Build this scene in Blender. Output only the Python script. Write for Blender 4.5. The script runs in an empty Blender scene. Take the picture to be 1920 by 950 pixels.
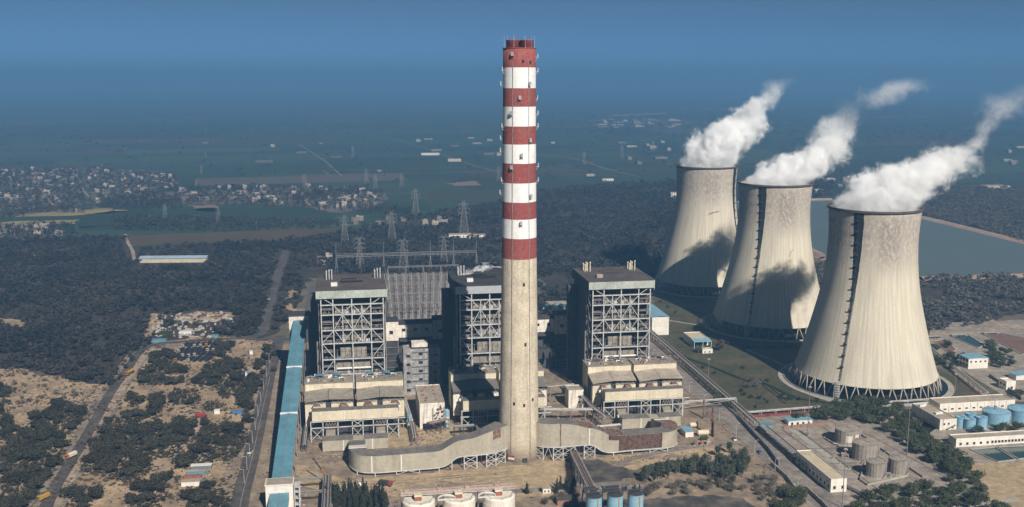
import bpy, math, random
import numpy as np
from mathutils import Vector, Matrix
from mathutils.geometry import tessellate_polygon

S = bpy.context.scene
COL = S.collection
R = math.radians
rnd = random.Random(7)

# ---------------------------------------------------------------- camera, sky, sun, exposure
CAM_H, PITCH, FPX = 255.5, R(9.9), 1888.0
cd = bpy.data.cameras.new('camera')
cam = bpy.data.objects.new('camera', cd)
COL.objects.link(cam)
cd.sensor_width = 36.0
cd.lens = FPX / 1920 * 36
cd.clip_start, cd.clip_end = 1.0, 120000.0
cam.location = (0, 0, CAM_H)
cam.rotation_euler = (R(90) - PITCH, 0, 0)
S.camera = cam

SUN_AZ, SUN_EL = R(156), R(38)       # azimuth clockwise from +Y
W = bpy.data.worlds.new('World')
S.world = W
W.use_nodes = True
nt = W.node_tree
bg = nt.nodes['Background']
sky = nt.nodes.new('ShaderNodeTexSky')
sky.sky_type = 'NISHITA'
sky.sun_disc = False
sky.sun_elevation, sky.sun_rotation = SUN_EL, SUN_AZ
sky.altitude = 20000
sky.air_density = 1.5
sky.dust_density = 0.0
sky.ozone_density = 3.0
tint = nt.nodes.new('ShaderNodeMix')           # dusty winter air: a little less blue than a clean sky
tint.data_type, tint.blend_type = 'RGBA', 'MULTIPLY'
tint.inputs[0].default_value = 1.0
tint.inputs[7].default_value = (1.22, 1.14, .78, 1)
nt.links.new(sky.outputs[0], tint.inputs[6])
nt.links.new(tint.outputs[2], bg.inputs[0])
bg.inputs[1].default_value = 0.075

sd = bpy.data.lights.new('sun', 'SUN')
sd.energy = 4.6
sd.angle = R(0.5)
sd.color = (1.0, 0.94, 0.85)
sun = bpy.data.objects.new('sun', sd)
COL.objects.link(sun)
to_sun = Vector((math.sin(SUN_AZ) * math.cos(SUN_EL), math.cos(SUN_AZ) * math.cos(SUN_EL), math.sin(SUN_EL)))
sun.rotation_euler = (-to_sun).to_track_quat('-Z', 'Y').to_euler()
sun.location = (300, -300, 600)

vs = S.view_settings
vs.view_transform, vs.look, vs.gamma, vs.exposure = 'Standard', 'None', 1.0, 0.55
vs.use_curve_mapping = False
S.render.engine = 'CYCLES'
cy = S.cycles
cy.use_denoising = True
cy.use_adaptive_sampling = True
cy.adaptive_threshold = 0.015
cy.max_bounces, cy.diffuse_bounces, cy.glossy_bounces = 16, 2, 2
cy.transmission_bounces, cy.transparent_max_bounces, cy.volume_bounces = 2, 6, 14
cy.volume_max_steps = 256

# ---------------------------------------------------------------- helpers
CT, ST = math.cos(PITCH), math.sin(PITCH)
def ray(px, py):
    a, b = (px - 960) / FPX, (475 - py) / FPX
    return (a, CT + b * ST, -ST + b * CT)
def g(px, py, z=0.0):
    """the point of the level z that is seen at (px, py)"""
    r = ray(px, py)
    t = (z - CAM_H) / r[2]
    return Vector((r[0] * t, r[1] * t, z))
AX = R(9.2)                                   # the plant grid is turned by this angle
CU, SU = math.cos(AX), math.sin(AX)
C0 = g(973, 853)
def P(u, v, z=0.0):
    """plant grid (u to the right, v away, origin at the chimney) -> world"""
    return Vector((C0.x + u * CU - v * SU, C0.y + u * SU + v * CU, z))
def UV(px, py, z=0.0):
    w = g(px, py, z) - C0
    return (w.x * CU + w.y * SU, -w.x * SU + w.y * CU)
def onv(px, py, v):
    """(u, z) of the point of the plane v = const seen at (px, py)"""
    r = ray(px, py)
    k = -r[0] * SU + r[1] * CU
    c = -C0.x * SU + C0.y * CU
    t = (v + c) / k
    return ((r[0] * t - C0.x) * CU + (r[1] * t - C0.y) * SU, CAM_H + r[2] * t)

class MB:
    def __init__(s):
        s.v, s.f, s.m, s.k = [], [], [], 0
    def slot(s, k):
        s.k = k
        return s
    def quad(s, *pts):
        n = len(s.v)
        s.v.extend([tuple(p) for p in pts])
        s.f.append(tuple(range(n, n + len(pts))))
        s.m.append(s.k)
        return s
    def hexa(s, p):
        """8 corners: bottom ring (counter-clockwise), top ring"""
        n = len(s.v)
        s.v.extend([tuple(q) for q in p])
        for f in ((3, 2, 1, 0), (4, 5, 6, 7), (0, 1, 5, 4), (1, 2, 6, 5), (2, 3, 7, 6), (3, 0, 4, 7)):
            s.f.append(tuple(n + i for i in f))
            s.m.append(s.k)
        return s
    def box(s, x0, x1, y0, y1, z0, z1):
        return s.hexa([(x0, y0, z0), (x1, y0, z0), (x1, y1, z0), (x0, y1, z0), (x0, y0, z1), (x1, y0, z1), (x1, y1, z1), (x0, y1, z1)])
    def beam(s, p, q, w, h=None):
        h = h or w
        p, q = Vector(p), Vector(q)
        d = (q - p).normalized()
        up = Vector((0, 0, 1)) if abs(d.z) < 0.95 else Vector((0, 1, 0))
        a = d.cross(up).normalized() * w / 2
        b = a.cross(d).normalized() * h / 2
        return s.hexa([p - a - b, p + a - b, q + a - b, q - a - b, p - a + b, p + a + b, q + a + b, q - a + b])
    def tube(s, p, q, r0, r1=None, n=8):
        r1 = r0 if r1 is None else r1
        p, q = Vector(p), Vector(q)
        d = (q - p).normalized()
        up = Vector((0, 0, 1)) if abs(d.z) < 0.95 else Vector((0, 1, 0))
        a = d.cross(up).normalized()
        b = a.cross(d).normalized()
        n0 = len(s.v)
        for c, r in ((p, r0), (q, r1)):
            for i in range(n):
                t = 2 * math.pi * i / n
                s.v.append(tuple(c + a * math.cos(t) * r + b * math.sin(t) * r))
        for i in range(n):
            j = (i + 1) % n
            s.f.append((n0 + i, n0 + j, n0 + n + j, n0 + n + i))
            s.m.append(s.k)
        s.f.append(tuple(n0 + n - 1 - i for i in range(n)))
        s.f.append(tuple(n0 + n + i for i in range(n)))
        s.m += [s.k, s.k]
        return s
    def lathe(s, prof, n=24, c=(0, 0), ks=None, cap=True):
        n0 = len(s.v)
        for r, z in prof:
            for i in range(n):
                t = 2 * math.pi * i / n
                s.v.append((c[0] + r * math.cos(t), c[1] + r * math.sin(t), z))
        for k in range(len(prof) - 1):
            for i in range(n):
                j = (i + 1) % n
                a, b = n0 + k * n, n0 + (k + 1) * n
                s.f.append((a + i, a + j, b + j, b + i))
                s.m.append(ks[k] if ks else s.k)
        if cap:
            s.f.append(tuple(n0 + n - 1 - i for i in range(n)))
            s.f.append(tuple(n0 + (len(prof) - 1) * n + i for i in range(n)))
            s.m += [ks[0] if ks else s.k, ks[-1] if ks else s.k]
        return s
    def prism(s, poly, z0, z1):
        n, n0 = len(poly), len(s.v)
        s.v.extend([(p[0], p[1], z0) for p in poly] + [(p[0], p[1], z1) for p in poly])
        for i in range(n):
            j = (i + 1) % n
            s.f.append((n0 + i, n0 + j, n0 + n + j, n0 + n + i))
            s.m.append(s.k)
        s.f.append(tuple(n0 + n - 1 - i for i in range(n)))
        s.f.append(tuple(n0 + n + i for i in range(n)))
        s.m += [s.k, s.k]
        return s
    def build(s, name, mats, parent=None, loc=None, rot=0.0, smooth=False):
        me = bpy.data.meshes.new(name)
        me.from_pydata(s.v, [], s.f)
        for m in (mats if isinstance(mats, (list, tuple)) else [mats]):
            me.materials.append(m)
        if any(s.m):
            me.polygons.foreach_set('material_index', s.m)
        if smooth:
            me.polygons.foreach_set('use_smooth', [len(f) == 4 for f in s.f])
        me.update()
        return link(name, me, parent, loc, rot)

def link(name, me, parent=None, loc=None, rot=0.0):
    o = bpy.data.objects.new(name, me)
    COL.objects.link(o)
    if parent is not None:
        o.parent = parent
    if loc is not None:
        o.location = loc
    o.rotation_euler = (0, 0, rot)
    return o
def tag(o, label, cat, group=None):
    o['label'] = label
    o['category'] = cat
    if group:
        o['group'] = group
    return o
def thing(name, label, cat, loc=(0, 0, 0), rot=0.0, group=None):
    o = bpy.data.objects.new(name, None)
    COL.objects.link(o)
    o.location = loc
    o.rotation_euler = (0, 0, rot)
    o.empty_display_size = 0.5
    return tag(o, label, cat, group)
def dup(root, loc, rot=0.0, label=None, group=None, scale=None, cat=None):
    def cp(o, par):
        c = o.copy()
        COL.objects.link(c)
        if par is not None:
            c.parent = par
        for ch in o.children:
            cp(ch, c)
        return c
    r = cp(root, None)
    r.location = loc
    r.rotation_euler = (0, 0, rot)
    if label:
        r['label'] = label
    if group:
        r['group'] = group
    if scale:
        r.scale = (scale, scale, scale) if isinstance(scale, (int, float)) else scale
    return r
def struct(o):
    o['kind'] = 'structure'
    return o
def sheet(name, polys, z, m, px=True, kind='structure', jag=0.0):
    """flat sheets of ground cover, one object; jag = metres by which a natural edge wanders"""
    b = MB()
    jr = random.Random(len(name) + len(polys))
    for poly in polys:
        pts = [g(*p) if px else Vector((p[0], p[1], 0)) for p in poly]
        pts = [Vector((p.x, p.y, z)) for p in pts]
        if jag:
            out = []
            for i, p in enumerate(pts):
                q = pts[(i + 1) % len(pts)]
                d = q - p
                n = min(60, max(1, int(d.length / (jag * 1.6))))
                nr = Vector((-d.y, d.x, 0)).normalized()
                w = 0.0
                for k in range(n):
                    w = w * .6 + jr.uniform(-1, 1) * jag
                    out.append(p + d * (k / n) + nr * (w if k else 0))
            pts = out
        n0 = len(b.v)
        b.v.extend([tuple(p) for p in pts])
        for t in tessellate_polygon([pts]):
            a, c, d = (pts[i] for i in t)
            t = tuple(n0 + i for i in t)
            b.f.append(t if (c - a).cross(d - a).z > 0 else t[::-1])
            b.m.append(0)
    o = b.build(name, m)
    o['kind'] = kind
    return o
def ribbon(pts, w, z=0.0):
    """polygon of constant width w (m) along ground points"""
    L, Rr = [], []
    for i, p in enumerate(pts):
        a, c = pts[max(i - 1, 0)], pts[min(i + 1, len(pts) - 1)]
        d = Vector((c[0] - a[0], c[1] - a[1])).normalized()
        n = Vector((-d.y, d.x)) * w / 2
        L.append((p[0] + n.x, p[1] + n.y))
        Rr.append((p[0] - n.x, p[1] - n.y))
    return L, Rr
def strip(name, lines, z, m, px=True):
    """roads and paths: lines = [(points, width)], one object, smoothed by Catmull-Rom"""
    b = MB()
    for k, (pts, w) in enumerate(lines):
        q = [g(*p) if px else Vector((p[0], p[1], 0)) for p in pts]
        q = smooth_line(q)
        L, Rr = ribbon(q, w)
        zz = z + k * 0.003
        for i in range(len(q) - 1):
            b.quad((L[i][0], L[i][1], zz), (Rr[i][0], Rr[i][1], zz), (Rr[i + 1][0], Rr[i + 1][1], zz), (L[i + 1][0], L[i + 1][1], zz))
    return struct(b.build(name, m))
def smooth_line(q, n=6):
    if len(q) < 3:
        return q
    out = []
    for i in range(len(q) - 1):
        p0, p1, p2, p3 = q[max(i - 1, 0)], q[i], q[i + 1], q[min(i + 2, len(q) - 1)]
        for k in range(n):
            t = k / n
            out.append(0.5 * ((2 * p1) + (p2 - p0) * t + (2 * p0 - 5 * p1 + 4 * p2 - p3) * t * t + (3 * p1 - p0 - 3 * p2 + p3) * t ** 3))
    return out + [q[-1]]
def inside(x, y, poly):
    c = False
    j = len(poly) - 1
    for i in range(len(poly)):
        xi, yi = poly[i][0], poly[i][1]
        xj, yj = poly[j][0], poly[j][1]
        if (yi > y) != (yj > y) and x < (xj - xi) * (y - yi) / (yj - yi) + xi:
            c = not c
        j = i
    return c
def gpoly(poly):
    return [(w.x, w.y) for w in (g(*p) for p in poly)]
def scatter(polys, spacing, seed, excl=(), jit=1.0, nmax=10 ** 6):
    """random ground points in pixel polygons, about one per spacing^2"""
    r = random.Random(seed)
    out = []
    ex = [gpoly(e) for e in excl]
    for poly in polys:
        q = gpoly(poly)
        x0, x1 = min(p[0] for p in q), max(p[0] for p in q)
        y0, y1 = min(p[1] for p in q), max(p[1] for p in q)
        ny, nx = int((y1 - y0) / spacing) + 1, int((x1 - x0) / spacing) + 1
        for i in range(nx):
            for j in range(ny):
                x = x0 + (i + 0.5 + (r.random() - 0.5) * jit) * spacing
                y = y0 + (j + 0.5 + (r.random() - 0.5) * jit) * spacing
                if inside(x, y, q) and not any(inside(x, y, e) for e in ex):
                    out.append((x, y))
    r.shuffle(out)
    return out[:nmax]

# ---------------------------------------------------------------- materials
def mat(name, c1, c2=None, scale=0.1, rough=0.85, lo=0.35, hi=0.65, stretch=(1, 1, 1), c3=None, s3=1.0, a3=0.5,
        bump=0.0, metal=0.0, detail=6, obrand=0.0, streak=None, spec=0.3, wave=None, grit=None):
    """noise mix of c1 and c2; c3 = a second finer mottling; streak = (colour, scale, amount) dark runs down walls;
    obrand = brightness spread between objects; wave = (scale, depth, axis) corrugation bump"""
    m = bpy.data.materials.new(name)
    m.use_nodes = True
    n, l = m.node_tree.nodes, m.node_tree.links
    bs = n['Principled BSDF']
    bs.inputs['Roughness'].default_value = rough
    bs.inputs['Metallic'].default_value = metal
    bs.inputs['Specular IOR Level'].default_value = spec
    tc = n.new('ShaderNodeTexCoord')
    col = None
    def noise(sc, st=(1, 1, 1), det=6, w=0.6):
        mp = n.new('ShaderNodeMapping')
        mp.inputs['Scale'].default_value = st
        l.new(tc.outputs['Object'], mp.inputs[0])
        t = n.new('ShaderNodeTexNoise')
        t.inputs['Scale'].default_value = sc
        t.inputs['Detail'].default_value = det
        t.inputs['Roughness'].default_value = w
        l.new(mp.outputs[0], t.inputs['Vector'])
        return t.outputs[0]
    def ramp(x, a, b):
        q = n.new('ShaderNodeMapRange')
        q.inputs[1].default_value, q.inputs[2].default_value = a, b
        l.new(x, q.inputs[0])
        return q.outputs[0]
    def mix(f, a, b):
        q = n.new('ShaderNodeMix')
        q.data_type = 'RGBA'
        for s, x in ((0, f), (6, a), (7, b)):
            if hasattr(x, 'is_linked') or hasattr(x, 'links'):
                l.new(x, q.inputs[s])
            elif s == 0:
                q.inputs[s].default_value = x
            else:
                q.inputs[s].default_value = (*x, 1)
        return q.outputs[2]
    def mul(x, k):
        q = n.new('ShaderNodeMath')
        q.operation = 'MULTIPLY'
        l.new(x, q.inputs[0])
        q.inputs[1].default_value = k
        return q.outputs[0]
    if c2 is None:
        c2 = tuple(x * 0.8 for x in c1)
    col = mix(ramp(noise(scale, stretch, detail), lo, hi), c1, c2)
    if c3 is not None:
        col = mix(mul(ramp(noise(s3), 0.45, 0.62), a3), col, c3)
    if streak:
        col = mix(mul(ramp(noise(streak[1], (1, 1, 0.06)), 0.5, 0.75), streak[2]), col, streak[0])
    if grit:
        for sc, am in grit:
            q = n.new('ShaderNodeMix')
            q.data_type, q.blend_type = 'RGBA', 'MULTIPLY'
            q.inputs[0].default_value = 1.0
            l.new(col, q.inputs[6])
            l.new(ramp_v(n, l, ramp(noise(sc, (1, 1, 1), 5, .65), .33, .67), 1 - am, 1 + am * .45), q.inputs[7])
            col = q.outputs[2]
    if obrand:
        oi = n.new('ShaderNodeObjectInfo')
        q = n.new('ShaderNodeHueSaturation')
        l.new(col, q.inputs['Color'])
        l.new(ramp_v(n, l, oi.outputs['Random'], 1 - obrand, 1 + obrand), q.inputs['Value'])
        col = q.outputs[0]
    l.new(col, bs.inputs['Base Color'])
    if bump or wave:
        bp = n.new('ShaderNodeBump')
        if wave:
            wv = n.new('ShaderNodeTexWave')
            wv.bands_direction = wave[2]
            wv.inputs['Scale'].default_value = wave[0]
            l.new(tc.outputs['Object'], wv.inputs['Vector'])
            l.new(wv.outputs[1], bp.inputs['Height'])
            bp.inputs['Strength'].default_value = wave[1]
            bp.inputs['Distance'].default_value = 0.3
        else:
            l.new(noise(scale * 6, (1, 1, 1), 8, 0.7), bp.inputs['Height'])
            bp.inputs['Strength'].default_value = bump
            bp.inputs['Distance'].default_value = 1.0
        l.new(bp.outputs[0], bs.inputs['Normal'])
    return m
def ramp_v(n, l, x, a, b):
    q = n.new('ShaderNodeMapRange')
    q.inputs[3].default_value, q.inputs[4].default_value = a, b
    l.new(x, q.inputs[0])
    return q.outputs[0]

M = {}
M['ground'] = mat('ground', (.13, .11, .075), (.07, .075, .05), .004, c3=(.2, .16, .11), s3=.03, a3=.5)
M['sand'] = mat('sand', (.52, .375, .235), (.38, .27, .175), .03, c3=(.2, .155, .115), s3=.05, a3=.5, bump=.25, grit=((.035, .25), (.22, .3), (1.1, .25)))
M['scrub_floor'] = mat('scrub_floor', (.06, .048, .04), (.028, .025, .023), .04, c3=(.2, .15, .1), s3=.08, a3=.3, bump=.2, grit=((.035, .3), (.22, .35), (1.1, .3)))
M['yard'] = mat('yard', (.335, .255, .185), (.215, .17, .13), .03, c3=(.43, .325, .215), s3=.09, a3=.6, bump=.15, grit=((.035, .25), (.22, .3), (1.1, .25)))
M['yard_sand'] = mat('yard_sand', (.56, .425, .265), (.43, .32, .2), .035, c3=(.27, .21, .145), s3=.1, a3=.5, bump=.2, grit=((.035, .25), (.22, .3), (1.1, .25)))
M['coal_floor'] = mat('coal_floor', (.10, .09, .083), (.052, .049, .048), .05, c3=(.21, .175, .14), s3=.09, a3=.6, bump=.2, grit=((.035, .25), (.22, .3), (1.1, .25)))
M['asphalt'] = mat('asphalt', (.125, .108, .098), (.085, .075, .07), .06, c3=(.16, .13, .105), s3=.15, a3=.4, grit=((.035, .3), (.22, .35), (1.1, .3)))
M['road_pale'] = mat('road_pale', (.33, .285, .25), (.24, .205, .18), .05, c3=(.15, .13, .115), s3=.12, a3=.45, grit=((.035, .25), (.22, .3), (1.1, .25)))
M['dirt_road'] = mat('dirt_road', (.5, .385, .28), (.36, .27, .2), .05, c3=(.24, .185, .14), s3=.1, a3=.4, grit=((.035, .25), (.22, .3), (1.1, .25)))
M['shoulder'] = mat('shoulder', (.30, .245, .195), (.2, .17, .145), .05, c3=(.42, .32, .23), s3=.15, a3=.5, grit=((.035, .25), (.22, .3), (1.1, .25)))
M['kerb'] = mat('kerb', (.4, .37, .32), (.28, .26, .23), .2)
M['paint'] = mat('road_paint', (.6, .58, .52), (.4, .38, .34), .8)
M['lawn'] = mat('lawn', (.075, .075, .04), (.12, .095, .058), .02, c3=(.05, .065, .028), s3=.05, a3=.7, bump=.1, grit=((.035, .3), (.22, .35), (1.1, .3)))
M['concrete_floor'] = mat('concrete_floor', (.43, .365, .305), (.31, .262, .218), .05, c3=(.2, .17, .145), s3=.15, a3=.5, grit=((.035, .25), (.22, .3), (1.1, .25)))
M['paving'] = mat('paving', (.12, .11, .105), (.09, .085, .08), .05)
M['bank'] = mat('bank', (.40, .285, .22), (.29, .2, .16), .03, c3=(.2, .15, .12), s3=.2, a3=.4)
M['pond_floor'] = mat('pond_floor', (.20, .12, .09), (.13, .08, .065), .06)
M['brown_field'] = mat('brown_field', (.085, .06, .033), (.065, .048, .028), .01)
M['straw_field'] = mat('straw_field', (.30, .23, .10), (.2, .15, .08), .02)
M['green_field'] = mat('green_field', (.016, .036, .022), (.022, .042, .022), .006)
M['bare_field'] = mat('bare_field', (.22, .16, .12), (.16, .12, .09), .02)
M['village_floor'] = mat('village_floor', (.12, .10, .085), (.045, .045, .038), .018, c3=(.24, .2, .16), s3=.06, a3=.5)
M['concrete'] = mat('concrete', (.46, .405, .315), (.37, .325, .255), .25, streak=((.24, .21, .17), .5, .5), grit=((.09, .2), (.5, .25), (2.2, .2)))
M['casing'] = mat('casing', (.78, .68, .50), (.68, .59, .44), .12, streak=((.38, .32, .25), .45, .45), wave=(3.0, .25, 'X'), grit=((.09, .12), (.5, .15), (2.2, .12)))
M['casing_roof'] = mat('casing_roof', (.36, .315, .255), (.28, .245, .2), .1, c3=(.2, .17, .14), s3=.3, a3=.4, grit=((.09, .2), (.5, .25), (2.2, .2)))
M['duct'] = mat('duct', (.46, .41, .32), (.39, .35, .28), .1, streak=((.28, .245, .19), .4, .5), wave=(1.2, .25, 'X'), grit=((.09, .12), (.5, .15), (2.2, .12)))
M['duct_roof'] = mat('duct_roof', (.20, .185, .17), (.14, .13, .12), .25, c3=(.3, .26, .22), s3=.6, a3=.5, grit=((.09, .2), (.5, .25), (2.2, .2)))
M['rust'] = mat('rust', (.10, .045, .035), (.20, .12, .09), .35, c3=(.34, .27, .22), s3=.7, a3=.45)
M['pale_steel'] = mat('pale_steel', (.56, .56, .545), (.42, .415, .40), .3, rough=.6, c3=(.26, .19, .15), s3=.5, a3=.35)
M['mid_steel'] = mat('mid_steel', (.24, .23, .225), (.16, .15, .145), .3, rough=.6, c3=(.2, .12, .09), s3=.6, a3=.5)
M['dark_steel'] = mat('dark_steel', (.06, .058, .062), (.035, .034, .036), .2, rough=.7)
M['cladding'] = mat('cladding', (.075, .078, .085), (.055, .057, .062), .2, rough=.7, wave=(2.0, .3, 'Y'), grit=((.09, .12), (.5, .15), (2.2, .12)))
M['fascia'] = mat('fascia', (.50, .53, .47), (.43, .46, .41), .15, rough=.6, streak=((.35, .35, .3), .5, .4), wave=(2.2, .3, 'X'), grit=((.09, .2), (.5, .25), (2.2, .2)))
M['rust_roof'] = mat('rust_roof', (.115, .095, .088), (.075, .063, .059), .12, c3=(.16, .125, .115), s3=.6, a3=.4, grit=((.09, .2), (.5, .25), (2.2, .2)))
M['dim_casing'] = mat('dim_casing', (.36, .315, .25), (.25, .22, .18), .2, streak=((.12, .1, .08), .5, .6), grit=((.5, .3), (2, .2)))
M['lamp_grey'] = mat('lamp_grey', (.40, .41, .42), (.3, .31, .32), .8)
M['black'] = mat('black', (.012, .012, .014), (.02, .02, .022), .5)
M['white_wall'] = mat('white_wall', (.84, .79, .70), (.74, .69, .61), .2, streak=((.44, .40, .34), .5, .3), c3=(.55, .5, .43), s3=.25, a3=.25, grit=((.09, .12), (.5, .15), (2.2, .12)))
M['worn_wall'] = mat('worn_wall', (.84, .78, .68), (.62, .56, .49), .3, streak=((.18, .16, .14), .6, .75), c3=(.36, .32, .27), s3=.5, a3=.35)
M['grey_wall'] = mat('grey_wall', (.24, .24, .25), (.17, .17, .18), .2, streak=((.08, .08, .085), .6, .5), grit=((.09, .2), (.5, .25), (2.2, .2)))
M['flat_roof'] = mat('flat_roof', (.45, .38, .30), (.34, .285, .23), .12, c3=(.24, .2, .165), s3=.3, a3=.4, grit=((.09, .12), (.5, .15), (2.2, .12)))
M['tan_roof'] = mat('tan_roof', (.60, .51, .36), (.52, .44, .31), .1, c3=(.42, .35, .26), s3=.2, a3=.4, grit=((.09, .12), (.5, .15), (2.2, .12)))
M['blue_sheet'] = mat('blue_sheet', (.15, .33, .41), (.115, .27, .35), .12, rough=.5, c3=(.09, .22, .3), s3=.5, a3=.35, wave=(1.5, .2, 'Y'), grit=((.09, .2), (.5, .25), (2.2, .2)))
M['blue_roof'] = mat('blue_roof', (.24, .43, .52), (.18, .35, .45), .15, rough=.5, wave=(1.5, .2, 'X'), grit=((.09, .12), (.5, .15), (2.2, .12)))
M['blue_tank'] = mat('blue_tank', (.27, .47, .60), (.22, .41, .54), .2, rough=.45, streak=((.25, .3, .32), .7, .4), grit=((.09, .12), (.5, .15), (2.2, .12)))
M['silo_blue'] = mat('silo_blue', (.28, .46, .55), (.2, .36, .45), .15, rough=.45, stretch=(1, 1, 6), wave=(3, .3, 'Z'))
M['white_tank'] = mat('white_tank', (.74, .69, .6), (.64, .58, .5), .2, rough=.6, streak=((.42, .33, .25), .4, .4))
M['grey_tank'] = mat('grey_tank', (.40, .35, .295), (.30, .26, .22), .2, rough=.7, streak=((.14, .12, .1), .55, .7), grit=((.09, .12), (.5, .15), (2.2, .12)))
M['glass'] = mat('window_glass', (.03, .035, .045), (.05, .055, .065), .5, rough=.25, spec=.5)
M['orange'] = mat('orange_paint', (.40, .16, .045), (.28, .11, .035), 1.0, rough=.5)
M['yellow'] = mat('yellow_paint', (.45, .26, .05), (.33, .18, .04), 1.0, rough=.5)
M['red'] = mat('red_paint', (.34, .05, .045), (.25, .04, .035), 1.0, rough=.5)
M['blue'] = mat('blue_paint', (.06, .17, .36), (.05, .13, .28), 1.0, rough=.5)
M['tarp'] = mat('tarp', (.014, .015, .02), (.025, .026, .032), .8, rough=.7)
M['white_paint'] = mat('white_paint', (.74, .72, .68), (.62, .6, .56), 1.0, rough=.5)
M['tyre'] = mat('tyre', (.02, .02, .02), (.03, .03, .03), 2.0)
M['brick'] = mat('brick', (.30, .16, .11), (.22, .13, .1), .6)
M['bark'] = mat('bark', (.09, .07, .055), (.06, .048, .04), 1.5)
M['leaf_scrub'] = mat('leaf_scrub', (.042, .040, .024), (.022, .022, .015), .35, obrand=.35, c3=(.068, .058, .036), s3=.8, a3=.4)
M['leaf_ficus'] = mat('leaf_ficus', (.068, .078, .033), (.036, .045, .02), .3, obrand=.3, c3=(.1, .1, .05), s3=.7, a3=.4)
M['leaf_conifer'] = mat('leaf_conifer', (.036, .042, .026), (.02, .025, .017), .4, obrand=.3)
M['leaf_slender'] = mat('leaf_slender', (.075, .085, .05), (.045, .052, .032), .4, obrand=.3, c3=(.1, .1, .065), s3=.9, a3=.4)
M['leaf_grey'] = mat('leaf_grey', (.13, .115, .085), (.08, .072, .055), .4, obrand=.3)
M['leaf_forest'] = mat('leaf_forest', (.048, .039, .032), (.012, .0115, .010), .009, lo=.4, hi=.6, c3=(.072, .058, .048), s3=.12, a3=.5, grit=((.5, .4),))
M['leaf_far'] = mat('leaf_far', (.036, .032, .031), (.014, .018, .017), .012, c3=(.08, .07, .065), s3=.07, a3=.5)
M['leaf_brown'] = mat('leaf_brown', (.10, .078, .055), (.05, .042, .032), .05, c3=(.14, .11, .08), s3=.4, a3=.4)
M['leaf_right'] = mat('leaf_right', (.12, .104, .088), (.055, .054, .045), .02, c3=(.13, .112, .09), s3=.09, a3=.5)
M['hedge'] = mat('hedge', (.025, .05, .022), (.018, .035, .017), .4)

# ---------------------------------------------------------------- ground, fields, roads, water
b = MB()
b.quad((-45000, -3000, -0.05), (45000, -3000, -0.05), (45000, 60000, -0.05), (-45000, 60000, -0.05))
struct(b.build('ground', M['ground']))

def water_mat(name, c, rough=.08, bump=.15, sc=.35, spec=.5):
    m = bpy.data.materials.new(name)
    m.use_nodes = True
    n, l = m.node_tree.nodes, m.node_tree.links
    p = n['Principled BSDF']
    p.inputs['Base Color'].default_value = (*c, 1)
    p.inputs['Roughness'].default_value = rough
    p.inputs['Specular IOR Level'].default_value = spec
    tc, t, bp = n.new('ShaderNodeTexCoord'), n.new('ShaderNodeTexNoise'), n.new('ShaderNodeBump')
    t.inputs['Scale'].default_value = sc
    t.inputs['Detail'].default_value = 4
    l.new(tc.outputs['Object'], t.inputs['Vector'])
    bp.inputs['Strength'].default_value = bump
    bp.inputs['Distance'].default_value = .3
    l.new(t.outputs[0], bp.inputs['Height'])
    l.new(bp.outputs[0], p.inputs['Normal'])
    return m
M['lake'] = water_mat('lake_water', (.105, .13, .12), .35, .3, .2, .25)
M['pool'] = water_mat('pool_water', (.03, .065, .06), .1)
M['basin'] = water_mat('basin_water', (.012, .016, .022), .1)

# patchwork of fields, one colour per parcel
fm = bpy.data.materials.new('farmland')
fm.use_nodes = True
n_, l_ = fm.node_tree.nodes, fm.node_tree.links
at = n_.new('ShaderNodeAttribute')
at.attribute_name = 'parcel'
tcx, tnx, mxx = n_.new('ShaderNodeTexCoord'), n_.new('ShaderNodeTexNoise'), n_.new('ShaderNodeMix')
tnx.inputs['Scale'].default_value = .02
l_.new(tcx.outputs['Object'], tnx.inputs['Vector'])
mxx.data_type, mxx.blend_type = 'RGBA', 'MULTIPLY'
mxx.inputs[0].default_value = .5
l_.new(at.outputs['Color'], mxx.inputs[6])
l_.new(tnx.outputs[1], mxx.inputs[7])
l_.new(mxx.outputs[2], n_['Principled BSDF'].inputs['Base Color'])
n_['Principled BSDF'].inputs['Roughness'].default_value = .9
fr = random.Random(3)
fa = R(17)
fc, fs = math.cos(fa), math.sin(fa)
vv, ff, cc = [], [], []
cols = [((.018, .044, .028), 30), ((.022, .052, .03), 22), ((.03, .058, .03), 12), ((.016, .034, .026), 18), ((.05, .062, .035), 4), ((.085, .07, .055), 3), ((.055, .047, .04), 5)]
bag = [c for c, k in cols for _ in range(k)]
yy = 1250.0
while yy < 15000:
    hgt = fr.uniform(60, 210) * (1 + yy / 6000)
    xx = -8000.0
    while xx < 9500:
        wid = fr.uniform(120, 460) * (1 + yy / 7000)
        gap = 2.0 if fr.random() < .8 else 7.0
        gp2 = 2.0 if fr.random() < .75 else 7.0
        x0, x1, y0, y1 = xx, xx + wid - gap, yy, yy + hgt - gp2
        n0 = len(vv)
        pts = [(x0, y0), (x1, y0), (x1, y1), (x0, y1)]
        pts = [(x * fc - y * fs, x * fs + y * fc) for x, y in pts]
        if all(p[1] > 1250 and abs(p[0]) < p[1] * .75 + 300 for p in pts):
            vv += [(p[0], p[1], 0.02) for p in pts]
            ff.append((n0, n0 + 1, n0 + 2, n0 + 3))
            c = fr.choice(bag)
            k = fr.uniform(.75, 1.3)
            cc += [(c[0] * k, c[1] * k, c[2] * k, 1)] * 4
        xx += wid
    yy += hgt
me = bpy.data.meshes.new('fields')
me.from_pydata(vv, [], ff)
ca = me.color_attributes.new('parcel', 'FLOAT_COLOR', 'CORNER')
ca.data.foreach_set('color', np.array(cc, dtype=np.float32).ravel())
me.materials.append(fm)
struct(link('fields', me))

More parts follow.
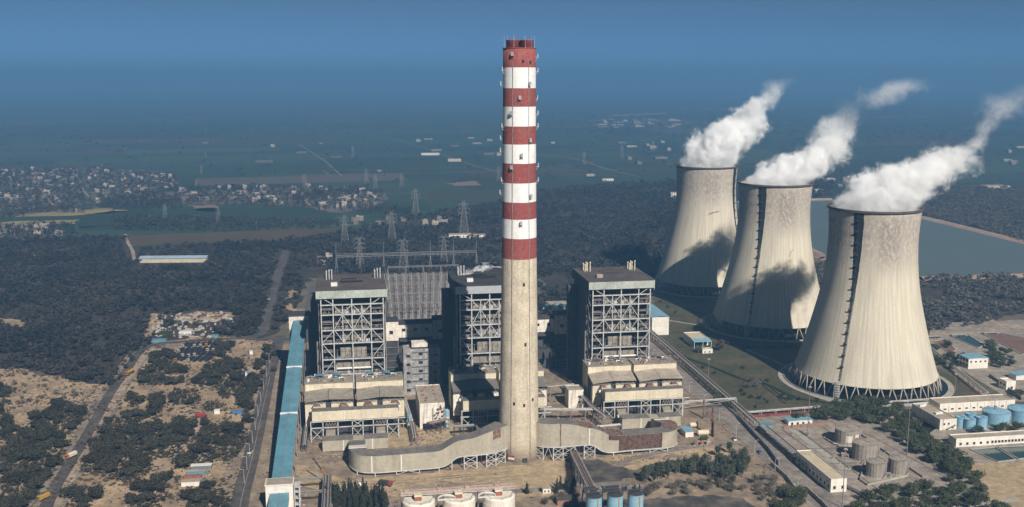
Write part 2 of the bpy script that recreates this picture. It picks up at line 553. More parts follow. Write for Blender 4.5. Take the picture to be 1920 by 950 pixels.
# soils, from the back to the front
sheet('brown_field', [[(215, 443), (640, 427), (640, 452), (560, 455), (225, 462)]], 0.10, M['brown_field'], jag=6)
sheet('straw_field', [[(25, 408), (60, 399), (215, 390), (240, 396), (150, 404)], [(0, 418), (150, 412), (142, 420), (60, 426), (0, 432)]], 0.10, M['straw_field'], jag=8)
sheet('bare_field', [[(160, 362), (240, 358), (330, 364), (330, 372), (200, 378)], [(348, 386), (405, 385), (415, 398), (380, 398)],
                     [(835, 345), (888, 340), (900, 348), (850, 349)], [(1145, 216), (1250, 212), (1250, 215), (1150, 219)]], 0.10, M['bare_field'], jag=6)
sheet('green_field', [[(240, 352), (360, 350), (420, 362), (250, 363)], [(215, 396), (430, 390), (640, 392), (620, 419), (215, 424), (150, 428), (150, 405)],
                      [(668, 382), (790, 380), (810, 393), (780, 402), (668, 402)], [(150, 425), (330, 420), (330, 430), (150, 432)]], 0.10, M['green_field'], jag=5)
sheet('village_ground', [[(0, 318), (150, 316), (160, 400), (60, 400), (0, 408)], [(155, 314), (310, 322), (335, 345), (240, 362), (165, 394)],
                         [(300, 360), (490, 356), (490, 384), (330, 384)], [(490, 352), (600, 350), (720, 362), (720, 380), (640, 400), (560, 388), (490, 384)],
                         [(0, 428), (115, 426), (115, 448), (0, 452)]], 0.12, M['village_floor'], jag=9)
forest_polys = [
    [(-260, 462), (0, 452), (235, 446), (240, 470), (420, 458), (620, 445), (700, 425), (800, 405), (945, 380), (1000, 362), (1120, 350), (1300, 340), (1560, 340), (1560, 372), (1385, 374), (1385, 500), (1255, 470), (1200, 560), (1010, 620), (1010, 520), (860, 520), (720, 512), (600, 520), (575, 520), (545, 600), (480, 640), (465, 635), (400, 628), (290, 640), (262, 660), (235, 700), (215, 722), (140, 716), (95, 703), (45, 690), (0, 690), (-260, 690)],
    [(1690, 345), (1920, 352), (2150, 360), (2150, 480), (1920, 458), (1830, 428), (1730, 404), (1690, 400)],
    [(1700, 530), (1760, 520), (2150, 514), (2150, 585), (1880, 590), (1840, 608), (1780, 617), (1700, 625)],
    [(1480, 480), (1560, 497), (1560, 570), (1480, 570)]]
sheet('forest_floor', forest_polys, 0.14, M['scrub_floor'], jag=6)
WEST = [(-260, 690), (45, 690), (95, 703), (140, 716), (215, 722), (235, 700), (262, 660), (290, 640), (400, 628), (470, 632), (520, 640), (500, 720), (480, 800), (455, 870), (430, 960), (420, 1010), (-260, 1010)]
sheet('west_sand', [WEST, [(286, 586), (300, 588), (298, 610), (280, 640), (262, 650), (270, 625)], [(328, 590), (370, 582), (436, 585), (440, 592), (380, 604), (330, 600)],
                    [(0, 595), (30, 598), (48, 606), (44, 618), (20, 610), (0, 606)], [(548, 540), (556, 545), (548, 575), (560, 580), (552, 612), (536, 614), (542, 585), (534, 572)]], 0.16, M['sand'], jag=4)
def uvpoly(pts):
    return [(P(u, v).x, P(u, v).y) for u, v in pts]
sheet('plant_yard', [uvpoly([(-196, -190), (215, -190), (190, 60), (190, 330), (-196, 330)]), uvpoly([(-172, 330), (-172, 480), (-135, 480), (-135, 330)])], 0.20, M['yard'], px=False)
sheet('paved_yard', [uvpoly([(-163, 330), (-140, 330), (-140, 620), (-163, 620)])], 0.24, M['paving'], px=False)
sheet('yard_sand', [[(560, 870), (650, 900), (860, 880), (1010, 868), (1060, 862), (1068, 893), (1060, 930), (965, 935), (960, 905), (760, 905), (745, 930), (615, 930), (560, 905)],
                    [(1118, 858), (1280, 842), (1330, 820), (1378, 848), (1330, 862), (1240, 868), (1180, 885), (1150, 890), (1190, 868)],
                    [(700, 805), (760, 800), (845, 790), (875, 815), (830, 832), (735, 838), (705, 830)]], 0.24, M['yard_sand'], jag=2.2)
sheet('coal_ground', [[(1060, 862), (1120, 860), (1180, 880), (1330, 852), (1330, 864), (1190, 892), (1140, 908), (1090, 915)],
                      [(1060, 930), (1190, 935), (1320, 928), (1395, 934), (1440, 960), (1440, 1010), (1060, 1010)]], 0.28, M['coal_floor'], jag=1.8)
sheet('lawn', [[(1228, 540), (1330, 556), (1400, 600), (1520, 640), (1500, 700), (1760, 690), (1830, 740), (1760, 752), (1560, 765), (1395, 778), (1330, 735), (1255, 655), (1225, 610)]], 0.22, M['lawn'], jag=2)
sheet('depot_concrete', [[(1392, 782), (1540, 772), (1690, 775), (1760, 800), (1700, 835), (1830, 905), (1700, 1000), (1560, 1010), (1470, 880)],
                         [(1745, 605), (2150, 590), (2150, 760), (1900, 752), (1740, 655)], [(1700, 770), (2150, 745), (2150, 900), (1840, 880), (1770, 840)]], 0.22, M['concrete_floor'])
sheet('dry_grass', [[(1820, 868), (2150, 862), (2150, 1010), (1900, 1000), (1840, 905)]], 0.26, M['yard_sand'], jag=2)

strip('main_road', [([(440, 1010), (452, 930), (470, 860), (490, 770), (505, 700), (522, 640), (526, 628)], 11.0)], 0.34, M['asphalt'])
strip('old_road', [([(462, 634), (490, 622), (500, 590), (513, 540), (528, 495), (536, 470)], 12.0), ([(462, 634), (500, 636), (546, 634)], 9)], 0.30, M['asphalt'])
strip('winding_road', [([(70, 1000), (95, 930), (130, 870), (172, 800), (205, 740), (240, 690), (262, 660), (290, 645), (340, 640), (400, 636), (470, 632)], 8.0)], 0.42, M['asphalt'])
strip('road_shoulder', [([(72, 1000), (98, 930), (133, 870), (175, 800), (208, 740), (242, 690), (262, 663), (290, 648), (340, 643), (400, 638)], 21.0)], 0.345, M['shoulder'])
strip('road_verge', [([(80, 1000), (108, 930), (142, 870), (184, 800), (214, 746), (250, 690), (270, 664), (292, 652)], 9.0)], 0.38, M['dirt_road'])
strip('dirt_track', [([(200, 745), (178, 752), (150, 752)], 6), ([(310, 748), (360, 778), (372, 790), (360, 820), (330, 850), (300, 880), (270, 930)], 6),
                     ([(420, 660), (450, 690), (475, 715)], 5), ([(60, 470), (62, 480)], 5), ([(235, 440), (238, 452), (248, 470), (252, 486)], 5)], 0.36, M['dirt_road'])
strip('main_road_marking', [([(443, 990), (454, 930), (472, 860), (491, 775), (506, 705)], .16)], 0.355, M['paint'])
RD = [(171, 330), (170, 170), (171, 60), (171, -60), (176, -200)]
strip('plant_road', [([(P(u, v).x, P(u, v).y) for u, v in RD], 17.0)], 0.34, M['road_pale'], px=False)
strip('service_road', [([(P(u, v).x, P(u, v).y) for u, v in [(160, 2), (120, -4), (80, -16), (60, -30)]], 6),
                       ([(P(u, v).x, P(u, v).y) for u, v in [(-196, -75), (-120, -75), (-40, -62), (60, -58)]], 7)], 0.30, M['road_pale'], px=False)
for du in (-8.6, 8.6):
    b = MB()
    q = smooth_line([P(u + du, v) for u, v in RD])
    for i in range(len(q) - 1):
        b.beam((q[i].x, q[i].y, .36), (q[i + 1].x, q[i + 1].y, .36), .3, .3)
    struct(b.build('road_kerb', M['kerb']))
strip('far_road', [([(144, 318), (148, 335), (158, 360), (180, 378)], 5.4), ([(0, 337), (40, 335)], 4.8), ([(440, 292), (600, 286), (720, 281)], 4.2), ([(490, 329), (700, 327), (960, 322)], 4.8),
                   ([(560, 271), (605, 300), (640, 330)], 3.6), ([(737, 260), (800, 280), (880, 308), (930, 322)], 4.2), ([(1000, 288), (1080, 300), (1140, 318), (1200, 332)], 4.2),
                   ([(1000, 322), (1130, 319), (1260, 318)], 4.2), ([(1050, 328), (1180, 331)], 3.6), ([(1200, 265), (1280, 246)], 4.8), ([(250, 312), (420, 307)], 4.2)], 0.16, M['shoulder'])
strip('village_lane', [([(20, 345), (90, 340), (150, 338)], 7), ([(60, 322), (80, 360), (110, 396)], 6), ([(0, 372), (150, 366)], 7), ([(170, 340), (250, 334), (320, 345)], 7), ([(230, 318), (240, 362)], 6),
                       ([(330, 372), (420, 366), (490, 362)], 8), ([(490, 370), (600, 366), (720, 372)], 8), ([(560, 352), (580, 386)], 7), ([(0, 440), (112, 436)], 6)], 0.22, M['dirt_road'])
strip('drain', [([(P(u, v).x, P(u, v).y) for u, v in ((a, c), (d, e))], .8) for a, c, d, e in ((200, 20, 204, -60), (212, 16, 214, -130), (196, -20, 250, -24), (196, -48, 222, -50), (258, 0, 270, -110), (226, -110, 275, -112), (232, 20, 236, -30), (205, -95, 205, -150))], 0.30, M['coal_floor'], px=False)
strip('slab_path', [([(P(u, v).x, P(u, v).y) for u, v in ((208, 22), (209, -60))], 4.5), ([(P(u, v).x, P(u, v).y) for u, v in ((214, -128), (290, -122))], 5)], 0.285, M['kerb'], px=False)
strip('wheel_track', [([(570, 905), (660, 903), (760, 900), (870, 890), (960, 884)], 1.4), ([(570, 909), (660, 907), (765, 904), (875, 893), (962, 887)], 1.4), ([(700, 815), (760, 812), (830, 800)], 1.6), ([(600, 880), (620, 862), (640, 850)], 1.5),
                      ([(1130, 868), (1200, 880), (1330, 852)], 1.5), ([(1140, 872), (1210, 884), (1335, 856)], 1.5), ([(880, 905), (930, 896), (1010, 888)], 1.2),
                      ([(310, 690), (380, 696), (440, 690)], 1.5), ([(230, 800), (300, 770), (360, 760), (440, 765)], 1.5), ([(1400, 800), (1470, 850), (1530, 905)], 1.4), ([(1560, 790), (1640, 850), (1720, 905)], 1.4)], 0.262, M['yard'])
strip('garden_path', [([(1400, 655), (1480, 690), (1500, 730), (1580, 758)], 3), ([(1255, 600), (1330, 612)], 3)], 0.30, M['kerb'])
strip('pond_road', [([(1735, 632), (1790, 625), (1850, 622), (1885, 612), (2150, 640)], 9), ([(1755, 655), (1800, 700), (1850, 745)], 8), ([(1885, 612), (1860, 600), (1845, 585)], 6)], 0.30, M['dirt_road'])

# reservoir with its stone banks
RES = [(1380, 380), (1562, 376), (1740, 414), (1990, 476), (1990, 511), (1717, 519), (1560, 484), (1523, 466), (1380, 440)]
sheet('reservoir_water', [RES], 0.30, M['lake'])
rp = [g(*p) for p in RES]
b = MB()
for i in range(len(rp)):
    p, q = rp[i], rp[(i + 1) % len(rp)]
    d = (q - p).normalized()
    nrm = Vector((d.y, -d.x, 0))          # outward for this winding
    if nrm.dot(p - sum(rp, Vector()) / len(rp)) < 0:
        nrm = -nrm
    a0, a1 = p - nrm * 1.0, q - nrm * 1.0
    wd = 26 if p.y > 1700 and q.y > 1400 else 22
    b.quad(a0 + Vector((0, 0, .1)), a1 + Vector((0, 0, .1)), q + nrm * 8 + Vector((0, 0, 3.2)), p + nrm * 8 + Vector((0, 0, 3.2)))
    b.quad(p + nrm * 8 + Vector((0, 0, 3.2)), q + nrm * 8 + Vector((0, 0, 3.2)), q + nrm * 14 + Vector((0, 0, 3.2)), p + nrm * 14 + Vector((0, 0, 3.2)))
    b.quad(p + nrm * 14 + Vector((0, 0, 3.2)), q + nrm * 14 + Vector((0, 0, 3.2)), q + nrm * wd + Vector((0, 0, 0)), p + nrm * wd + Vector((0, 0, 0)))
struct(b.build('reservoir_bank', M['bank']))

# the air
hz = bpy.data.materials.new('haze_air')
hz.use_nodes = True
n_, l_ = hz.node_tree.nodes, hz.node_tree.links
n_.remove(n_['Principled BSDF'])
pv = n_.new('ShaderNodeVolumePrincipled')
pv.inputs['Color'].default_value = (.15, .345, .61, 1)
pv.inputs['Density'].default_value = 0.00019
pv.inputs['Anisotropy'].default_value = 0.0
l_.new(pv.outputs[0], n_['Material Output'].inputs['Volume'])
b = MB()
b.box(-50000, 50000, -3200, 62000, -1.2, 400)
hzo = b.build('haze', hz)
hzo['kind'] = 'stuff'

# ---------------------------------------------------------------- foliage
def leaf_cloud(seed, n, blobs, leaf, flat=.5):
    """n leaf-clump quads spread through the volume of ellipsoid blobs (x, y, z, rx, ry, rz): arrays of vertices and faces"""
    r = np.random.RandomState(seed)
    bl = np.array(blobs, dtype=float)
    wgt = (bl[:, 3] * bl[:, 4] * bl[:, 5]) ** .67
    k = r.choice(len(bl), n, p=wgt / wgt.sum())
    d = r.normal(size=(n, 3))
    d /= np.linalg.norm(d, axis=1)[:, None]
    rad = r.uniform(.25, 1, n) ** .45
    c = bl[k, :3] + d * rad[:, None] * bl[k, 3:]
    nr = d + r.normal(size=(n, 3)) * .75 + np.array([0, 0, flat])
    nr /= np.linalg.norm(nr, axis=1)[:, None]
    t = np.cross(nr, r.normal(size=(n, 3)))
    t /= np.linalg.norm(t, axis=1)[:, None]
    s = np.cross(nr, t)
    sz = leaf * r.uniform(.55, 1.25, n)[:, None]
    a = sz * r.uniform(.6, 1.0, (n, 1))
    v = np.stack([c - t * sz - s * a * .4, c + t * .3 * sz - s * a, c + t * sz + s * a * .3, c - t * .2 * sz + s * a], 1)
    v += nr[:, None, :] * (r.uniform(-.25, .25, (n, 4, 1)) * leaf)
    return v.reshape(-1, 3)
def quads_mesh(name, v, m):
    nq = len(v) // 4
    me = bpy.data.meshes.new(name)
    me.vertices.add(len(v))
    me.vertices.foreach_set('co', np.ascontiguousarray(v, dtype=np.float32).ravel())
    me.loops.add(nq * 4)
    me.loops.foreach_set('vertex_index', np.arange(nq * 4, dtype=np.int32))
    me.polygons.add(nq)
    me.polygons.foreach_set('loop_start', np.arange(0, nq * 4, 4, dtype=np.int32))
    me.update(calc_edges=True)
    me.materials.append(m)
    return me
def bush_blobs(seed, w, h, k):
    r = random.Random(seed)
    out = []
    for i in range(k):
        a, q = r.uniform(0, 6.28), r.uniform(0, .34) * w
        rr = r.uniform(.17, .30) * w
        out.append((q * math.cos(a), q * math.sin(a), h * r.uniform(.42, .78), rr, rr, h * r.uniform(.18, .30)))
    return out
def conifer_blobs(seed, w, h, k):
    r = random.Random(seed)
    return [(r.uniform(-.07, .07) * w, r.uniform(-.07, .07) * w, h * (.12 + .84 * i / (k - 1)), w * .5 * (1.05 - .9 * i / (k - 1)) * r.uniform(.8, 1.15),
             w * .5 * (1.05 - .9 * i / (k - 1)) * r.uniform(.8, 1.15), h * .11) for i in range(k)]
def trunk_mesh(name, h, r0, seed, limbs=3, m=None):
    r = random.Random(seed)
    q = MB()
    q.tube((0, 0, -.2), (0, 0, h * .55), r0, r0 * .6, 7)
    for i in range(limbs):
        a = r.uniform(0, 6.28)
        z = h * r.uniform(.3, .5)
        q.tube((0, 0, z), (math.cos(a) * h * .22, math.sin(a) * h * .22, h * r.uniform(.6, .75)), r0 * .5, r0 * .2, 5)
    q.tube((0, 0, h * .54), (0, 0, h * .8), r0 * .6, r0 * .2, 5)
    me = bpy.data.meshes.new(name)
    me.from_pydata(q.v, [], q.f)
    me.materials.append(m or M['bark'])
    return me
KINDS = {}
for kind, mk, w, h, nl, leaf, fn, kb, nv in (('scrub', 'leaf_scrub', 8.5, 6.0, 900, .40, bush_blobs, 9, 5), ('ficus', 'leaf_ficus', 10.5, 8.0, 1050, .44, bush_blobs, 11, 4),
                                           ('conifer', 'leaf_conifer', 4.2, 10.5, 750, .34, conifer_blobs, 8, 4), ('slender', 'leaf_slender', 5.2, 10.0, 800, .36, bush_blobs, 12, 4), ('bare', 'leaf_grey', 7.0, 5.0, 420, .27, bush_blobs, 9, 3),
                                           ('shrub', 'hedge', 2.2, 1.7, 90, .3, bush_blobs, 5, 3)):
    KINDS[kind] = [(quads_mesh(kind + '_crown', leaf_cloud(s * 7 + 3, nl, fn(s, w, h, kb), leaf), M[mk]),
                    trunk_mesh(kind + '_trunk', h, .035 * h ** .9 + .06, s, 2 if kind == 'conifer' else 4)) for s in range(nv)]
def tree(kind, x, y, s, name, label, group, r, cat='tree'):
    cr, tr = KINDS[kind][r.randrange(len(KINDS[kind]))]
    t = thing(name, label, cat, (x, y, .15), r.uniform(0, 6.28), group)
    t.scale = (s * r.uniform(.85, 1.15), s * r.uniform(.85, 1.15), s * r.uniform(.85, 1.1))
    link('trunk', tr, t)
    link('crown', cr, t)
    return t
def patchy(pts, scale, keep, seed, lo=.15):
    """thin the points out into thickets and glades"""
    r = random.Random(seed)
    out = []
    for x, y in pts:
        n = sum(math.sin((x * math.cos(a) + y * math.sin(a)) * f / scale + seed * a) for a, f in ((.3, 1), (1.4, 1.3), (2.3, 1.9), (2.9, 2.7), (.9, 3.6))) / 5
        if n > keep or r.random() < lo:
            out.append((x, y))
    return out
def mass(name, pts, m, seed, nl=30, w=(5, 10), h=(3.5, 7), leaf=.115, z=.1, kind='bush'):
    """a wood as one object: many clumps of leaf faces"""
    r = np.random.RandomState(seed)
    tm = []
    for s in range(8):
        fn = bush_blobs if kind == 'bush' else conifer_blobs
        tm.append(leaf_cloud(seed + s, nl, fn(seed + s, 1, 1, 6), leaf))
    out = []
    p = np.array(pts, dtype=float)
    k = r.randint(0, 8, len(p))
    ang, q = r.uniform(0, 6.28, len(p)), r.uniform(0, 1, len(p)) ** 1.8
    ww, hh = w[0] + (w[1] - w[0]) * q, (h[0] + (h[1] - h[0]) * q) * r.uniform(.75, 1.25, len(p))
    for s in range(8):
        i = np.where(k == s)[0]
        if len(i) == 0:
            continue
        t = tm[s]
        ca, sa = np.cos(ang[i])[:, None], np.sin(ang[i])[:, None]
        X = (t[None, :, 0] * ca - t[None, :, 1] * sa) * ww[i][:, None] + p[i, 0][:, None]
        Y = (t[None, :, 0] * sa + t[None, :, 1] * ca) * ww[i][:, None] + p[i, 1][:, None]
        Z = t[None, :, 2] * hh[i][:, None] + z
        out.append(np.stack([X, Y, Z], 2).reshape(-1, 3))
    o = link(name, quads_mesh(name, np.concatenate(out), m))
    o['kind'] = 'stuff'
    return o

# woods that read as one mass
mass('low_scrub', patchy(scatter([WEST], 4.2, 91), 15, .06, 7, .06), M['leaf_brown'], 95, 40, (1.5, 5.5), (.7, 2.2), .12)
mass('dry_scrub', scatter([WEST], 6.5, 90), M['leaf_grey'], 90, 22, (.8, 2.6), (.4, 1.1), .2)
clear_w = [[(286, 586), (300, 588), (298, 610), (280, 640), (262, 650), (270, 625)], [(325, 590), (370, 580), (440, 583), (442, 606), (380, 610), (330, 602)],
           [(290, 618), (400, 612), (402, 640), (290, 645)], [(0, 595), (30, 596), (50, 606), (46, 618), (20, 612), (0, 606)],
           [(460, 640), (486, 620), (520, 500), (528, 470), (548, 470), (535, 520), (508, 625), (500, 645)],
           [(532, 540), (560, 540), (560, 612), (532, 618)], [(262, 480), (385, 478), (385, 500), (262, 500)], [(225, 455), (260, 452), (262, 490), (240, 490)],
           [(566, 500), (612, 500), (600, 590), (560, 590)], [(600, 522), (860, 515), (860, 640), (600, 640)], [(840, 440), (905, 440), (905, 452), (840, 452)],
           [(1010, 520), (1062, 510), (1075, 530), (1040, 545), (1010, 530)], [(660, 418), (840, 412), (840, 424), (660, 428)]]
west_forest = [[(-260, 462), (0, 452), (235, 446), (240, 470), (420, 458), (620, 445), (600, 520), (575, 520), (545, 600), (480, 640), (465, 635), (400, 628), (290, 640), (262, 660), (235, 700), (215, 722), (140, 716), (95, 703), (45, 690), (0, 690), (-260, 690)]]
wf = scatter(west_forest, 6.0, 11, clear_w)
mass('scrub_forest', patchy(wf, 28, -.17, 3, .25), M['leaf_forest'], 20, 56, (4, 13), (2.6, 8))
mass('dry_thicket', patchy(scatter(west_forest, 11.0, 23, clear_w), 22, .1, 11, .08), M['leaf_brown'], 27, 60, (4, 9), (2.5, 5), .1)
mass('dark_wood', patchy(scatter(west_forest, 17.0, 19, clear_w), 40, .02, 8, .05), M['leaf_scrub'], 25, 110, (9, 15), (6, 10.5), .08)
mid_forest = [[(620, 445), (700, 425), (800, 405), (945, 380), (945, 505), (600, 515)], [(1000, 362), (1120, 350), (1300, 340), (1560, 340), (1560, 372), (1385, 374), (1385, 500), (1255, 470), (1215, 540), (1010, 600)]]
mass('far_forest', patchy(scatter(mid_forest, 8.0, 12, clear_w), 45, -.22, 5, .3), M['leaf_far'], 30, 50, (6, 17), (4, 11))
mass('lakeside_wood', patchy(scatter(forest_polys[1:2], 8.5, 13), 40, -.25, 4, .35) + patchy(scatter(forest_polys[2:], 6.2, 14, [[(1740, 548), (1775, 540), (1772, 560), (1745, 566)], [(1810, 556), (1850, 570), (1842, 585), (1812, 562)]]), 30, -.2, 6, .3), M['leaf_right'], 40, 56, (5, 13), (3, 9))
belts = [[(215, 411), (420, 413), (640, 420), (640, 428), (420, 436), (215, 433)], [(190, 380), (300, 366), (345, 384), (340, 393), (200, 396)], [(690, 352), (690, 362), (560, 378), (540, 370)],
         [(720, 395), (770, 395), (770, 412), (720, 412)], [(0, 405), (60, 396), (140, 388), (140, 393), (0, 412)], [(0, 428), (140, 424), (140, 446), (0, 450)]]
mass('tree_belt', scatter(belts, 11.0, 15), M['leaf_far'], 50, 30, (8, 15), (7, 14))
vil = [[(0, 320), (150, 318), (160, 400), (0, 402)], [(160, 316), (330, 330), (330, 360), (170, 392)], [(320, 352), (490, 350), (490, 388), (330, 384)], [(490, 350), (720, 358), (720, 400), (490, 390)]]
mass('village_trees', scatter(vil, 15.0, 16), M['leaf_far'], 60, 30, (8, 17), (6, 11))
far = [[(0, 232), (1920, 232), (1920, 345), (1560, 338), (1290, 336), (1000, 350), (700, 350), (0, 318)]]
mass('field_trees', scatter(far, 120.0, 17, (), 1.6, 2600), M['leaf_far'], 70, 26, (10, 26), (7, 13))
hor = [[(960, 198), (1920, 198), (1920, 262), (1500, 275), (960, 245)]]
mass('horizon_trees', scatter(hor, 90.0, 18, (), 1.6, 4200), M['leaf_far'], 75, 22, (14, 46), (7, 13))

# ---------------------------------------------------------------- chimney
def chimney_mats():
    k = dict(streak=((.2, .17, .13), .5, .3), stretch=(1, 1, .25), grit=((.7, .2), (2, .18)))
    return [mat('chimney_concrete', (.68, .59, .445), (.57, .485, .365), .22, streak=((.34, .29, .22), .45, .7), c3=(.46, .4, .3), s3=.9, a3=.4, stretch=(1, 1, .25), grit=((.12, .18), (.8, .22))),
            mat('chimney_red', (.30, .065, .055), (.23, .052, .045), .2, c3=(.36, .13, .11), s3=.8, a3=.45, **k),
            mat('chimney_white', (.82, .81, .79), (.74, .73, .71), .2, streak=((.45, .4, .38), .6, .4), grit=((.5, .1),))]
CM = chimney_mats()
ch = thing('chimney', 'tall concrete chimney painted in red and white bands at its upper half', 'chimney', C0, AX)
def zc(py):
    return onv(973, py, -11)[1]
bands = [486, 449, 413, 381, 345, 308, 272, 238, 201, 166, 127, 91]
zb = [zc(y) for y in bands]
ZT = zb[-1]
def rc(z):
    t = z / ZT
    return 10.5 + 3.3 * max(0.0, 1 - t) ** 1.5
prof, ks = [(rc(0), -.5)], []
for i in range(1, 8):
    z = zb[0] * i / 8
    prof += [(rc(z), z)]
    ks += [0]
for i, z in enumerate(zb):
    prof.append((rc(z), z))
    ks.append(0 if i == 0 else (1 if i % 2 else 2))
b = MB()
b.lathe(prof, 64, ks=ks)
b.build('shaft', CM, ch, smooth=True)
for i in range(1, 8):
    z = zb[0] * i / 8
    q = MB()
    q.lathe([(rc(z) - .1, z), (rc(z) + .06, z), (rc(z) + .06, z + .35), (rc(z) - .1, z + .35)], 64, cap=False)
    q.build('joint_ring', CM[0], ch)
b = MB()
for k, (x, y) in enumerate(((-4.6, -1.5), (4.6, -1.5), (0, 5.2))):
    q = MB()
    q.lathe([(4.2, ZT - 1), (4.2, ZT + 4.9), (4.35, ZT + 5.0), (4.35, ZT + 5.5), (3.9, ZT + 5.5), (3.9, ZT + 2)], 28, (x, y))
    q.build('flue', CM[1], ch, smooth=True)
q = MB()
q.lathe([(10.55, ZT - .2), (10.8, ZT), (10.8, ZT + .5), (10.2, ZT + .5)], 48)
q.build('rim', CM[1], ch)
for i in range(8):
    a = i * .785 + .2
    q = MB()
    rr = 8.6 if i % 2 else 10.4
    q.tube((rr * math.cos(a), rr * math.sin(a), ZT), (rr * math.cos(a), rr * math.sin(a), ZT + 8.5), .11, .05, 5)
    q.build('lightning_rod', M['pale_steel'], ch)
# platforms with aviation lamps, read off the photograph as (angle to the camera, pixel height)
pf0 = MB()
pf0.box(-.9, .9, 0, 2.0, 0, .2)
pf0.beam((-.8, 0, -2), (-.8, 1.7, 0), .18)
pf0.beam((.8, 0, -2), (.8, 1.7, 0), .18)
lb0 = MB()
lb0.box(-.8, .8, 1.2, 1.9, .2, 2.4)
first = lampbox = None
for ang, py in ((-32, 101), (72, 104), (-80, 129), (78, 131), (-98, 156), (25, 157), (-8, 183), (98, 183), (-36, 212), (88, 212), (-80, 236), (80, 236), (-98, 259), (26, 263),
                (-100, 283), (-2, 291), (-34, 314), (82, 312), (-82, 338), (80, 339), (-98, 363), (28, 368), (-4, 418)):
    z = zc(py + 4)
    a = R(ang)
    o = pf0.build('lamp_platform', M['pale_steel'], ch) if first is None else link('lamp_platform', first.data, ch)
    first = first or o
    o.location = ((rc(z) - .1) * math.sin(a), -(rc(z) - .1) * math.cos(a), z)
    o.rotation_euler = (0, 0, math.pi + a)
    lampbox = lb0.build('lamp_box', M['lamp_grey'], o) if lampbox is None else link('lamp_box', lampbox.data, o)
for a0 in (-.57, .42):
    ladder = MB()
    for z0 in range(0, 25):
        z = z0 * 10.6
        r1, r2 = rc(z) + .25, rc(z + 10.6) + .25
        ladder.beam((r1 * math.sin(a0), -r1 * math.cos(a0), z), (r2 * math.sin(a0), -r2 * math.cos(a0), z + 10.6), .35, .2)
    ladder.build('ladder', M['mid_steel'], ch)
for a0, py in ((.1, 533), (.18, 645), (.1, 758), (-.42, 755), (.62, 750), (.05, 116), (.55, 118)):
    z = zc(py)
    q = MB()
    q.hexa([(-.7, -.1, 0), (.7, -.1, 0), (.7, .5, 0), (-.7, .5, 0), (-.7, -.1, 2.2), (.7, -.1, 2.2), (.7, .5, 2.2), (-.7, .5, 2.2)])
    o = q.build('window', M['black'], ch, (rc(z) * math.sin(a0), -rc(z) * math.cos(a0), z - 1))
    o.rotation_euler = (0, 0, a0)
q = MB()
q.box(-1.8, 1.8, -.25, .6, 0, 3.2)
o = q.build('door', M['dark_steel'], ch, (rc(0) * math.sin(.12), -rc(0) * math.cos(.12), 0))
q = MB()
q.box(-2.1, 2.1, -.3, .5, 0, 1.5)
q.slot(1).box(-2.1, 2.1, -.3, .5, 1.5, 2.8)
o = q.build('notice_board', [M['white_paint'], M['red']], ch, (rc(0) * math.sin(-.55), -rc(0) * math.cos(-.55), 2.2))
o.rotation_euler = (0, 0, -.55)

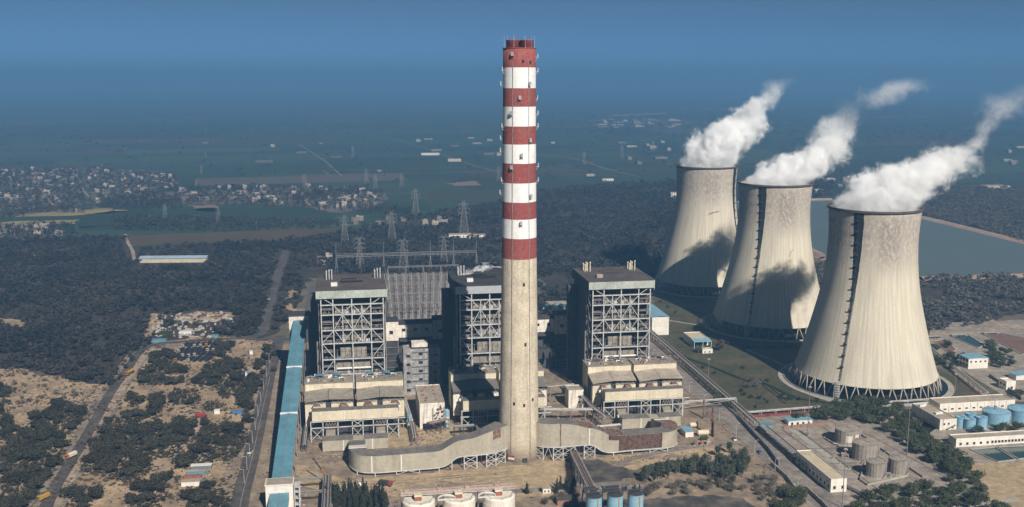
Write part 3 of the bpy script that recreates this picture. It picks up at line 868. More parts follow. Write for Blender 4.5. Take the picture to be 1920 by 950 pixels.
# ---------------------------------------------------------------- cooling towers and their steam
TOWER = [(58.5, 10.5), (56.9, 14.5), (51.0, 34), (45.2, 56), (40.0, 79), (36.9, 101), (35.8, 118), (35.7, 126), (36.2, 138), (37.0, 149)]
def tr_(z):
    for (r0, z0), (r1, z1) in zip(TOWER, TOWER[1:]):
        if z <= z1:
            return r0 + (r1 - r0) * (z - z0) / (z1 - z0)
    return TOWER[-1][0]
def shell_mat():
    m = bpy.data.materials.new('shell_concrete')
    m.use_nodes = True
    n, l = m.node_tree.nodes, m.node_tree.links
    def math_(op, a, b=None, c=None):
        q = n.new('ShaderNodeMath')
        q.operation = op
        for i, x in enumerate((a, b, c)):
            if x is None:
                continue
            if isinstance(x, (int, float)):
                q.inputs[i].default_value = x
            else:
                l.new(x, q.inputs[i])
        return q.outputs[0]
    def rng(x, a, b_, c=0.0, d=1.0):
        q = n.new('ShaderNodeMapRange')
        q.interpolation_type = 'SMOOTHSTEP'
        for i, v in ((1, a), (2, b_), (3, c), (4, d)):
            q.inputs[i].default_value = v
        l.new(x, q.inputs[0])
        return q.outputs[0]
    def mix(f, a, b_):
        q = n.new('ShaderNodeMix')
        q.data_type = 'RGBA'
        l.new(f, q.inputs[0])
        for s, x in ((6, a), (7, b_)):
            if isinstance(x, tuple):
                q.inputs[s].default_value = (*x, 1)
            else:
                l.new(x, q.inputs[s])
        return q.outputs[2]
    tc = n.new('ShaderNodeTexCoord')
    sp = n.new('ShaderNodeSeparateXYZ')
    l.new(tc.outputs['Object'], sp.inputs[0])
    x, y, z = sp.outputs
    ang = math_('ARCTAN2', x, math_('MULTIPLY', y, -1.0))       # 0 at the ladder (-Y)
    def noise(cx, cy_, cz, det=4, w=.6, sc=1.0):
        cb = n.new('ShaderNodeCombineXYZ')
        l.new(cx, cb.inputs[0])
        if cy_ is not None:
            l.new(cy_, cb.inputs[1])
        if cz is not None:
            l.new(cz, cb.inputs[2])
        t = n.new('ShaderNodeTexNoise')
        t.inputs['Scale'].default_value = sc
        t.inputs['Detail'].default_value = det
        t.inputs['Roughness'].default_value = w
        l.new(cb.outputs[0], t.inputs['Vector'])
        return t.outputs[0]
    streak = noise(math_('MULTIPLY', ang, 26.0), None, math_('MULTIPLY', z, .018), 5, .65)
    rings = noise(math_('MULTIPLY', ang, 16.0), None, math_('MULTIPLY', z, 1.1), 4, .65)
    block = noise(math_('MULTIPLY', ang, 14.0), None, math_('MULTIPLY', z, .22), 5, .7)
    cloud = noise(math_('MULTIPLY', ang, 2.2), None, math_('MULTIPLY', z, .025), 3, .5)
    c = mix(rng(streak, .35, .65), (.62, .56, .445), (.49, .435, .345))
    c = mix(math_('MULTIPLY', rng(rings, .45, .68), .3), c, (.36, .32, .255))
    c = mix(math_('MULTIPLY', rng(cloud, .45, .7), .3), c, (.36, .32, .28))
    # greyer, speckled upper third and two weathered patches
    up = rng(z, 92, 128)
    c = mix(math_('MULTIPLY', up, rng(block, .35, .62, .25, .95)), c, (.33, .285, .25))
    for a0, sgn, k in ((.72, 1, .5), (-.95, 1, .4)):
        da = math_('ABSOLUTE', math_('SUBTRACT', ang, a0))
        pm = math_('MULTIPLY', rng(math_('ADD', da, math_('MULTIPLY', block, .5)), .62, .42), math_('MULTIPLY', rng(z, 95, 118), rng(z, 146, 138)))
        c = mix(math_('MULTIPLY', pm, math_('MULTIPLY', rng(block, .3, .62), k)), c, (.17, .14, .125))
    # dark run beside the ladder, widest at the rim
    wd = rng(z, 55, 146, .022, .115)
    dk = math_('SUBTRACT', math_('ABSOLUTE', math_('SUBTRACT', ang, .01)), math_('MULTIPLY', math_('SUBTRACT', block, .5), .04))
    c = mix(math_('MULTIPLY', math_('LESS_THAN', dk, wd), rng(z, 30, 100, .3, 1.0)), c, (.018, .018, .02))
    c = mix(math_('MULTIPLY', rng(streak, .60, .78), .25), c, (.22, .19, .16))
    bs = n['Principled BSDF']
    bs.inputs['Roughness'].default_value = .9
    bs.inputs['Specular IOR Level'].default_value = .2
    l.new(c, bs.inputs['Base Color'])
    bp = n.new('ShaderNodeBump')
    bp.inputs['Strength'].default_value = .03
    bp.inputs['Distance'].default_value = .6
    l.new(math_('SINE', math_('MULTIPLY', ang, 120.0)), bp.inputs['Height'])
    l.new(bp.outputs[0], bs.inputs['Normal'])
    return m
M['shell'] = shell_mat()
M['rim'] = mat('rim_concrete', (.10, .085, .075), (.06, .052, .048), .3)
M['inside'] = mat('inside_dark', (.03, .03, .034), (.02, .02, .024), .1)
tw = thing('cooling_tower', 'nearest of the three concrete cooling towers, its whole round basin in view', 'cooling tower', (302.2, 832.8, 0), 0, 'cooling towers in a row')
pr = []
for i in range(40):
    z = 10.5 + (149 - 10.5) * i / 39
    pr.append((0, z))
import bisect
zs_, rs_ = [p[1] for p in TOWER], [p[0] for p in TOWER]
def spline_r(z):
    i = min(max(bisect.bisect(zs_, z) - 1, 0), len(zs_) - 2)
    def tang(k):
        a, c = max(k - 1, 0), min(k + 1, len(zs_) - 1)
        return (rs_[c] - rs_[a]) / (zs_[c] - zs_[a])
    h = zs_[i + 1] - zs_[i]
    t = (z - zs_[i]) / h
    return ((2 * t ** 3 - 3 * t * t + 1) * rs_[i] + (t ** 3 - 2 * t * t + t) * h * tang(i) + (-2 * t ** 3 + 3 * t * t) * rs_[i + 1] + (t ** 3 - t * t) * h * tang(i + 1))
pr = [(spline_r(z), z) for _, z in pr]
b = MB()
b.lathe(pr + [(r - .7, z) for r, z in reversed(pr)] + [pr[0]], 96, cap=False)
b.build('shell', M['shell'], tw, smooth=True)
b = MB()
b.lathe([(37.0, 147.6), (38.3, 148.2), (38.3, 149.7), (36.2, 149.7), (36.2, 147.6), (37.0, 147.6)], 96, cap=False)
b.build('rim', M['rim'], tw)
first = None
for i in range(40):
    if first is None:
        q = MB()
        for s in (-1, 1):
            q.tube((61.6 * math.sin(s * .012), -61.6 * math.cos(s * .012), 0), (58.3 * math.sin(s * .071), -58.3 * math.cos(s * .071), 11), .55, .5, 8)
        o = first = q.build('leg_pair', M['concrete'], tw, smooth=True)
    else:
        o = link('leg_pair', first.data, tw)
    o.rotation_euler = (0, 0, 2 * math.pi * i / 40)
b = MB()
b.lathe([(57.5, 10.0), (50, 9.2), (0.5, 9.0)], 48, cap=False)
b.lathe([(48, .4), (48, 9)], 48, cap=False)
b.build('fill_pack', M['inside'], tw)
b = MB()
b.lathe([(66.4, 0), (66.4, 1.1), (67.0, 1.1), (67.0, 0)], 96, cap=False)
b.lathe([(67.0, .35), (71.5, .35)], 96, cap=False)
b.build('basin_wall', M['kerb'], tw)
b = MB()
b.lathe([(66.4, .6), (.5, .6)], 64, cap=False)
b.build('basin_water', M['basin'], tw)
b = MB()
lr = lambda z: spline_r(max(z, 10.5)) + .35
for i in range(46):
    z = 12 + i * 3
    b.beam((-.5, -lr(z), z), (-.5, -lr(z + 3), z + 3), .22)
    b.beam((.5, -lr(z), z), (.5, -lr(z + 3), z + 3), .22)
    b.beam((-.6, -lr(z) - .9, z), (.6, -lr(z) - .9, z), .16)
tl = b.build('ladder', M['dark_steel'], tw)
for z in range(24, 148, 9):
    q = MB()
    q.box(-1.4, 1.4, -lr(z) - 1.4, -lr(z) + .3, z, z + .3)
    q.box(-1.4, 1.4, -lr(z) - 1.4, -lr(z) - 1.25, z + .2, z + 1.4)
    q.build('ladder_platform', M['dark_steel'], tl)
b = MB()
for sx in (-1.8, 1.8):
    for yy in (-61.5, -64.5):
        b.beam((sx, yy, 0), (sx, yy + (1.5 if yy < -62 else .8), 14), .35)
for k in range(7):
    z = 2 * k
    b.beam((-1.8, -64.5, z), (1.8, -64.2, z + 2), .3)
    b.box(-2, 2, -64.6, -61.4, z + 1.9, z + 2.1)
b.build('stair_tower', M['pale_steel'], tw)
def face_az(x, y, phi):
    """turn so that local -Y looks to the camera, shifted by phi"""
    return math.atan2(x, -y * -1) * -1 + phi
tw.rotation_euler = (0, 0, -math.atan2(302.2, 832.8) - R(19))
t2 = dup(tw, (270.3, 1030.2, 0), -math.atan2(270.3, 1030.2) - R(20), 'middle cooling tower of the row, a plume-shaped shadow across its lower right side')
t1 = dup(tw, (238.4, 1231.6, 0), -math.atan2(238.4, 1231.6) + R(66), 'farthest of the three cooling towers, behind the other two and partly hidden')

def steam(name, label, loc, pts, h, xr, rr, dens, nsc, amp, seed, step=.35, off=(0, 0)):
    """pts = (t, x, r, density) along the height; x in units of xr, r in units of rr"""
    m = bpy.data.materials.new('steam')
    m.use_nodes = True
    m.cycles.volume_step_rate = step
    n, l = m.node_tree.nodes, m.node_tree.links
    n.remove(n['Principled BSDF'])
    def math_(op, a, b=None, c=None):
        q = n.new('ShaderNodeMath')
        q.operation = op
        for i, x in enumerate((a, b, c)):
            if x is None:
                continue
            if isinstance(x, (int, float)):
                q.inputs[i].default_value = x
            else:
                l.new(x, q.inputs[i])
        return q.outputs[0]
    tc, sp, rm, sr = n.new('ShaderNodeTexCoord'), n.new('ShaderNodeSeparateXYZ'), n.new('ShaderNodeValToRGB'), n.new('ShaderNodeSeparateColor')
    l.new(tc.outputs['Object'], sp.inputs[0])
    x, y, z = sp.outputs
    # large billows push the whole plume about, small ones fray its edge
    def noise(sc, det, w, dist=0.0, o=0.0):
        mp = n.new('ShaderNodeMapping')
        mp.inputs['Location'].default_value = (seed * 3.7 + o, seed * 1.9 - o, seed + o)
        l.new(tc.outputs['Object'], mp.inputs[0])
        t = n.new('ShaderNodeTexNoise')
        t.inputs['Scale'].default_value = sc
        t.inputs['Detail'].default_value = det
        t.inputs['Roughness'].default_value = w
        t.inputs['Distortion'].default_value = dist
        l.new(mp.outputs[0], t.inputs['Vector'])
        return t
    big = noise(.75 / nsc, 3, .55)
    fine = noise(1.5 / nsc, 8, .68, .8, 17)
    bs = n.new('ShaderNodeSeparateColor')
    l.new(big.outputs[1], bs.inputs[0])
    grow = math_('MINIMUM', math_('DIVIDE', z, h * .3), 1.0)
    wx = math_('MULTIPLY', math_('MULTIPLY', math_('SUBTRACT', bs.outputs[0], .5), nsc * 2.3), grow)
    wy = math_('MULTIPLY', math_('MULTIPLY', math_('SUBTRACT', bs.outputs[1], .5), nsc * 2.3), grow)
    wz = math_('MULTIPLY', math_('MULTIPLY', math_('SUBTRACT', bs.outputs[2], .5), nsc * 2.4), grow)
    t = math_('DIVIDE', math_('ADD', z, wz), h)
    l.new(t, rm.inputs[0])
    rm.color_ramp.interpolation = 'CARDINAL' if len(pts) > 3 else 'LINEAR'
    els = rm.color_ramp.elements
    while len(els) < len(pts):
        els.new(.5)
    for e, (tt, px, pr_, pd) in zip(els, pts):
        e.position = tt
        e.color = (px / xr, pr_ / rr, pd, 1)
    l.new(rm.outputs[0], sr.inputs[0])
    cx, r, d = math_('MULTIPLY', sr.outputs[0], xr), math_('MAXIMUM', math_('MULTIPLY', sr.outputs[1], rr), .5), math_('MAXIMUM', sr.outputs[2], 0.0)
    dx = math_('DIVIDE', math_('SUBTRACT', math_('ADD', x, wx), cx), r)
    dy = math_('DIVIDE', math_('ADD', y, wy), r)
    dist = math_('SQRT', math_('ADD', math_('MULTIPLY', dx, dx), math_('MULTIPLY', dy, dy)))
    f = math_('ADD', math_('SUBTRACT', 1.0, dist), math_('MULTIPLY', math_('SUBTRACT', fine.outputs[0], .5), math_('MULTIPLY_ADD', grow, amp * .8, amp * .2)))
    f = math_('MULTIPLY', math_('MINIMUM', math_('MAXIMUM', math_('MULTIPLY', f, 1.5), 0.0), 1.0), d)
    thin = noise(3.2 / nsc, 4, .7, 1.5, 31)
    tm = n.new('ShaderNodeMapRange')
    tm.inputs[1].default_value, tm.inputs[2].default_value, tm.inputs[3].default_value, tm.inputs[4].default_value = .38, .62, .12, 1.7
    l.new(thin.outputs[0], tm.inputs[0])
    f = math_('MULTIPLY', f, tm.outputs[0])
    edge = n.new('ShaderNodeMapRange')
    edge.inputs[1].default_value, edge.inputs[2].default_value = 1.0, .72
    l.new(math_('ADD', math_('DIVIDE', z, h), math_('MULTIPLY', math_('SUBTRACT', fine.outputs[0], .5), .35)), edge.inputs[0])
    f = math_('MULTIPLY', math_('MULTIPLY', f, edge.outputs[0]), dens)
    v = n.new('ShaderNodeVolumePrincipled')
    v.inputs['Color'].default_value = (.997, .997, .997, 1)
    v.inputs['Anisotropy'].default_value = -.35
    l.new(f, v.inputs['Density'])
    l.new(v.outputs[0], n['Material Output'].inputs['Volume'])
    prof = [p for p in pts]
    b = MB()
    N = 20
    rings = []
    K = 14
    for k in range(K + 1):
        t_ = k / K
        for (t0, x0, r0, _), (t1_, x1, r1, _) in zip(prof, prof[1:]):
            if t_ <= t1_ + 1e-6:
                u = (t_ - t0) / (t1_ - t0)
                break
        px, pr_ = x0 + (x1 - x0) * u, r0 + (r1 - r0) * u
        gr = min(1, t_ / .3)
        mg = pr_ * (1 + amp * .45 * gr) + nsc * .9 * gr
        rings.append((px, mg if k else min(pr_ * 1.0, mg), t_ * h))
    for px, mg, z_ in rings:
        for i in range(N):
            a = 2 * math.pi * i / N
            b.v.append((px + mg * math.cos(a), mg * math.sin(a), z_))
    for k in range(K):
        for i in range(N):
            j = (i + 1) % N
            b.f.append((k * N + i, k * N + j, (k + 1) * N + j, (k + 1) * N + i))
            b.m.append(0)
    b.f += [tuple(N - 1 - i for i in range(N)), tuple(K * N + i for i in range(N))]
    b.m += [0, 0]
    o = b.build(name, m, None, loc)
    return tag(o, label, 'steam', None)
ZR = 143.5
steam('steam_plume', 'white steam plume rising from the nearest cooling tower, thinning far to the right', (302.2, 832.8, ZR),
      [(0, 0, 34, 1), (.14, 7, 37, 1), (.26, 22, 36, .9), (.38, 44, 30, .55), (.48, 66, 20, .3), (.57, 79, 13, .16), (.68, 91, 13, .11), (.82, 104, 19, .1), (1.0, 126, 24, .08)], 108, 130, 44, .34, 20, 2.1, 1)
steam('steam_plume', 'white steam plume from the middle cooling tower, bending right then breaking into wisps', (270.3, 1030.2, ZR),
      [(0, 0, 34, 1), (.15, 12, 36, 1), (.30, 32, 32, .85), (.44, 48, 26, .6), (.57, 57, 21, .35), (.72, 62, 20, .14), (.86, 68, 17, .06), (1.0, 72, 14, .03)], 92, 84, 44, .34, 19, 2.2, 2)
steam('steam_plume', 'tallest and densest white steam plume, above the farthest cooling tower', (238.4, 1231.6, ZR),
      [(0, 0, 34, 1), (.15, 6, 37, 1), (.32, 17, 39, .9), (.46, 32, 34, .7), (.58, 47, 24, .4), (.70, 58, 16, .35), (.82, 70, 17, .3), (1.0, 92, 15, .15)], 112, 98, 46, .34, 22, 2.1, 3)
pw = Vector((0, 1010, 0))
k_ = (1640 - 960) / FPX
steam('steam_wisp', 'thin detached wisp of white steam drifting above the gap between the middle and nearest plumes', (352, 1010, 222),
      [(0, 6, 12, .0), (.25, 12, 20, .3), (.6, 24, 26, .5), (1.0, 44, 22, .2)], 34, 50, 30, .05, 15, 2.2, 5)

# ---------------------------------------------------------------- boiler houses
def bz(zx, zy):
    u, z = onv(560 + zx / 4.317, 500 + zy / 4.317, 124)
    return (u + 110.5, z)
bh = thing('boiler_house', 'steel framed boiler house standing left of the chimney, blue conveyor beside it', 'boiler house', P(-110.5, 124), AX, 'three boiler houses of the plant')
BW, BD = 26.0, 61.0
ZF0, ZF1 = bz(430, 245)[1], 93.0
b = MB()
b.hexa([(-BW - 1, -1, ZF1), (BW + 1, -1, ZF1), (BW + 1, BD, ZF1 + 1), (-BW - 1, BD, ZF1 + 1), (-BW - 1, -1, ZF1 + .5), (BW + 1, -1, ZF1 + .5), (BW + 1, BD, ZF1 + 1.5), (-BW - 1, BD, ZF1 + 1.5)])
b.build('roof', M['rust_roof'], bh)
b = MB()
b.box(-BW - 1.4, BW + 1.4, -1.5, -1.02, ZF0, ZF1 + 1.1)
b.build('fascia', M['fascia'], bh)
for sx in (-1, 1):
    b = MB()
    xa, xb = sorted((sx * (BW + 1.02), sx * (BW + 1.4)))
    b.box(xa, xb, -1.0, BD, ZF0 - 2, ZF1 + 1.4)
    b.build('side_fascia', M['fascia'] if sx > 0 else M['cladding'], bh)  # left fascia takes the dark cladding colour, its shade painted in
b = MB()
b.box(-9, 9, 30, 33, ZF1 + .9, ZF1 + 2.2)
b.box(-8, 4, 42, 44, ZF1 + 1.1, ZF1 + 1.9)
b.build('ridge_vent', M['black'], bh)
b = MB()
b.box(-16, -11, 18, 22, ZF1 + .8, ZF1 + 3.4)
b.build('roof_box', M['white_paint'], bh)
for x0 in (-20, 19):
    for k in range(5):
        q = MB()
        xx, yy2 = x0 + (k % 3) * 2.2, 44 + (k // 3) * 5 + (k % 2)
        q.tube((xx, yy2, ZF1), (xx, yy2, ZF1 + 6.5 + (k % 3)), .45, .4, 8)
        q.tube((xx, yy2, ZF1 + 6.4 + (k % 3)), (xx, yy2, ZF1 + 7.6 + (k % 3)), .6, .6, 8)
        q.build('vent_pipe', M['pale_steel'], bh)
LV = [bz(430, y)[1] for y in (300, 380, 505, 612, 740, 862)]
XC = [bz(x, 500)[0] for x in (186, 283, 435, 588, 689)]
for x in XC:
    b = MB()
    b.beam((x, 0, 0), (x, 0, ZF0), .78, .78)
    b.build('column', M['pale_steel'], bh)
for z in LV:
    b = MB()
    b.beam((XC[0], 0, z), (XC[-1], 0, z), .6, .85)
    b.build('beam', M['pale_steel'], bh)
for x in (bz(358, 450)[0], bz(512, 450)[0]):
    b = MB()
    b.beam((x, 0, LV[3]), (x, 0, LV[0]), .6, .6)
    b.build('hanger', M['pale_steel'], bh)
DG = [((275, 300), (355, 380)), ((430, 300), (355, 380)), ((435, 300), (510, 380)), ((585, 300), (512, 380)), ((355, 380), (290, 500)), ((355, 380), (437, 500)), ((512, 380), (441, 500)), ((512, 380), (588, 480)),
      ((288, 508), (195, 612)), ((290, 508), (366, 608)), ((438, 508), (370, 608)), ((442, 508), (515, 600)), ((588, 498), (517, 600)), ((590, 498), (690, 598)), ((195, 622), (290, 735)), ((690, 610), (602, 720)),
      ((285, 755), (208, 862)), ((607, 748), (700, 838)), ((195, 255), (272, 298)), ((668, 240), (588, 294))]
for p, q in DG:
    b = MB()
    (x0, z0), (x1, z1) = bz(*p), bz(*q)
    b.beam((x0, .1, z0), (x1, .1, z1), .45, .45)
    b.build('brace', M['pale_steel'], bh)
for y_, m_ in ((8.6, 'mid_steel'), (20, 'dark_steel')):
    for x in XC[:2] + [0.0] + XC[3:]:
        b = MB()
        b.beam((x, y_, 0), (x, y_, ZF0), .55)
        b.build('inner_column', M[m_], bh)
for k in range(len(LV)):
    z = LV[k] - (LV[k] - (LV[k + 1] if k + 1 < len(LV) else 0)) * .5
    b = MB()
    b.beam((XC[0], .3, z), (XC[1], .3, z), .28)
    b.beam((XC[3], .3, z), (XC[4], .3, z), .28)
    b.beam((XC[0], .3, z + 1.1), (XC[4], .3, z + 1.1), .12)
    b.beam((XC[0], 8.3, z), (XC[4], 8.3, z), .45)
    b.build('walkway_beam', M['mid_steel'], bh)
    for x0, x1 in ((XC[0], XC[1]), (XC[3], XC[4])):
        b = MB()
        b.beam((x0, 8.4, z), (x1, 8.4, LV[k]), .3)
        b.box(x0 + .6, x1 - .6, 2.2, 7.5, z - .25, z)
        b.build('stair_flight', M['mid_steel'], bh)
# the boiler itself, set back behind the frame
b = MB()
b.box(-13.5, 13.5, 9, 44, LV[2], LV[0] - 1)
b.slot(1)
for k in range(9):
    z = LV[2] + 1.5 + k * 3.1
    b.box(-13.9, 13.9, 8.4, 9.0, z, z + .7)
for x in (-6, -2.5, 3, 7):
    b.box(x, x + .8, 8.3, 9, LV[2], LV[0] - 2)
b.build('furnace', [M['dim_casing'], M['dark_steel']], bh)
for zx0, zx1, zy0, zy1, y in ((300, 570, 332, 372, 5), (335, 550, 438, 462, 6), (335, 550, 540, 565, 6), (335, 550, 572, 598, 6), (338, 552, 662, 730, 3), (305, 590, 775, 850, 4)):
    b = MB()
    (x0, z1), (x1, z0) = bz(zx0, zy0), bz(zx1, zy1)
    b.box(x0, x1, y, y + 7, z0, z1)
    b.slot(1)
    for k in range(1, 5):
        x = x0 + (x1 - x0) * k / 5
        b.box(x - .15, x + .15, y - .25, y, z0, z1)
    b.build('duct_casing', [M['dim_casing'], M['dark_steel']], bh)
b = MB()
z = bz(430, 820)[1]
b.tube((-13, 1.9, z), (15, 1.9, z), .8, .8, 12)
b.build('steam_pipe', M['white_paint'], bh)
for k, z in enumerate(LV[:6]):
    b = MB()
    b.box(XC[0], XC[1] - .6, 1, 40, z - .5, z - .15)
    b.box(XC[3] + .6, XC[4], 1, 40, z - .5, z - .15)
    b.box(XC[1], XC[3], 1.2, 8, z - .5, z - .15)
    b.build('platform', M['dark_steel'], bh)
    if k:
        q = MB()
        r = random.Random(k)
        for x0, x1 in ((XC[0], XC[1]), (XC[3], XC[4])):
            q.beam((x0, 1.2, z + 1.2), (x1, 1.2, z + 1.2), .12)
            for j in range(7):
                xx = r.uniform(x0 + 1, x1 - 2)
                q.box(xx, xx + r.uniform(.6, 2.2), 2.5, 4, z - .1, z + r.uniform(.8, 2.6))
            for j in range(3):
                zz = z + r.uniform(1.6, 7)
                q.tube((x0 + .5, 3 + j, zz), (x1 - .5, 3 + j, zz), .25, .25, 6)
        q.build('equipment', M['mid_steel'], bh)
        q = MB()
        for y_ in (1.1, 7.9):
            for zz in (.6, 1.2):
                q.beam((XC[1], y_, z + zz), (XC[3], y_, z + zz), .1)
            for j in range(14):
                xx = XC[1] + (XC[3] - XC[1]) * j / 13
                q.beam((xx, y_, z), (xx, y_, z + 1.2), .1)
        q.build('handrail', M['pale_steel'], bh)
        q = MB()
        for j in range(9):
            xx = r.uniform(XC[1] + 1, XC[3] - 2)
            hh = r.uniform(.8, 3.4)
            if j % 3:
                q.box(xx, xx + r.uniform(.5, 2.5), 1.8, 3.4, z - .1, z + hh)
            else:
                q.tube((xx, 2.5, z), (xx, 2.5, z + 7), .3, .3, 6)
        q.build('pipework', M[('mid_steel', 'pale_steel')[k % 2]], bh)
b = MB()
b.box(-BW, -BW + .5, 14, BD - 1, 0, ZF0)
b.build('side_cladding', M['cladding'], bh)
b = MB()
b.box(BW - .5, BW, 14, BD - 1, 0, ZF0)
b.build('side_cladding', M['cladding'], bh)
b = MB()
b.box(-BW + .6, BW - .6, BD - 1.6, BD - 1, 0, ZF0)
b.build('back_cladding', M['cladding'], bh)
for sx in (-1, 1):
    for y in (7, 14):
        b = MB()
        b.beam((sx * (BW - .4), y - .6, 0), (sx * (BW - .4), y - .6, ZF0), .8)
        b.build('side_column', M['mid_steel'], bh)
    b = MB()
    for i, z in enumerate(LV):
        b.beam((sx * (BW - .4), 0, z), (sx * (BW - .4), 14, z), .6)
        if i:
            b.beam((sx * (BW - .4), .5, z), (sx * (BW - .4), 13, LV[i - 1]), .4)
    b.build('side_brace', M['mid_steel'], bh)
b = MB()
b.box(-BW - 7.5, -BW - .6, 46, 54, 0, 80)
b.box(-BW - 7.9, -BW - .6, 45.6, 54.4, 80, 82)
for k in range(1, 7):
    b.box(-BW - 7.7, -BW - .6, 45.8, 54.2, k * 12, k * 12 + .35)
b.build('lift_shaft', M['cladding'], bh)
b = MB()
b.tube((-BW - 1.6, 8, 10), (-BW - 1.6, 8, 52), .8, .8, 10)
b.tube((-BW - 1.6, 8, 10), (-BW - 4.5, 6, 5), .8, .8, 10)
b.build('riser_pipe', M['mid_steel'], bh)
b2 = dup(bh, P(-2.5, 124), AX, 'boiler house half hidden behind the chimney, steam blowing off its roof')
b3 = dup(bh, P(105.0, 124), AX, 'steel framed boiler house right of the chimney, nearest the cooling towers')
def repaint(root, table):
    for c in root.children:
        k = c.name.split('.')[0]
        if k in table:
            for i, s in enumerate(c.material_slots):
                s.link = 'OBJECT'
                s.material = M[table[k]] if i == 0 else c.data.materials[i]
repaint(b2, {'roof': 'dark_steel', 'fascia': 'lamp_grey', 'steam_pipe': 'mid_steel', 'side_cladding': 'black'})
repaint(b3, {'roof_box': 'flat_roof', 'vent_pipe': 'casing', 'ridge_vent': 'dark_steel'})
q0 = P(-22, 158, 95.8)
steam('steam_leak', 'small ragged cloud of steam blowing off the roof of the boiler house behind the chimney', q0,
      [(0, 0, 1.2, 0), (.15, 3, 3.0, .9), (.4, 12, 5.5, .8), (.7, 24, 5.5, .6), (1.0, 44, 6, .3)], 11, 46, 8, .35, 6, 1.7, 8, .5)

# ---------------------------------------------------------------- precipitators in front of each boiler house
ep = thing('precipitator', 'cream dust precipitator block before the left boiler house, next to the blue conveyor', 'precipitator', P(-110.2, 49), AX, 'precipitators before the boilers')
for k, (x0, x1) in enumerate(((-36, -1.2), (1.2, 36))):
    b = MB()
    b.box(x0, x1, 33, 51, 6, 33)
    b.slot(1).box(x0 - .3, x1 + .3, 32.6, 51.3, 33, 33.5)
    b.build('upper_casing', [M['casing'], M['casing_roof']], ep)
    xm = (x0 + x1) / 2 - .6
    b = MB()
    for a0, a1, za, zb_ in ((x0, xm - .15, 23.9, 25.6), (xm + .15, x1, 25.6, 24.9)):
        b.hexa([(a0, 17, za), (a1, 17, zb_), (a1, 33, zb_ + 3.1), (a0, 33, za + 3.1), (a0, 17, za + .5), (a1, 17, zb_ + .5), (a1, 33, zb_ + 3.6), (a0, 33, za + 3.6)])
    b.build('sloping_roof', M['casing_roof'], ep)
    b = MB()
    b.quad((x0 + .1, 17.6, 5), (x0 + .1, 33, 5), (x0 + .1, 33, 26.9), (x0 + .1, 17.6, 23.9))
    b.quad((x1 - .1, 33, 5), (x1 - .1, 17.6, 5), (x1 - .1, 17.6, 24.9), (x1 - .1, 33, 27.9))
    b.box(x0 + .2, x1 - .2, 21.5, 32.9, 5, 23.6)
    b.build('hopper_casing', M['cladding'], ep)
    for a0, a1 in ((x0, xm - 2.0), (xm + 2.0, x1)):
        b = MB()
        b.box(a0, a1, 18.2, 21.6, 9.5, 21.8)
        b.hexa([(a0, 18.2, 5.5), (a0 + 5, 18.2, 5.5), (a0 + 5, 21.6, 5.5), (a0, 21.6, 5.5), (a0, 18.2, 9.6), (a0 + 10, 18.2, 9.6), (a0 + 10, 21.6, 9.6), (a0, 21.6, 9.6)])
        b.build('lower_casing', M['casing'], ep)
        am = (a0 + a1) / 2 + .8
        q = MB()
        q.hexa([(am - 4, 13.5, 19), (am + 4, 13.5, 19), (am + 4, 18.1, 19), (am - 4, 18.1, 19), (am - 2, 14.5, 22.4), (am + 2, 14.5, 22.4), (am + 2, 18.1, 22.4), (am - 2, 18.1, 22.4)])
        q.slot(1).box(am - 4.3, am + 4.3, 12.6, 13.4, 18.4, 20.2)
        q.slot(2)
        for s in (-1.4, 0, 1.4):
            q.beam((am + s, 17, 22), (am + s * 1.3, 17, 24), .4)
        q.build('outlet_funnel', [M['rust'], M['white_paint'], M['mid_steel']], ep)
        q = MB()
        for i in range(4):
            xx = a0 + (a1 - a0) * (i + .3) / 4
            q.beam((xx, 18.0, 21.8), (xx, 18.0, 24.2), .35)
        q.beam((a0, 18, 23.2), (a1, 18, 23.2), .3)
        q.build('eave_frame', M['mid_steel'], ep)
    # gear on the roof of the casing
    r = random.Random(5 + k)
    for i in range(26):
        q = MB()
        xx, yy2 = r.uniform(x0 + 1, x1 - 5), r.uniform(34, 49)
        if i % 3 == 0:
            q.tube((xx, yy2, 34.6), (xx + r.uniform(3, 7), yy2, 34.6), .4, .4, 6)
            q.box(xx, xx + .6, yy2 - .3, yy2 + .3, 33.5, 34.6)
        else:
            q.box(xx, xx + r.uniform(1.2, 2.8), yy2, yy2 + r.uniform(1.2, 2.5), 33.5, 33.5 + r.uniform(.8, 2.0))
        q.build('roof_gear', M[('white_paint', 'flat_roof', 'mid_steel', 'rust')[i % 4]], ep)
    for xx in (x0 + 10, x1 - 12):
        q = MB()
        for i in range(7):
            a0, a1 = math.pi * i / 7, math.pi * (i + 1) / 7
            q.hexa([(xx - 3.4 * math.cos(a0), 43, 34 + 2.2 * math.sin(a0)), (xx - 3.4 * math.cos(a1), 43, 34 + 2.2 * math.sin(a1)), (xx - 3.4 * math.cos(a1), 49, 34 + 2.2 * math.sin(a1)), (xx - 3.4 * math.cos(a0), 49, 34 + 2.2 * math.sin(a0)),
                    (xx - 3.6 * math.cos(a0), 43, 34 + 2.5 * math.sin(a0)), (xx - 3.6 * math.cos(a1), 43, 34 + 2.5 * math.sin(a1)), (xx - 3.6 * math.cos(a1), 49, 34 + 2.5 * math.sin(a1)), (xx - 3.6 * math.cos(a0), 49, 34 + 2.5 * math.sin(a0))])
        q.build('roof_hood', M['blue_sheet'], ep)
    for xx in (x0 + 1, (x0 + x1) / 2, x1 - 1):
        q = MB()
        for yy2 in (20, 34, 49):
            q.beam((xx, yy2, 0), (xx, yy2, 6), .7)
        q.beam((xx, 20, .3), (xx, 34, 5.8), .35)
        q.build('support', M['mid_steel'], ep)
b = MB()
b.box(-30.4, .2, 0, 6.5, 15.5, 22.6)
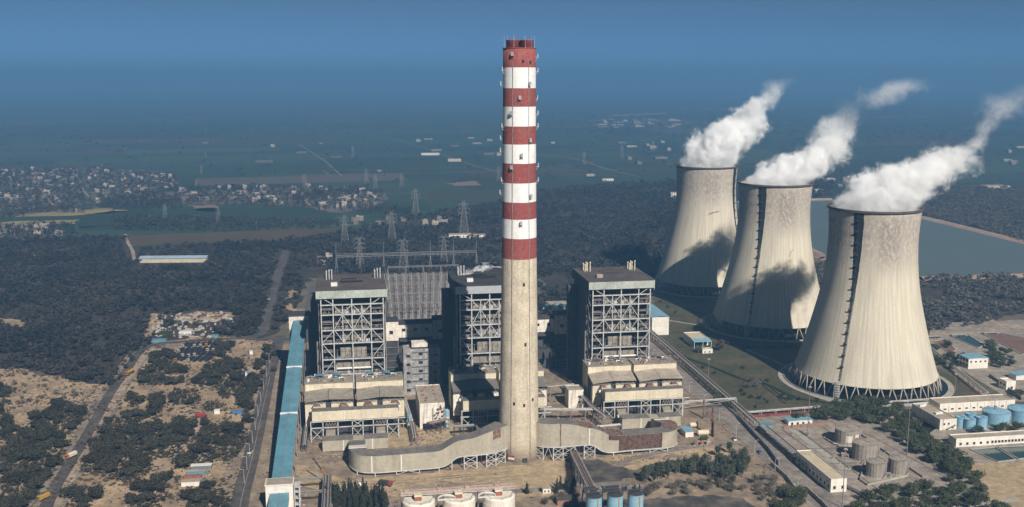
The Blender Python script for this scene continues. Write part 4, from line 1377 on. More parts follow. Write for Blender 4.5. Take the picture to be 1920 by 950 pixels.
b.box(.5, 30.6, 0, 6.5, 15.5, 22.6)
b.slot(1).box(-30.7, .2, -.2, 6.8, 22.6, 22.95)
b.box(.5, 30.9, -.2, 6.8, 22.6, 22.95)
b.slot(2)
for x in (-8, 9.5):
    b.box(x, x + .35, -.12, 0, 15.5, 22.6)
for x in (.15, ):
    b.box(x, x + .4, .1, 6.4, 15.6, 22.5)
b.build('collecting_duct', [M['casing'], M['duct_roof'], M['white_paint']], ep)
b = MB()
for s in (-30, 22):
    b.hexa([(s, 6.5, 16), (s + 8, 6.5, 16), (s + 8, 14, 18), (s, 14, 18), (s, 6.5, 21), (s + 8, 6.5, 21), (s + 8, 14, 21.5), (s, 14, 21.5)])
b.build('duct_inlet', M['casing'], ep)
FX = (-31.5, -23, -12.5, -2.3, 5.2, 12.6, 22.5, 30.5)
for x in FX:
    b = MB()
    b.beam((x, -.3, 0), (x, -.3, 15.4), .65)
    b.build('frame_post', M['pale_steel'], ep)
    b = MB()
    b.beam((x, 6.8, 0), (x, 6.8, 15.4), .6)
    b.build('frame_post', M['mid_steel'], ep)
for z in (15.0, 10.4):
    b = MB()
    b.beam((FX[0], -.35, z), (FX[-1] + 5, -.35, z), .55, .65)
    b.build('frame_beam', M['pale_steel'], ep)
for x0, x1, z0, z1 in ((-31.5, -23, 1, 10), (-2.3, 5.2, 1, 10), (22.5, 30.5, 1, 10), (-2.3, 5.2, 10, 15)):
    b = MB()
    b.beam((x0, -.3, z0), (x1, -.3, z1), .35)
    b.beam((x0, -.2, z1), (x1, -.2, z0), .35)
    b.build('frame_brace', M['pale_steel'], ep)
for x0 in (-22, 13.5):
    b = MB()
    b.hexa([(x0 + .5, -6, 0), (x0 + 8, -6, 0), (x0 + 8, 5, 0), (x0 + .5, 5, 0), (x0 + 1, -3, 7), (x0 + 7.5, -3, 7), (x0 + 7.5, 4, 9), (x0 + 1, 4, 9)])
    b.slot(1).box(x0 - .5, x0 + 8.5, -8, -5.5, 4.6, 6.0)
    b.slot(0)
    for i in range(4):
        b.beam((x0 + .6 + 2 * i, -.9, 11), (x0 + 1.6 + 2 * i, -.9, 14.2), .35)
        b.beam((x0 + 2.6 + 2 * i, -.9, 11), (x0 + 1.6 + 2 * i, -.9, 14.2), .35)
    b.build('fan_house', [M['casing_roof'], M['white_paint']], ep)
b = MB()
for x, y in ((-14, 3), (-6, 2), (7, 3), (-9, 9), (9, 10), (20, 9)):
    b.box(x, x + 2.4, y, y + 2, 0, 3.5)
b.box(-30, 30, 10, 14, 0, 8)
b.build('machinery', M['dark_steel'], ep)
b = MB()
b.box(-23, -2.0, -22.3, -13.5, .8, 8.6)
b.box(5.6, 21.8, -22.3, -13.5, .8, 8.6)
b.box(-2.0, 5.6, -21.5, -14.3, .8, 8.4)
b.slot(1).box(-23.3, -2, -22.6, -13.2, 8.6, 8.95)
b.box(5.6, 22.1, -22.6, -13.2, 8.6, 8.95)
b.slot(2).box(-9, -8.4, -22.42, -22.3, .9, 8.6)
b.box(11, 11.6, -22.42, -22.3, .9, 8.6)
b.build('outlet_duct', [M['duct'], M['duct_roof'], M['white_paint']], ep)
b = MB()
for x in range(-22, 22, 6):
    b.beam((x, -21.8, 0), (x, -21.8, .9), .6)
b.build('duct_foot', M['mid_steel'], ep)
e2 = dup(ep, P(-1.6, 56), AX, 'cream dust precipitator block left of the chimney base, largely in the chimney shadow')
e3 = dup(ep, P(106.5, 60), AX, 'cream dust precipitator block right of the chimney, beside the long pipe rack')

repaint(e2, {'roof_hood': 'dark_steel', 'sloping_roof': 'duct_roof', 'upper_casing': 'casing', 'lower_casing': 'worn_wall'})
repaint(e3, {'roof_hood': 'mid_steel', 'sloping_roof': 'flat_roof'})

# ---------------------------------------------------------------- flue ducts winding to the chimney
M['dark_rust'] = mat('dark_rust', (.05, .025, .02), (.09, .05, .04), .5)
def flue(name, label, line, wid, patches, roof_open, mirror):
    """line = (u, v, bottom, top) stations of the middle line"""
    t = thing(name, label, 'flue duct', C0, AX, 'flue ducts at the chimney foot')
    q = smooth_line([Vector((a[0], a[1], 0)) for a in line], 5)
    zz = smooth_line([Vector((a[2], a[3], 0)) for a in line], 5)
    L, Rr = ribbon([(p.x, p.y) for p in q], wid)
    if mirror:
        L, Rr = Rr, L                                  # Rr = the side to the camera
    n = len(q)
    b, rf = MB(), MB()
    for i in range(n - 1):
        f0, f1, k0, k1 = Rr[i], Rr[i + 1], L[i], L[i + 1]
        b.quad((*f0, zz[i].x), (*f1, zz[i + 1].x), (*f1, zz[i + 1].y), (*f0, zz[i].y))
        b.quad((*k1, zz[i + 1].x), (*k0, zz[i].x), (*k0, zz[i].y), (*k1, zz[i + 1].y))
        b.quad((*k0, zz[i].x), (*k1, zz[i + 1].x), (*f1, zz[i + 1].x), (*f0, zz[i].x))
        rf.quad((*f0, zz[i].y + .02), (*f1, zz[i + 1].y + .02), (*k1, zz[i + 1].y + .02), (*k0, zz[i].y + .02))
    for i in (0, n - 1):
        b.quad((*Rr[i], zz[i].x), (*Rr[i], zz[i].y), (*L[i], zz[i].y), (*L[i], zz[i].x))
    b.build('duct_shell', M['duct'], t)
    rf.build('duct_top', M['duct_roof'], t)
    b = MB()
    for i in range(n - 1):
        p0, p1 = Vector((*Rr[i], zz[i].x - .5)), Vector((*Rr[i + 1], zz[i + 1].x - .5))
        b.beam(p0, p1, .5, .8)
        p0, p1 = Vector((*L[i], zz[i].x - .5)), Vector((*L[i + 1], zz[i + 1].x - .5))
        b.beam(p0, p1, .5, .8)
    b.build('girder', M['pale_steel'], t)
    acc, posts = 0.0, []
    for i in range(n):
        if i:
            acc += (Vector(Rr[i]) - Vector(Rr[i - 1])).length
        gap = 12.4 if zz[i].x < 6 else 6.5
        if i == 0 or acc >= gap:
            acc = 0.0
            posts.append(i)
            for side in (Rr, L):
                o = MB()
                o.beam((*side[i], 0), (*side[i], zz[i].x - .6), .62)
                o.build('trestle_post', M['pale_steel'], t)
    for k, (i, j) in enumerate(zip(posts, posts[1:])):
        if zz[i].x > 7.5 and zz[j].x > 7.5 and k % 3 != 1:
            o = MB()
            for s in (0, 1):
                za, zb_ = (zz[i].x - 1) * s / 2, (zz[i].x - 1) * (s + 1) / 2
                o.beam((*Rr[i], za), (*Rr[j], zb_), .32)
                o.beam((*Rr[i], zb_), (*Rr[j], za), .32)
                o.beam((*Rr[i], zb_), (*Rr[j], zb_), .3)
            o.build('trestle_brace', M['pale_steel'], t)
        elif k % 4 == 1:
            o = MB()
            mx, my = (Rr[i][0] + Rr[j][0]) / 2, (Rr[i][1] + Rr[j][1]) / 2
            o.beam((*Rr[i], .2), (mx, my, zz[i].x - .8), .3)
            o.beam((*Rr[j], .2), (mx, my, zz[i].x - .8), .3)
            o.build('trestle_brace', M['pale_steel'], t)
    def strip_on(i0, i1, lo, hi, m, nm, out=.15):
        o = MB()
        for i in range(i0, i1):
            a0, a1 = Vector((*Rr[i], 0)), Vector((*Rr[i + 1], 0))
            if nm in ('joint_band', 'rust_streak'):
                a1 = a0 + (a1 - a0).normalized() * .8
            d = (a1 - a0).normalized()
            nr = Vector((d.y, -d.x, 0)) * (-out if mirror else out)
            h0, h1 = zz[i].y - zz[i].x, zz[i + 1].y - zz[i + 1].x
            A, B = a0 + nr, a1 + nr
            o.hexa([(a0.x, a0.y, zz[i].x + lo * h0), (a1.x, a1.y, zz[i + 1].x + lo * h1), (B.x, B.y, zz[i + 1].x + lo * h1), (A.x, A.y, zz[i].x + lo * h0),
                    (a0.x, a0.y, zz[i].x + hi * h0), (a1.x, a1.y, zz[i + 1].x + hi * h1), (B.x, B.y, zz[i + 1].x + hi * h1), (A.x, A.y, zz[i].x + hi * h0)])
        o.build(nm, m, t)
    for i0, i1, lo, hi, m, nm in patches(n):
        strip_on(i0, i1, lo, hi, m, nm)
        if nm == 'rusty_frame':
            o = MB()
            for i in range(i0, i1):
                for f in (0, .33, .66):
                    a0, a1 = Vector((*Rr[i], 0)), Vector((*Rr[i + 1], 0))
                    d = (a1 - a0).normalized()
                    w_ = a0 + (a1 - a0) * f + Vector((d.y, -d.x, 0)) * .22
                    h0 = zz[i].y - zz[i].x
                    o.beam((w_.x, w_.y, zz[i].x + lo * h0), (w_.x, w_.y, zz[i].x + hi * h0), .32)
            o.build('rusty_rib', M['dark_rust'], t)
    for i0, i1 in roof_open(n):
        o = MB()
        for i in range(i0, i1):
            (ax_, ay), (bx, by) = L[i], Rr[i]
            o.beam((ax_, ay, zz[i].y + .3), (bx, by, zz[i].y + .3), 1.3, .5)
            p_ = ((Rr[i][0] + Rr[i + 1][0]) / 2, (Rr[i][1] + Rr[i + 1][1]) / 2)
            q_ = ((L[i][0] + L[i + 1][0]) / 2, (L[i][1] + L[i + 1][1]) / 2)
            o.beam((*q_, zz[i].y + .25), (*p_, zz[i].y + .25), .5, .4)
        o.build('bare_rafters', M['rust'], t)
    return t
lf = [(-109.5, 24, 1.5, 9), (-109.5, 10, 2.6, 12.5), (-109.5, -4, 3.0, 14), (-106, -13.2, 3.2, 14), (-98, -16.2, 3.2, 14), (-85, -15.8, 3.2, 14), (-70, -15, 3.2, 14), (-57, -14.2, 3.3, 14.2), (-50.5, -14, 5.2, 17),
      (-44, -14, 9.6, 20.3), (-34, -13.4, 10, 21.5), (-24, -12, 10, 24.5), (-16, -8.5, 10.2, 26), (-12.5, -5, 10.2, 26)]
fl = flue('flue_duct', 'grey flue duct curving from the lower left up to the left side of the chimney', lf, 11.0,
          lambda n: [(19, 20, 0, 1, M['white_paint'], 'joint_band'), (26, 27, 0, .98, M['white_paint'], 'joint_band'), (56, 59, .58, .99, M['rust'], 'rust_patch')], lambda n: [], False)
q = MB()
q.hexa([(-115.2, 6, 12.4), (-103.8, 6, 12.4), (-103.8, -7, 14.6), (-115.2, -7, 14.6), (-115.2, 6, 12.9), (-103.8, 6, 12.9), (-103.8, -7, 15), (-115.2, -7, 15)])
q.hexa([(-115.2, 18, 10.2), (-103.8, 18, 10.2), (-103.8, 6, 12.4), (-115.2, 6, 12.4), (-115.2, 18, 10.7), (-103.8, 18, 10.7), (-103.8, 6, 12.9), (-115.2, 6, 12.9)])
q.build('elbow_cover', M['white_wall'], fl)
rf_ = [(12.5, -2, 10.2, 26), (17, -6.5, 10.2, 26), (26, -8, 10.2, 26), (36, -7.5, 10.2, 24.5), (44, -7, 10.2, 22.0), (49, -7, 9.6, 21), (55, -6.6, 5.2, 18.5), (61.5, -6, 3.3, 15), (72, -5, 3.3, 14.2), (85, -4.2, 3.2, 14), (97, -3.6, 3.2, 14), (105, -2, 3.2, 14), (109.5, 8, 3.0, 13.5), (109.5, 20, 2.6, 12), (109.5, 34, 1.5, 9)]
fr_ = flue('flue_duct', 'flue duct right of the chimney with a long stretch of bare rusty frame', rf_, 11.0,
           lambda n: [(10, 11, 0, 1, M['rust'], 'rust_streak'), (22, 23, 0, .98, M['white_paint'], 'joint_band'), (38, 51, .03, .99, M['rust'], 'rusty_frame'), (34, 38, .72, .99, M['rust'], 'rusty_frame')], lambda n: [(18, 26), (31, 40), (56, 63)], False)
q = MB()
q.box(104, 115, 21.5, 27, 10.6, 11.2)
q.build('elbow_cover', M['white_wall'], fr_)

# ---------------------------------------------------------------- coal conveyor along the left edge
cv = thing('conveyor_gallery', 'long sloping conveyor gallery with a bright blue roof', 'conveyor', P(-155.7, 0), AX)
CW = 5.7
zc_ = lambda v: 15.5 + (48 - 15.5) * (v + 58) / 278
segs = (-58, 36, 118, 222)
for a, c in zip(segs, segs[1:]):
    b = MB()
    b.hexa([(-CW, a + .4, zc_(a) - .5), (0, a + .4, zc_(a) + .1), (0, c - .4, zc_(c) + .1), (-CW, c - .4, zc_(c) - .5), (-CW, a + .4, zc_(a)), (0, a + .4, zc_(a) + .7), (0, c - .4, zc_(c) + .7), (-CW, c - .4, zc_(c))])
    b.hexa([(0, a + .4, zc_(a) + .1), (CW, a + .4, zc_(a) - .5), (CW, c - .4, zc_(c) - .5), (0, c - .4, zc_(c) + .1), (0, a + .4, zc_(a) + .7), (CW, a + .4, zc_(a)), (CW, c - .4, zc_(c)), (0, c - .4, zc_(c) + .7)])
    b.slot(1).hexa([(-.18, a + .5, zc_(a) + .66), (.18, a + .5, zc_(a) + .66), (.18, c - .5, zc_(c) + .66), (-.18, c - .5, zc_(c) + .66), (-.18, a + .5, zc_(a) + .8), (.18, a + .5, zc_(a) + .8), (.18, c - .5, zc_(c) + .8), (-.18, c - .5, zc_(c) + .8)])
    b.build('roof_sheet', [M['blue_sheet'], M['mid_steel']], cv)
    for s in (-1, 1):
        q = MB()
        q.beam((s * (CW - .3), a, zc_(a) - 1.6), (s * (CW - .3), c, zc_(c) - 1.6), .25, 2.0)
        q.build('side_wall', M['pale_steel'], cv)
        q = MB()
        q.beam((s * (CW - .2), a, zc_(a) - 4.6), (s * (CW - .2), c, zc_(c) - 4.6), .4, .5)
        n = int((c - a) / 6)
        for i in range(n):
            v0, v1 = a + (c - a) * i / n, a + (c - a) * (i + 1) / n
            q.beam((s * (CW - .2), v0, zc_(v0) - 4.6), (s * (CW - .2), v1, zc_(v1) - 2.6), .25)
            q.beam((s * (CW - .2), v0, zc_(v0) - 4.6), (s * (CW - .2), v0, zc_(v0) - 2.6), .25)
        q.build('truss', M['mid_steel'], cv)
    q = MB()
    q.beam((0, a, zc_(a) - 4.5), (0, c, zc_(c) - 4.5), 2 * CW - .8, .3)
    q.build('deck', M['dark_steel'], cv)
for v in segs[1:3]:
    q = MB()
    q.box(-CW - .2, CW + .2, v - .8, v + .8, zc_(v) - .4, zc_(v) + 1.0)
    q.build('joint_cover', M['white_paint'], cv)
for v in (-30, -4, 22, 48, 74, 100, 126, 152, 178, 204):
    for s in (-1, 1):
        q = MB()
        z = zc_(v) - 4.8
        q.beam((s * (CW - .2), v - 2, 0), (s * (CW - .2), v, z), .5)
        q.beam((s * (CW - .2), v + 2, 0), (s * (CW - .2), v, z), .5)
        k = int(z / 7)
        for i in range(k):
            zz0 = i * 7
            q.beam((s * (CW - .2), v - 2 + 2 * zz0 / z, zz0), (s * (CW - .2), v + 2 - 2 * (zz0 + 7) / z, zz0 + 7), .25)
        q.build('trestle_leg', M['mid_steel'], cv)
tt = thing('transfer_tower', 'white transfer tower at the lower end of the blue conveyor', 'tower', P(-156, -58), AX)
b = MB()
b.box(-8, 8, -11, -.8, 0, 17.5)
b.build('wall', M['white_wall'], tt)
b = MB()
b.box(-8.4, 8.4, -11.4, -.4, 17.5, 18.1)
b.slot(1).box(-7.8, 7.8, -10.8, -1, 18.1, 18.13)
b.build('roof', [M['white_wall'], M['flat_roof']], tt)
b = MB()
for x in (8.8, 11.5):
    for y in (-10, -1.5):
        b.beam((x, y, 0), (x, y, 15), .5)
for z in (4, 8, 12, 15):
    b.box(8.5, 12, -10.3, -1.2, z, z + .25)
b.build('stair_frame', M['pale_steel'], tt)
b = MB()
b.hexa([(-5.6, -60, 6), (5.6, -60, 6), (5.6, -10.5, 12.2), (-5.6, -10.5, 12.2), (-5.6, -60, 6.5), (5.6, -60, 6.5), (5.6, -10.5, 12.8), (-5.6, -10.5, 12.8)])
b.slot(1).hexa([(-.2, -60, 6.5), (.2, -60, 6.5), (.2, -11.2, 12.75), (-.2, -11.2, 12.75), (-.2, -60, 6.7), (.2, -60, 6.7), (.2, -11.2, 13), (-.2, -11.2, 13)])
b.slot(2)
for s in (-5.5, 5.5):
    b.beam((s, -60, 4.5), (s, -11.2, 10.7), .3, 3)
    b.beam((s, -30, 0), (s, -30, 8), .6)
o = b.build('conveyor_gallery', [M['blue_sheet'], M['mid_steel'], M['pale_steel']], None, P(-156, -58), AX)
tag(o, 'shaded blue roofed conveyor entering the transfer tower from below', 'conveyor')
th = thing('transfer_house', 'grey transfer house on tall legs at the upper end of the blue conveyor', 'tower', P(-156, 224), AX)
b = MB()
b.box(-9, 8, -1.5, 14, 40, 52)
b.build('wall', M['worn_wall'], th)
b = MB()
b.box(-9.6, 8.6, -2.2, 14.6, 52, 53)
b.build('roof', M['dark_steel'], th)
b = MB()
b.box(8, 26, 0, 13, 0, 51)
b.slot(1).box(8, 26.4, -.5, 13.5, 51, 52)
b.build('side_wing', [M['grey_wall'], M['dark_steel']], th)
for x in (-8.5, 7.5):
    q = MB()
    q.beam((x, -1, 0), (x, -1, 40), 1.1)
    q.beam((x, 13, 0), (x, 13, 40), 1.1)
    q.build('leg', M['grey_wall'], th)
b = MB()
for x, z in ((14, 36), (20, 20), (14, 12)):
    b.box(x, x + 2.4, -.12, .1, z, z + 2.4)
b.build('window', M['black'], th)
# galleries between the boiler houses
for uc, lab in ((-56, 'grey bunker gallery with small windows between the left and middle boiler houses'), (52, 'grey bunker gallery with small windows between the chimney and the right boiler house')):
    gb = thing('bunker_gallery', lab, 'building', P(uc, 203), AX, 'bunker galleries between boilers')
    b = MB()
    b.box(-15.5, 14, 0, 13, 34, 46)
    b.slot(1).box(-15.5, 14, 1, 12, 0, 33.9)
    b.build('wall', [M['worn_wall'], M['cladding']], gb)
    b = MB()
    b.hexa([(-16, -1, 46), (14.2, -1, 46), (14.2, 6.5, 48), (-16, 6.5, 48), (-16, -1, 46.5), (14.2, -1, 46.5), (14.2, 6.5, 48.5), (-16, 6.5, 48.5)])
    b.hexa([(-16, 6.5, 48), (14.2, 6.5, 48), (14.2, 14, 46), (-16, 14, 46), (-16, 6.5, 48.5), (14.2, 6.5, 48.5), (14.2, 14, 46.5), (-16, 14, 46.5)])
    b.build('roof', M['dark_steel'], gb)
    for x0, x1 in ((-28, -15.6), (14.2, 27)):
        q = MB()
        q.box(x0, x1, -2, 12, 32, 49)
        q.slot(1).box(x0 + .5, x1 - .5, -1, 12, 0, 31.9)
        q.slot(2).box(x0 - .3, x1 + .3, -2.5, 12.5, 49, 50)
        q.build('end_block', [M['worn_wall'], M['dark_steel'], M['dark_steel']], gb)
        q = MB()
        for i in range(5):
            q.beam((x0 + .5, -1.8, 6 * i + 2), (x1 - .5, -1.8, 6 * i + 2), .4)
        for x in (x0 + .5, x1 - .5):
            q.beam((x, -1.8, 0), (x, -1.8, 32), .6)
        q.build('leg_frame', M['mid_steel'], gb)
        q = MB()
        q.box((x0 + x1) / 2 - 1.6, (x0 + x1) / 2 + 1.6, -2.15, -2, 38, 41)
        q.build('window', M['black'], gb)
    for x in (-11, -1, 9):
        q = MB()
        q.box(x - 1.5, x + 1.5, -.14, 0, 39.5, 42)
        q.build('window', M['black'], gb)
    q = MB()
    q.hexa([(-15, -5, 31.5), (10, -5, 31.5), (10, .8, 33), (-15, .8, 33), (-15, -5, 31.8), (10, -5, 31.8), (10, .8, 33.3), (-15, .8, 33.3)])
    q.build('canopy', M['dark_steel'], gb)  # blue canopy lying in shadow: the shade is painted in as dark colour
    q = MB()
    q.box(-16, 14, -9, 0, 18, 21)
    for i in range(5):
        q.hexa([(-14 + 6 * i, -9, 12), (-11 + 6 * i, -9, 12), (-11 + 6 * i, -6, 12), (-14 + 6 * i, -6, 12), (-15 + 6 * i, -9, 18), (-10 + 6 * i, -9, 18), (-10 + 6 * i, -3, 18), (-15 + 6 * i, -3, 18)])
    q.build('hopper', M['dark_steel'], gb)

# ---------------------------------------------------------------- buildings
def windows(t, side, spots, w, h, m='glass', name='window'):
    """spots = (along, z): each window its own part; side = ('y', y) or ('x', x)"""
    for a, z in spots:
        q = MB()
        if side[0] == 'y':
            q.box(a - w / 2, a + w / 2, side[1] - .12, side[1] + .05, z, z + h)
        else:
            s = -1 if side[1] <= 0 else 1
            x0, x1 = sorted((side[1] + s * .12, side[1] - s * .05))
            q.box(x0, x1, a - w / 2, a + w / 2, z, z + h)
        o = q.build(name, M[m], t)
        if side[0] == 'y':
            q = MB()
            q.box(a - w / 2 - .15, a + w / 2 + .15, side[1] - .3, side[1], z - .25, z)
            q.build('sill', M['kerb'], o)
def block(name, label, u, v, w, d, h, wall='white_wall', roof='flat_roof', cat='building', group=None, para=.7, flat=True, z0=0, slope=0.0):
    """building on the plant grid: front left corner at (u, v)"""
    t = thing(name, label, cat, P(u, v, .2), AX, group)
    b = MB()
    b.box(0, w, 0, d, z0, h)
    b.build('wall', M[wall], t)
    b = MB()
    if flat:
        b.box(.35, w - .35, .35, d - .35, h, h + .12)
        b.slot(1)
        b.box(0, w, 0, .3, h, h + para)
        b.box(0, w, d - .3, d, h, h + para)
        b.box(0, .3, .3, d - .3, h, h + para)
        b.box(w - .3, w, .3, d - .3, h, h + para)
    else:
        e = .5
        b.hexa([(-e, -e, h + .02), (w / 2, -e, h + slope), (w / 2, d + e, h + slope), (-e, d + e, h + .02), (-e, -e, h + .25), (w / 2, -e, h + slope + .25), (w / 2, d + e, h + slope + .25), (-e, d + e, h + .25)])
        b.hexa([(w / 2, -e, h + slope), (w + e, -e, h + .02), (w + e, d + e, h + .02), (w / 2, d + e, h + slope), (w / 2, -e, h + slope + .25), (w + e, -e, h + .25), (w + e, d + e, h + .25), (w / 2, d + e, h + slope + .25)])
    b.build('roof', [M[roof], M[wall]], t)
    return t
def at(px, py):
    return UV(px, py)
M['grim_wall'] = mat('grim_wall', (.42, .40, .38), (.26, .25, .25), .25, streak=((.1, .1, .1), .5, .7), c3=(.55, .52, .48), s3=.2, a3=.4, grit=((.3, .4), (1.2, .3)))
# tall stair and control block between the boilers
t = block('control_block', 'tall weathered block with dark window gaps between the left and middle boiler houses', -70.5, 146, 30, 14, 38, 'grim_wall', 'flat_roof')
for k in range(5):
    windows(t, ('y', 0), [(4, 3 + 7.2 * k), (14, 4.5 + 7.2 * k), (26, 3 + 7.2 * k)], 3.2, 2.2, 'black')
q = MB()
q.box(20.6, 21.8, -.5, 0, 0, 39)
for k in range(6):
    q.box(7, 20, -.9, 0, 5.8 + 6 * k, 6.3 + 6 * k)
q.build('outside_stair', [M['grey_wall'], M['mid_steel']], t)
q = MB()
q.box(7, 20, 1, 12, 39.8, 43)
q.build('roof_room', M['worn_wall'], t)
t = block('white_building', 'weathered white block left of the chimney, rusty pipes climbing its front', -63.3, 64.5, 18.5, 46, 18.5, 'worn_wall', 'flat_roof')
q = MB()
r = random.Random(4)
for k in range(16):
    x0, z0 = r.uniform(10.5, 17.5), r.uniform(1, 15.5)
    q.tube((x0, -1.2 - r.random(), z0), (min(18.3, x0 + r.uniform(-2, 4)), -1.2 - r.random(), z0 + r.uniform(.6, 4)), .35, .35, 6)
    q.box(x0 - .8, x0 + .9, -1.6, -.2, z0, z0 + .4)
for x in (9.8, 18.0):
    q.beam((x, -2, 0), (x, -2, 17), .35)
q.build('pipework', M['rust'], t)
q = MB()
for y in (6, 12, 20, 30, 38):
    q.box(3 + (y % 5), 5 + (y % 5), y, y + 1.4, 18.6, 19.6)
    q.box(12, 13.4, y + 1, y + 2.2, 18.6, 19.5)
q.build('roof_gear', M['rust'], t)
q = MB()
q.box(2, 9, -.1, .02, 0, 3.8)
q.build('gate', M['black'], t)
for u, v, z, col, lab in ((-43.2, 66, 13, 'blue_tank', 'slim upright blue and white tank at the right side of the weathered white block'), (-71.5, 66, 11, 'blue_sheet', 'slim pale blue column at the left of the weathered white block')):
    q = MB()
    q.lathe([(1.5, 0), (1.5, z), (1.2, z + .6), (.2, z + .8)], 14)
    q.slot(1).lathe([(1.54, z * .3), (1.54, z * .62)], 14)
    q.beam((1.7, 0, 0), (1.7, 0, z), .3)
    tag(q.build('upright_tank', [M[col], M['white_paint']], None, P(u, v), AX), lab, 'tank')
t = block('small_white_building', 'plain white block with two dark windows right of the chimney, a pipe stair beside it', 55, 92, 12, 14, 14, 'worn_wall', 'flat_roof')
windows(t, ('y', 0), [(8.5, 4), (8.5, 8.5)], 1.6, 1.5, 'black')
t = block('pump_cabin', 'white cabin with two blue windows perched right of the chimney', 15, 122, 11, 10, 17, 'white_wall', 'flat_roof', z0=8)
windows(t, ('y', 0), [(3, 12.5), (8, 12.5)], 2, 1.6, 'blue')
q = MB()
for x in (.5, 10.5):
    for y in (.5, 9.5):
        q.beam((x, y, 0), (x, y, 8), .6)
q.build('leg_frame', M['mid_steel'], t)
# big blue roofed hall and its neighbours near the middle tower
u, v = at(1222, 628)
t = block('blue_roofed_hall', 'tall white hall with a bright blue roof beside the right boiler house', u, v, 17.7, 56, 18.5, 'white_wall', 'blue_roof', flat=False, slope=1.2)
windows(t, ('x', 0), [(8 + 9 * k, 10) for k in range(5)], 2.5, 2, 'black')
u, v = at(1300, 651)
t = block('pump_house', 'low tan roofed house with a blue front canopy, left of the middle cooling tower', u, v + 6, 17, 24, 7, 'white_wall', 'tan_roof')
q = MB()
q.hexa([(-.5, -9, 6), (17.5, -9, 6), (17.5, 0, 7.4), (-.5, 0, 7.4), (-.5, -9, 6.3), (17.5, -9, 6.3), (17.5, 0, 7.7), (-.5, 0, 7.7)])
q.build('canopy', M['blue_roof'], t)
for x in (0, 8.5, 17):
    q = MB()
    q.beam((x, -8.6, 0), (x, -8.6, 6), .5)
    q.build('canopy_post', M['pale_steel'], t)
q = MB()
q.box(3, 14, -4, 0, 0, 3)
q.build('machinery', M['dark_steel'], t)
u, v = at(1317, 662)
t = block('white_hut', 'small white hut before the blue canopied pump house', u, v, 10, 5, 3.5, 'white_wall', 'flat_roof')
windows(t, ('y', 0), [(2.5, 1), (7, 1)], 1.2, 1, 'black')
# right side
u, v = at(1815, 691)
t = block('blue_roofed_house', 'white house with a light blue roof by the settling ponds', u, v, 19, 14, 9.4, 'white_wall', 'blue_roof', flat=False, slope=.6)
windows(t, ('y', 0), [(2.5 + 4.6 * k, 6) for k in range(4)], 1.6, 1.2, 'black')
windows(t, ('x', 0), [(2.5 + 4.2 * k, 1.5) for k in range(3)] + [(2.5 + 4.2 * k, 6) for k in range(3)], 2.6, 2.4, 'black')
u, v = at(1886, 731)
t = block('white_hut', 'white two storey hut beyond the long white workshop', u, v, 8.5, 10, 7, 'white_wall', 'white_wall')
windows(t, ('x', 0), [(2.5, 3.5), (7, 3.5)], 2, 1.6, 'black')
windows(t, ('y', 0), [(5, 1)], 2, 2, 'black')
u, v = at(1905, 712)
t = block('blue_roofed_shed', 'low shed with a blue roof cut by the right edge of the view', u, v, 24, 10, 4, 'white_wall', 'blue_roof', flat=False, slope=.8)
u, v = at(1761.5, 773)
t = block('long_workshop', 'long white workshop with a row of small windows behind the blue tanks', u, v, 64, 15, 6.5, 'white_wall', 'flat_roof')
windows(t, ('y', 0), [(4.5 + 6.1 * k, 2.2) for k in range(10)], 2.2, .9, 'black')
q = MB()
for k in range(9):
    q.box(7.4 + 6.1 * k, 7.7 + 6.1 * k, -.1, 0, 0, 6.5)
q.build('pilaster', M['kerb'], t)
u, v = at(1761.5, 806)
t = block('white_building', 'white building with white cabins on its long roof, next to the four small blue tanks', u, v, 13.4, 38, 7.6, 'worn_wall', 'flat_roof')
for x, y, w in ((4, 12, 2.2), (6.5, 12.5, 3.5), (2, 30, 4), (6, 32, 2.4)):
    q = MB()
    q.box(x, x + w, y, y + 2, 7.8, 9.2)
    q.build('roof_box', M['white_paint'], t)
windows(t, ('y', 0), [(3.5, 4), (7, 4.2), (10.5, 1.2)], 1.4, 1.2, 'black')
q = MB()
q.hexa([(5, -1.6, .3), (12, -1.6, 3.6), (12, -.1, 3.6), (5, -.1, .3), (5, -1.6, .6), (12, -1.6, 3.9), (12, -.1, 3.9), (5, -.1, .6)])
q.build('outside_stair', M['mid_steel'], t)
u, v = at(1792, 838)
t = block('filter_house', 'low white house with dark square windows along the green water basins', u, v, 62, 9, 5.6, 'white_wall', 'flat_roof')
windows(t, ('y', 0), [(3.5 + 5.2 * k, 1.6) for k in range(5)] + [(28 + 2.6 * k, 1.8) for k in range(12)], 1.7, 1.5, 'black')
u, v = at(1557, 923)
t = block('long_pump_house', 'long white pump house with a flat tan roof left of the grey tanks', u, v, 10.6, 50, 8.2, 'white_wall', 'tan_roof')
windows(t, ('y', 0), [(2.5, 2.4), (8, 2.4)], 1.7, 1.7, 'black')
windows(t, ('x', 0), [(3 + 5.2 * k, 2.2) for k in range(9)], 1.5, 1.9, 'black')
windows(t, ('x', 0), [(4.5 + 10 * k, 5.6) for k in range(5)], 1.0, .8, 'black')
u, v = at(1478, 797)
t = block('blue_roofed_shed', 'low white shed with a blue roof and dark doorways behind a brick wall', u, v, 19, 7, 3.4, 'white_wall', 'blue_roof', flat=False, slope=.5)
windows(t, ('y', 0), [(3 + 4.4 * k, .1) for k in range(4)], 1.6, 2.0, 'black')
u, v = at(1431, 812)
t = thing('open_pavilion', 'small open pavilion with a pale blue roof and low white wall by the pipe rack', 'pavilion', P(u, v), AX)
q = MB()
q.hexa([(-.6, -.8, 5), (7.6, -.8, 5), (7.6, 10, 5), (-.6, 10, 5), (-.2, 0, 5.7), (7.2, 0, 5.7), (7.2, 9, 5.7), (-.2, 9, 5.7)])
q.build('roof', M['blue_sheet'], t)
q = MB()
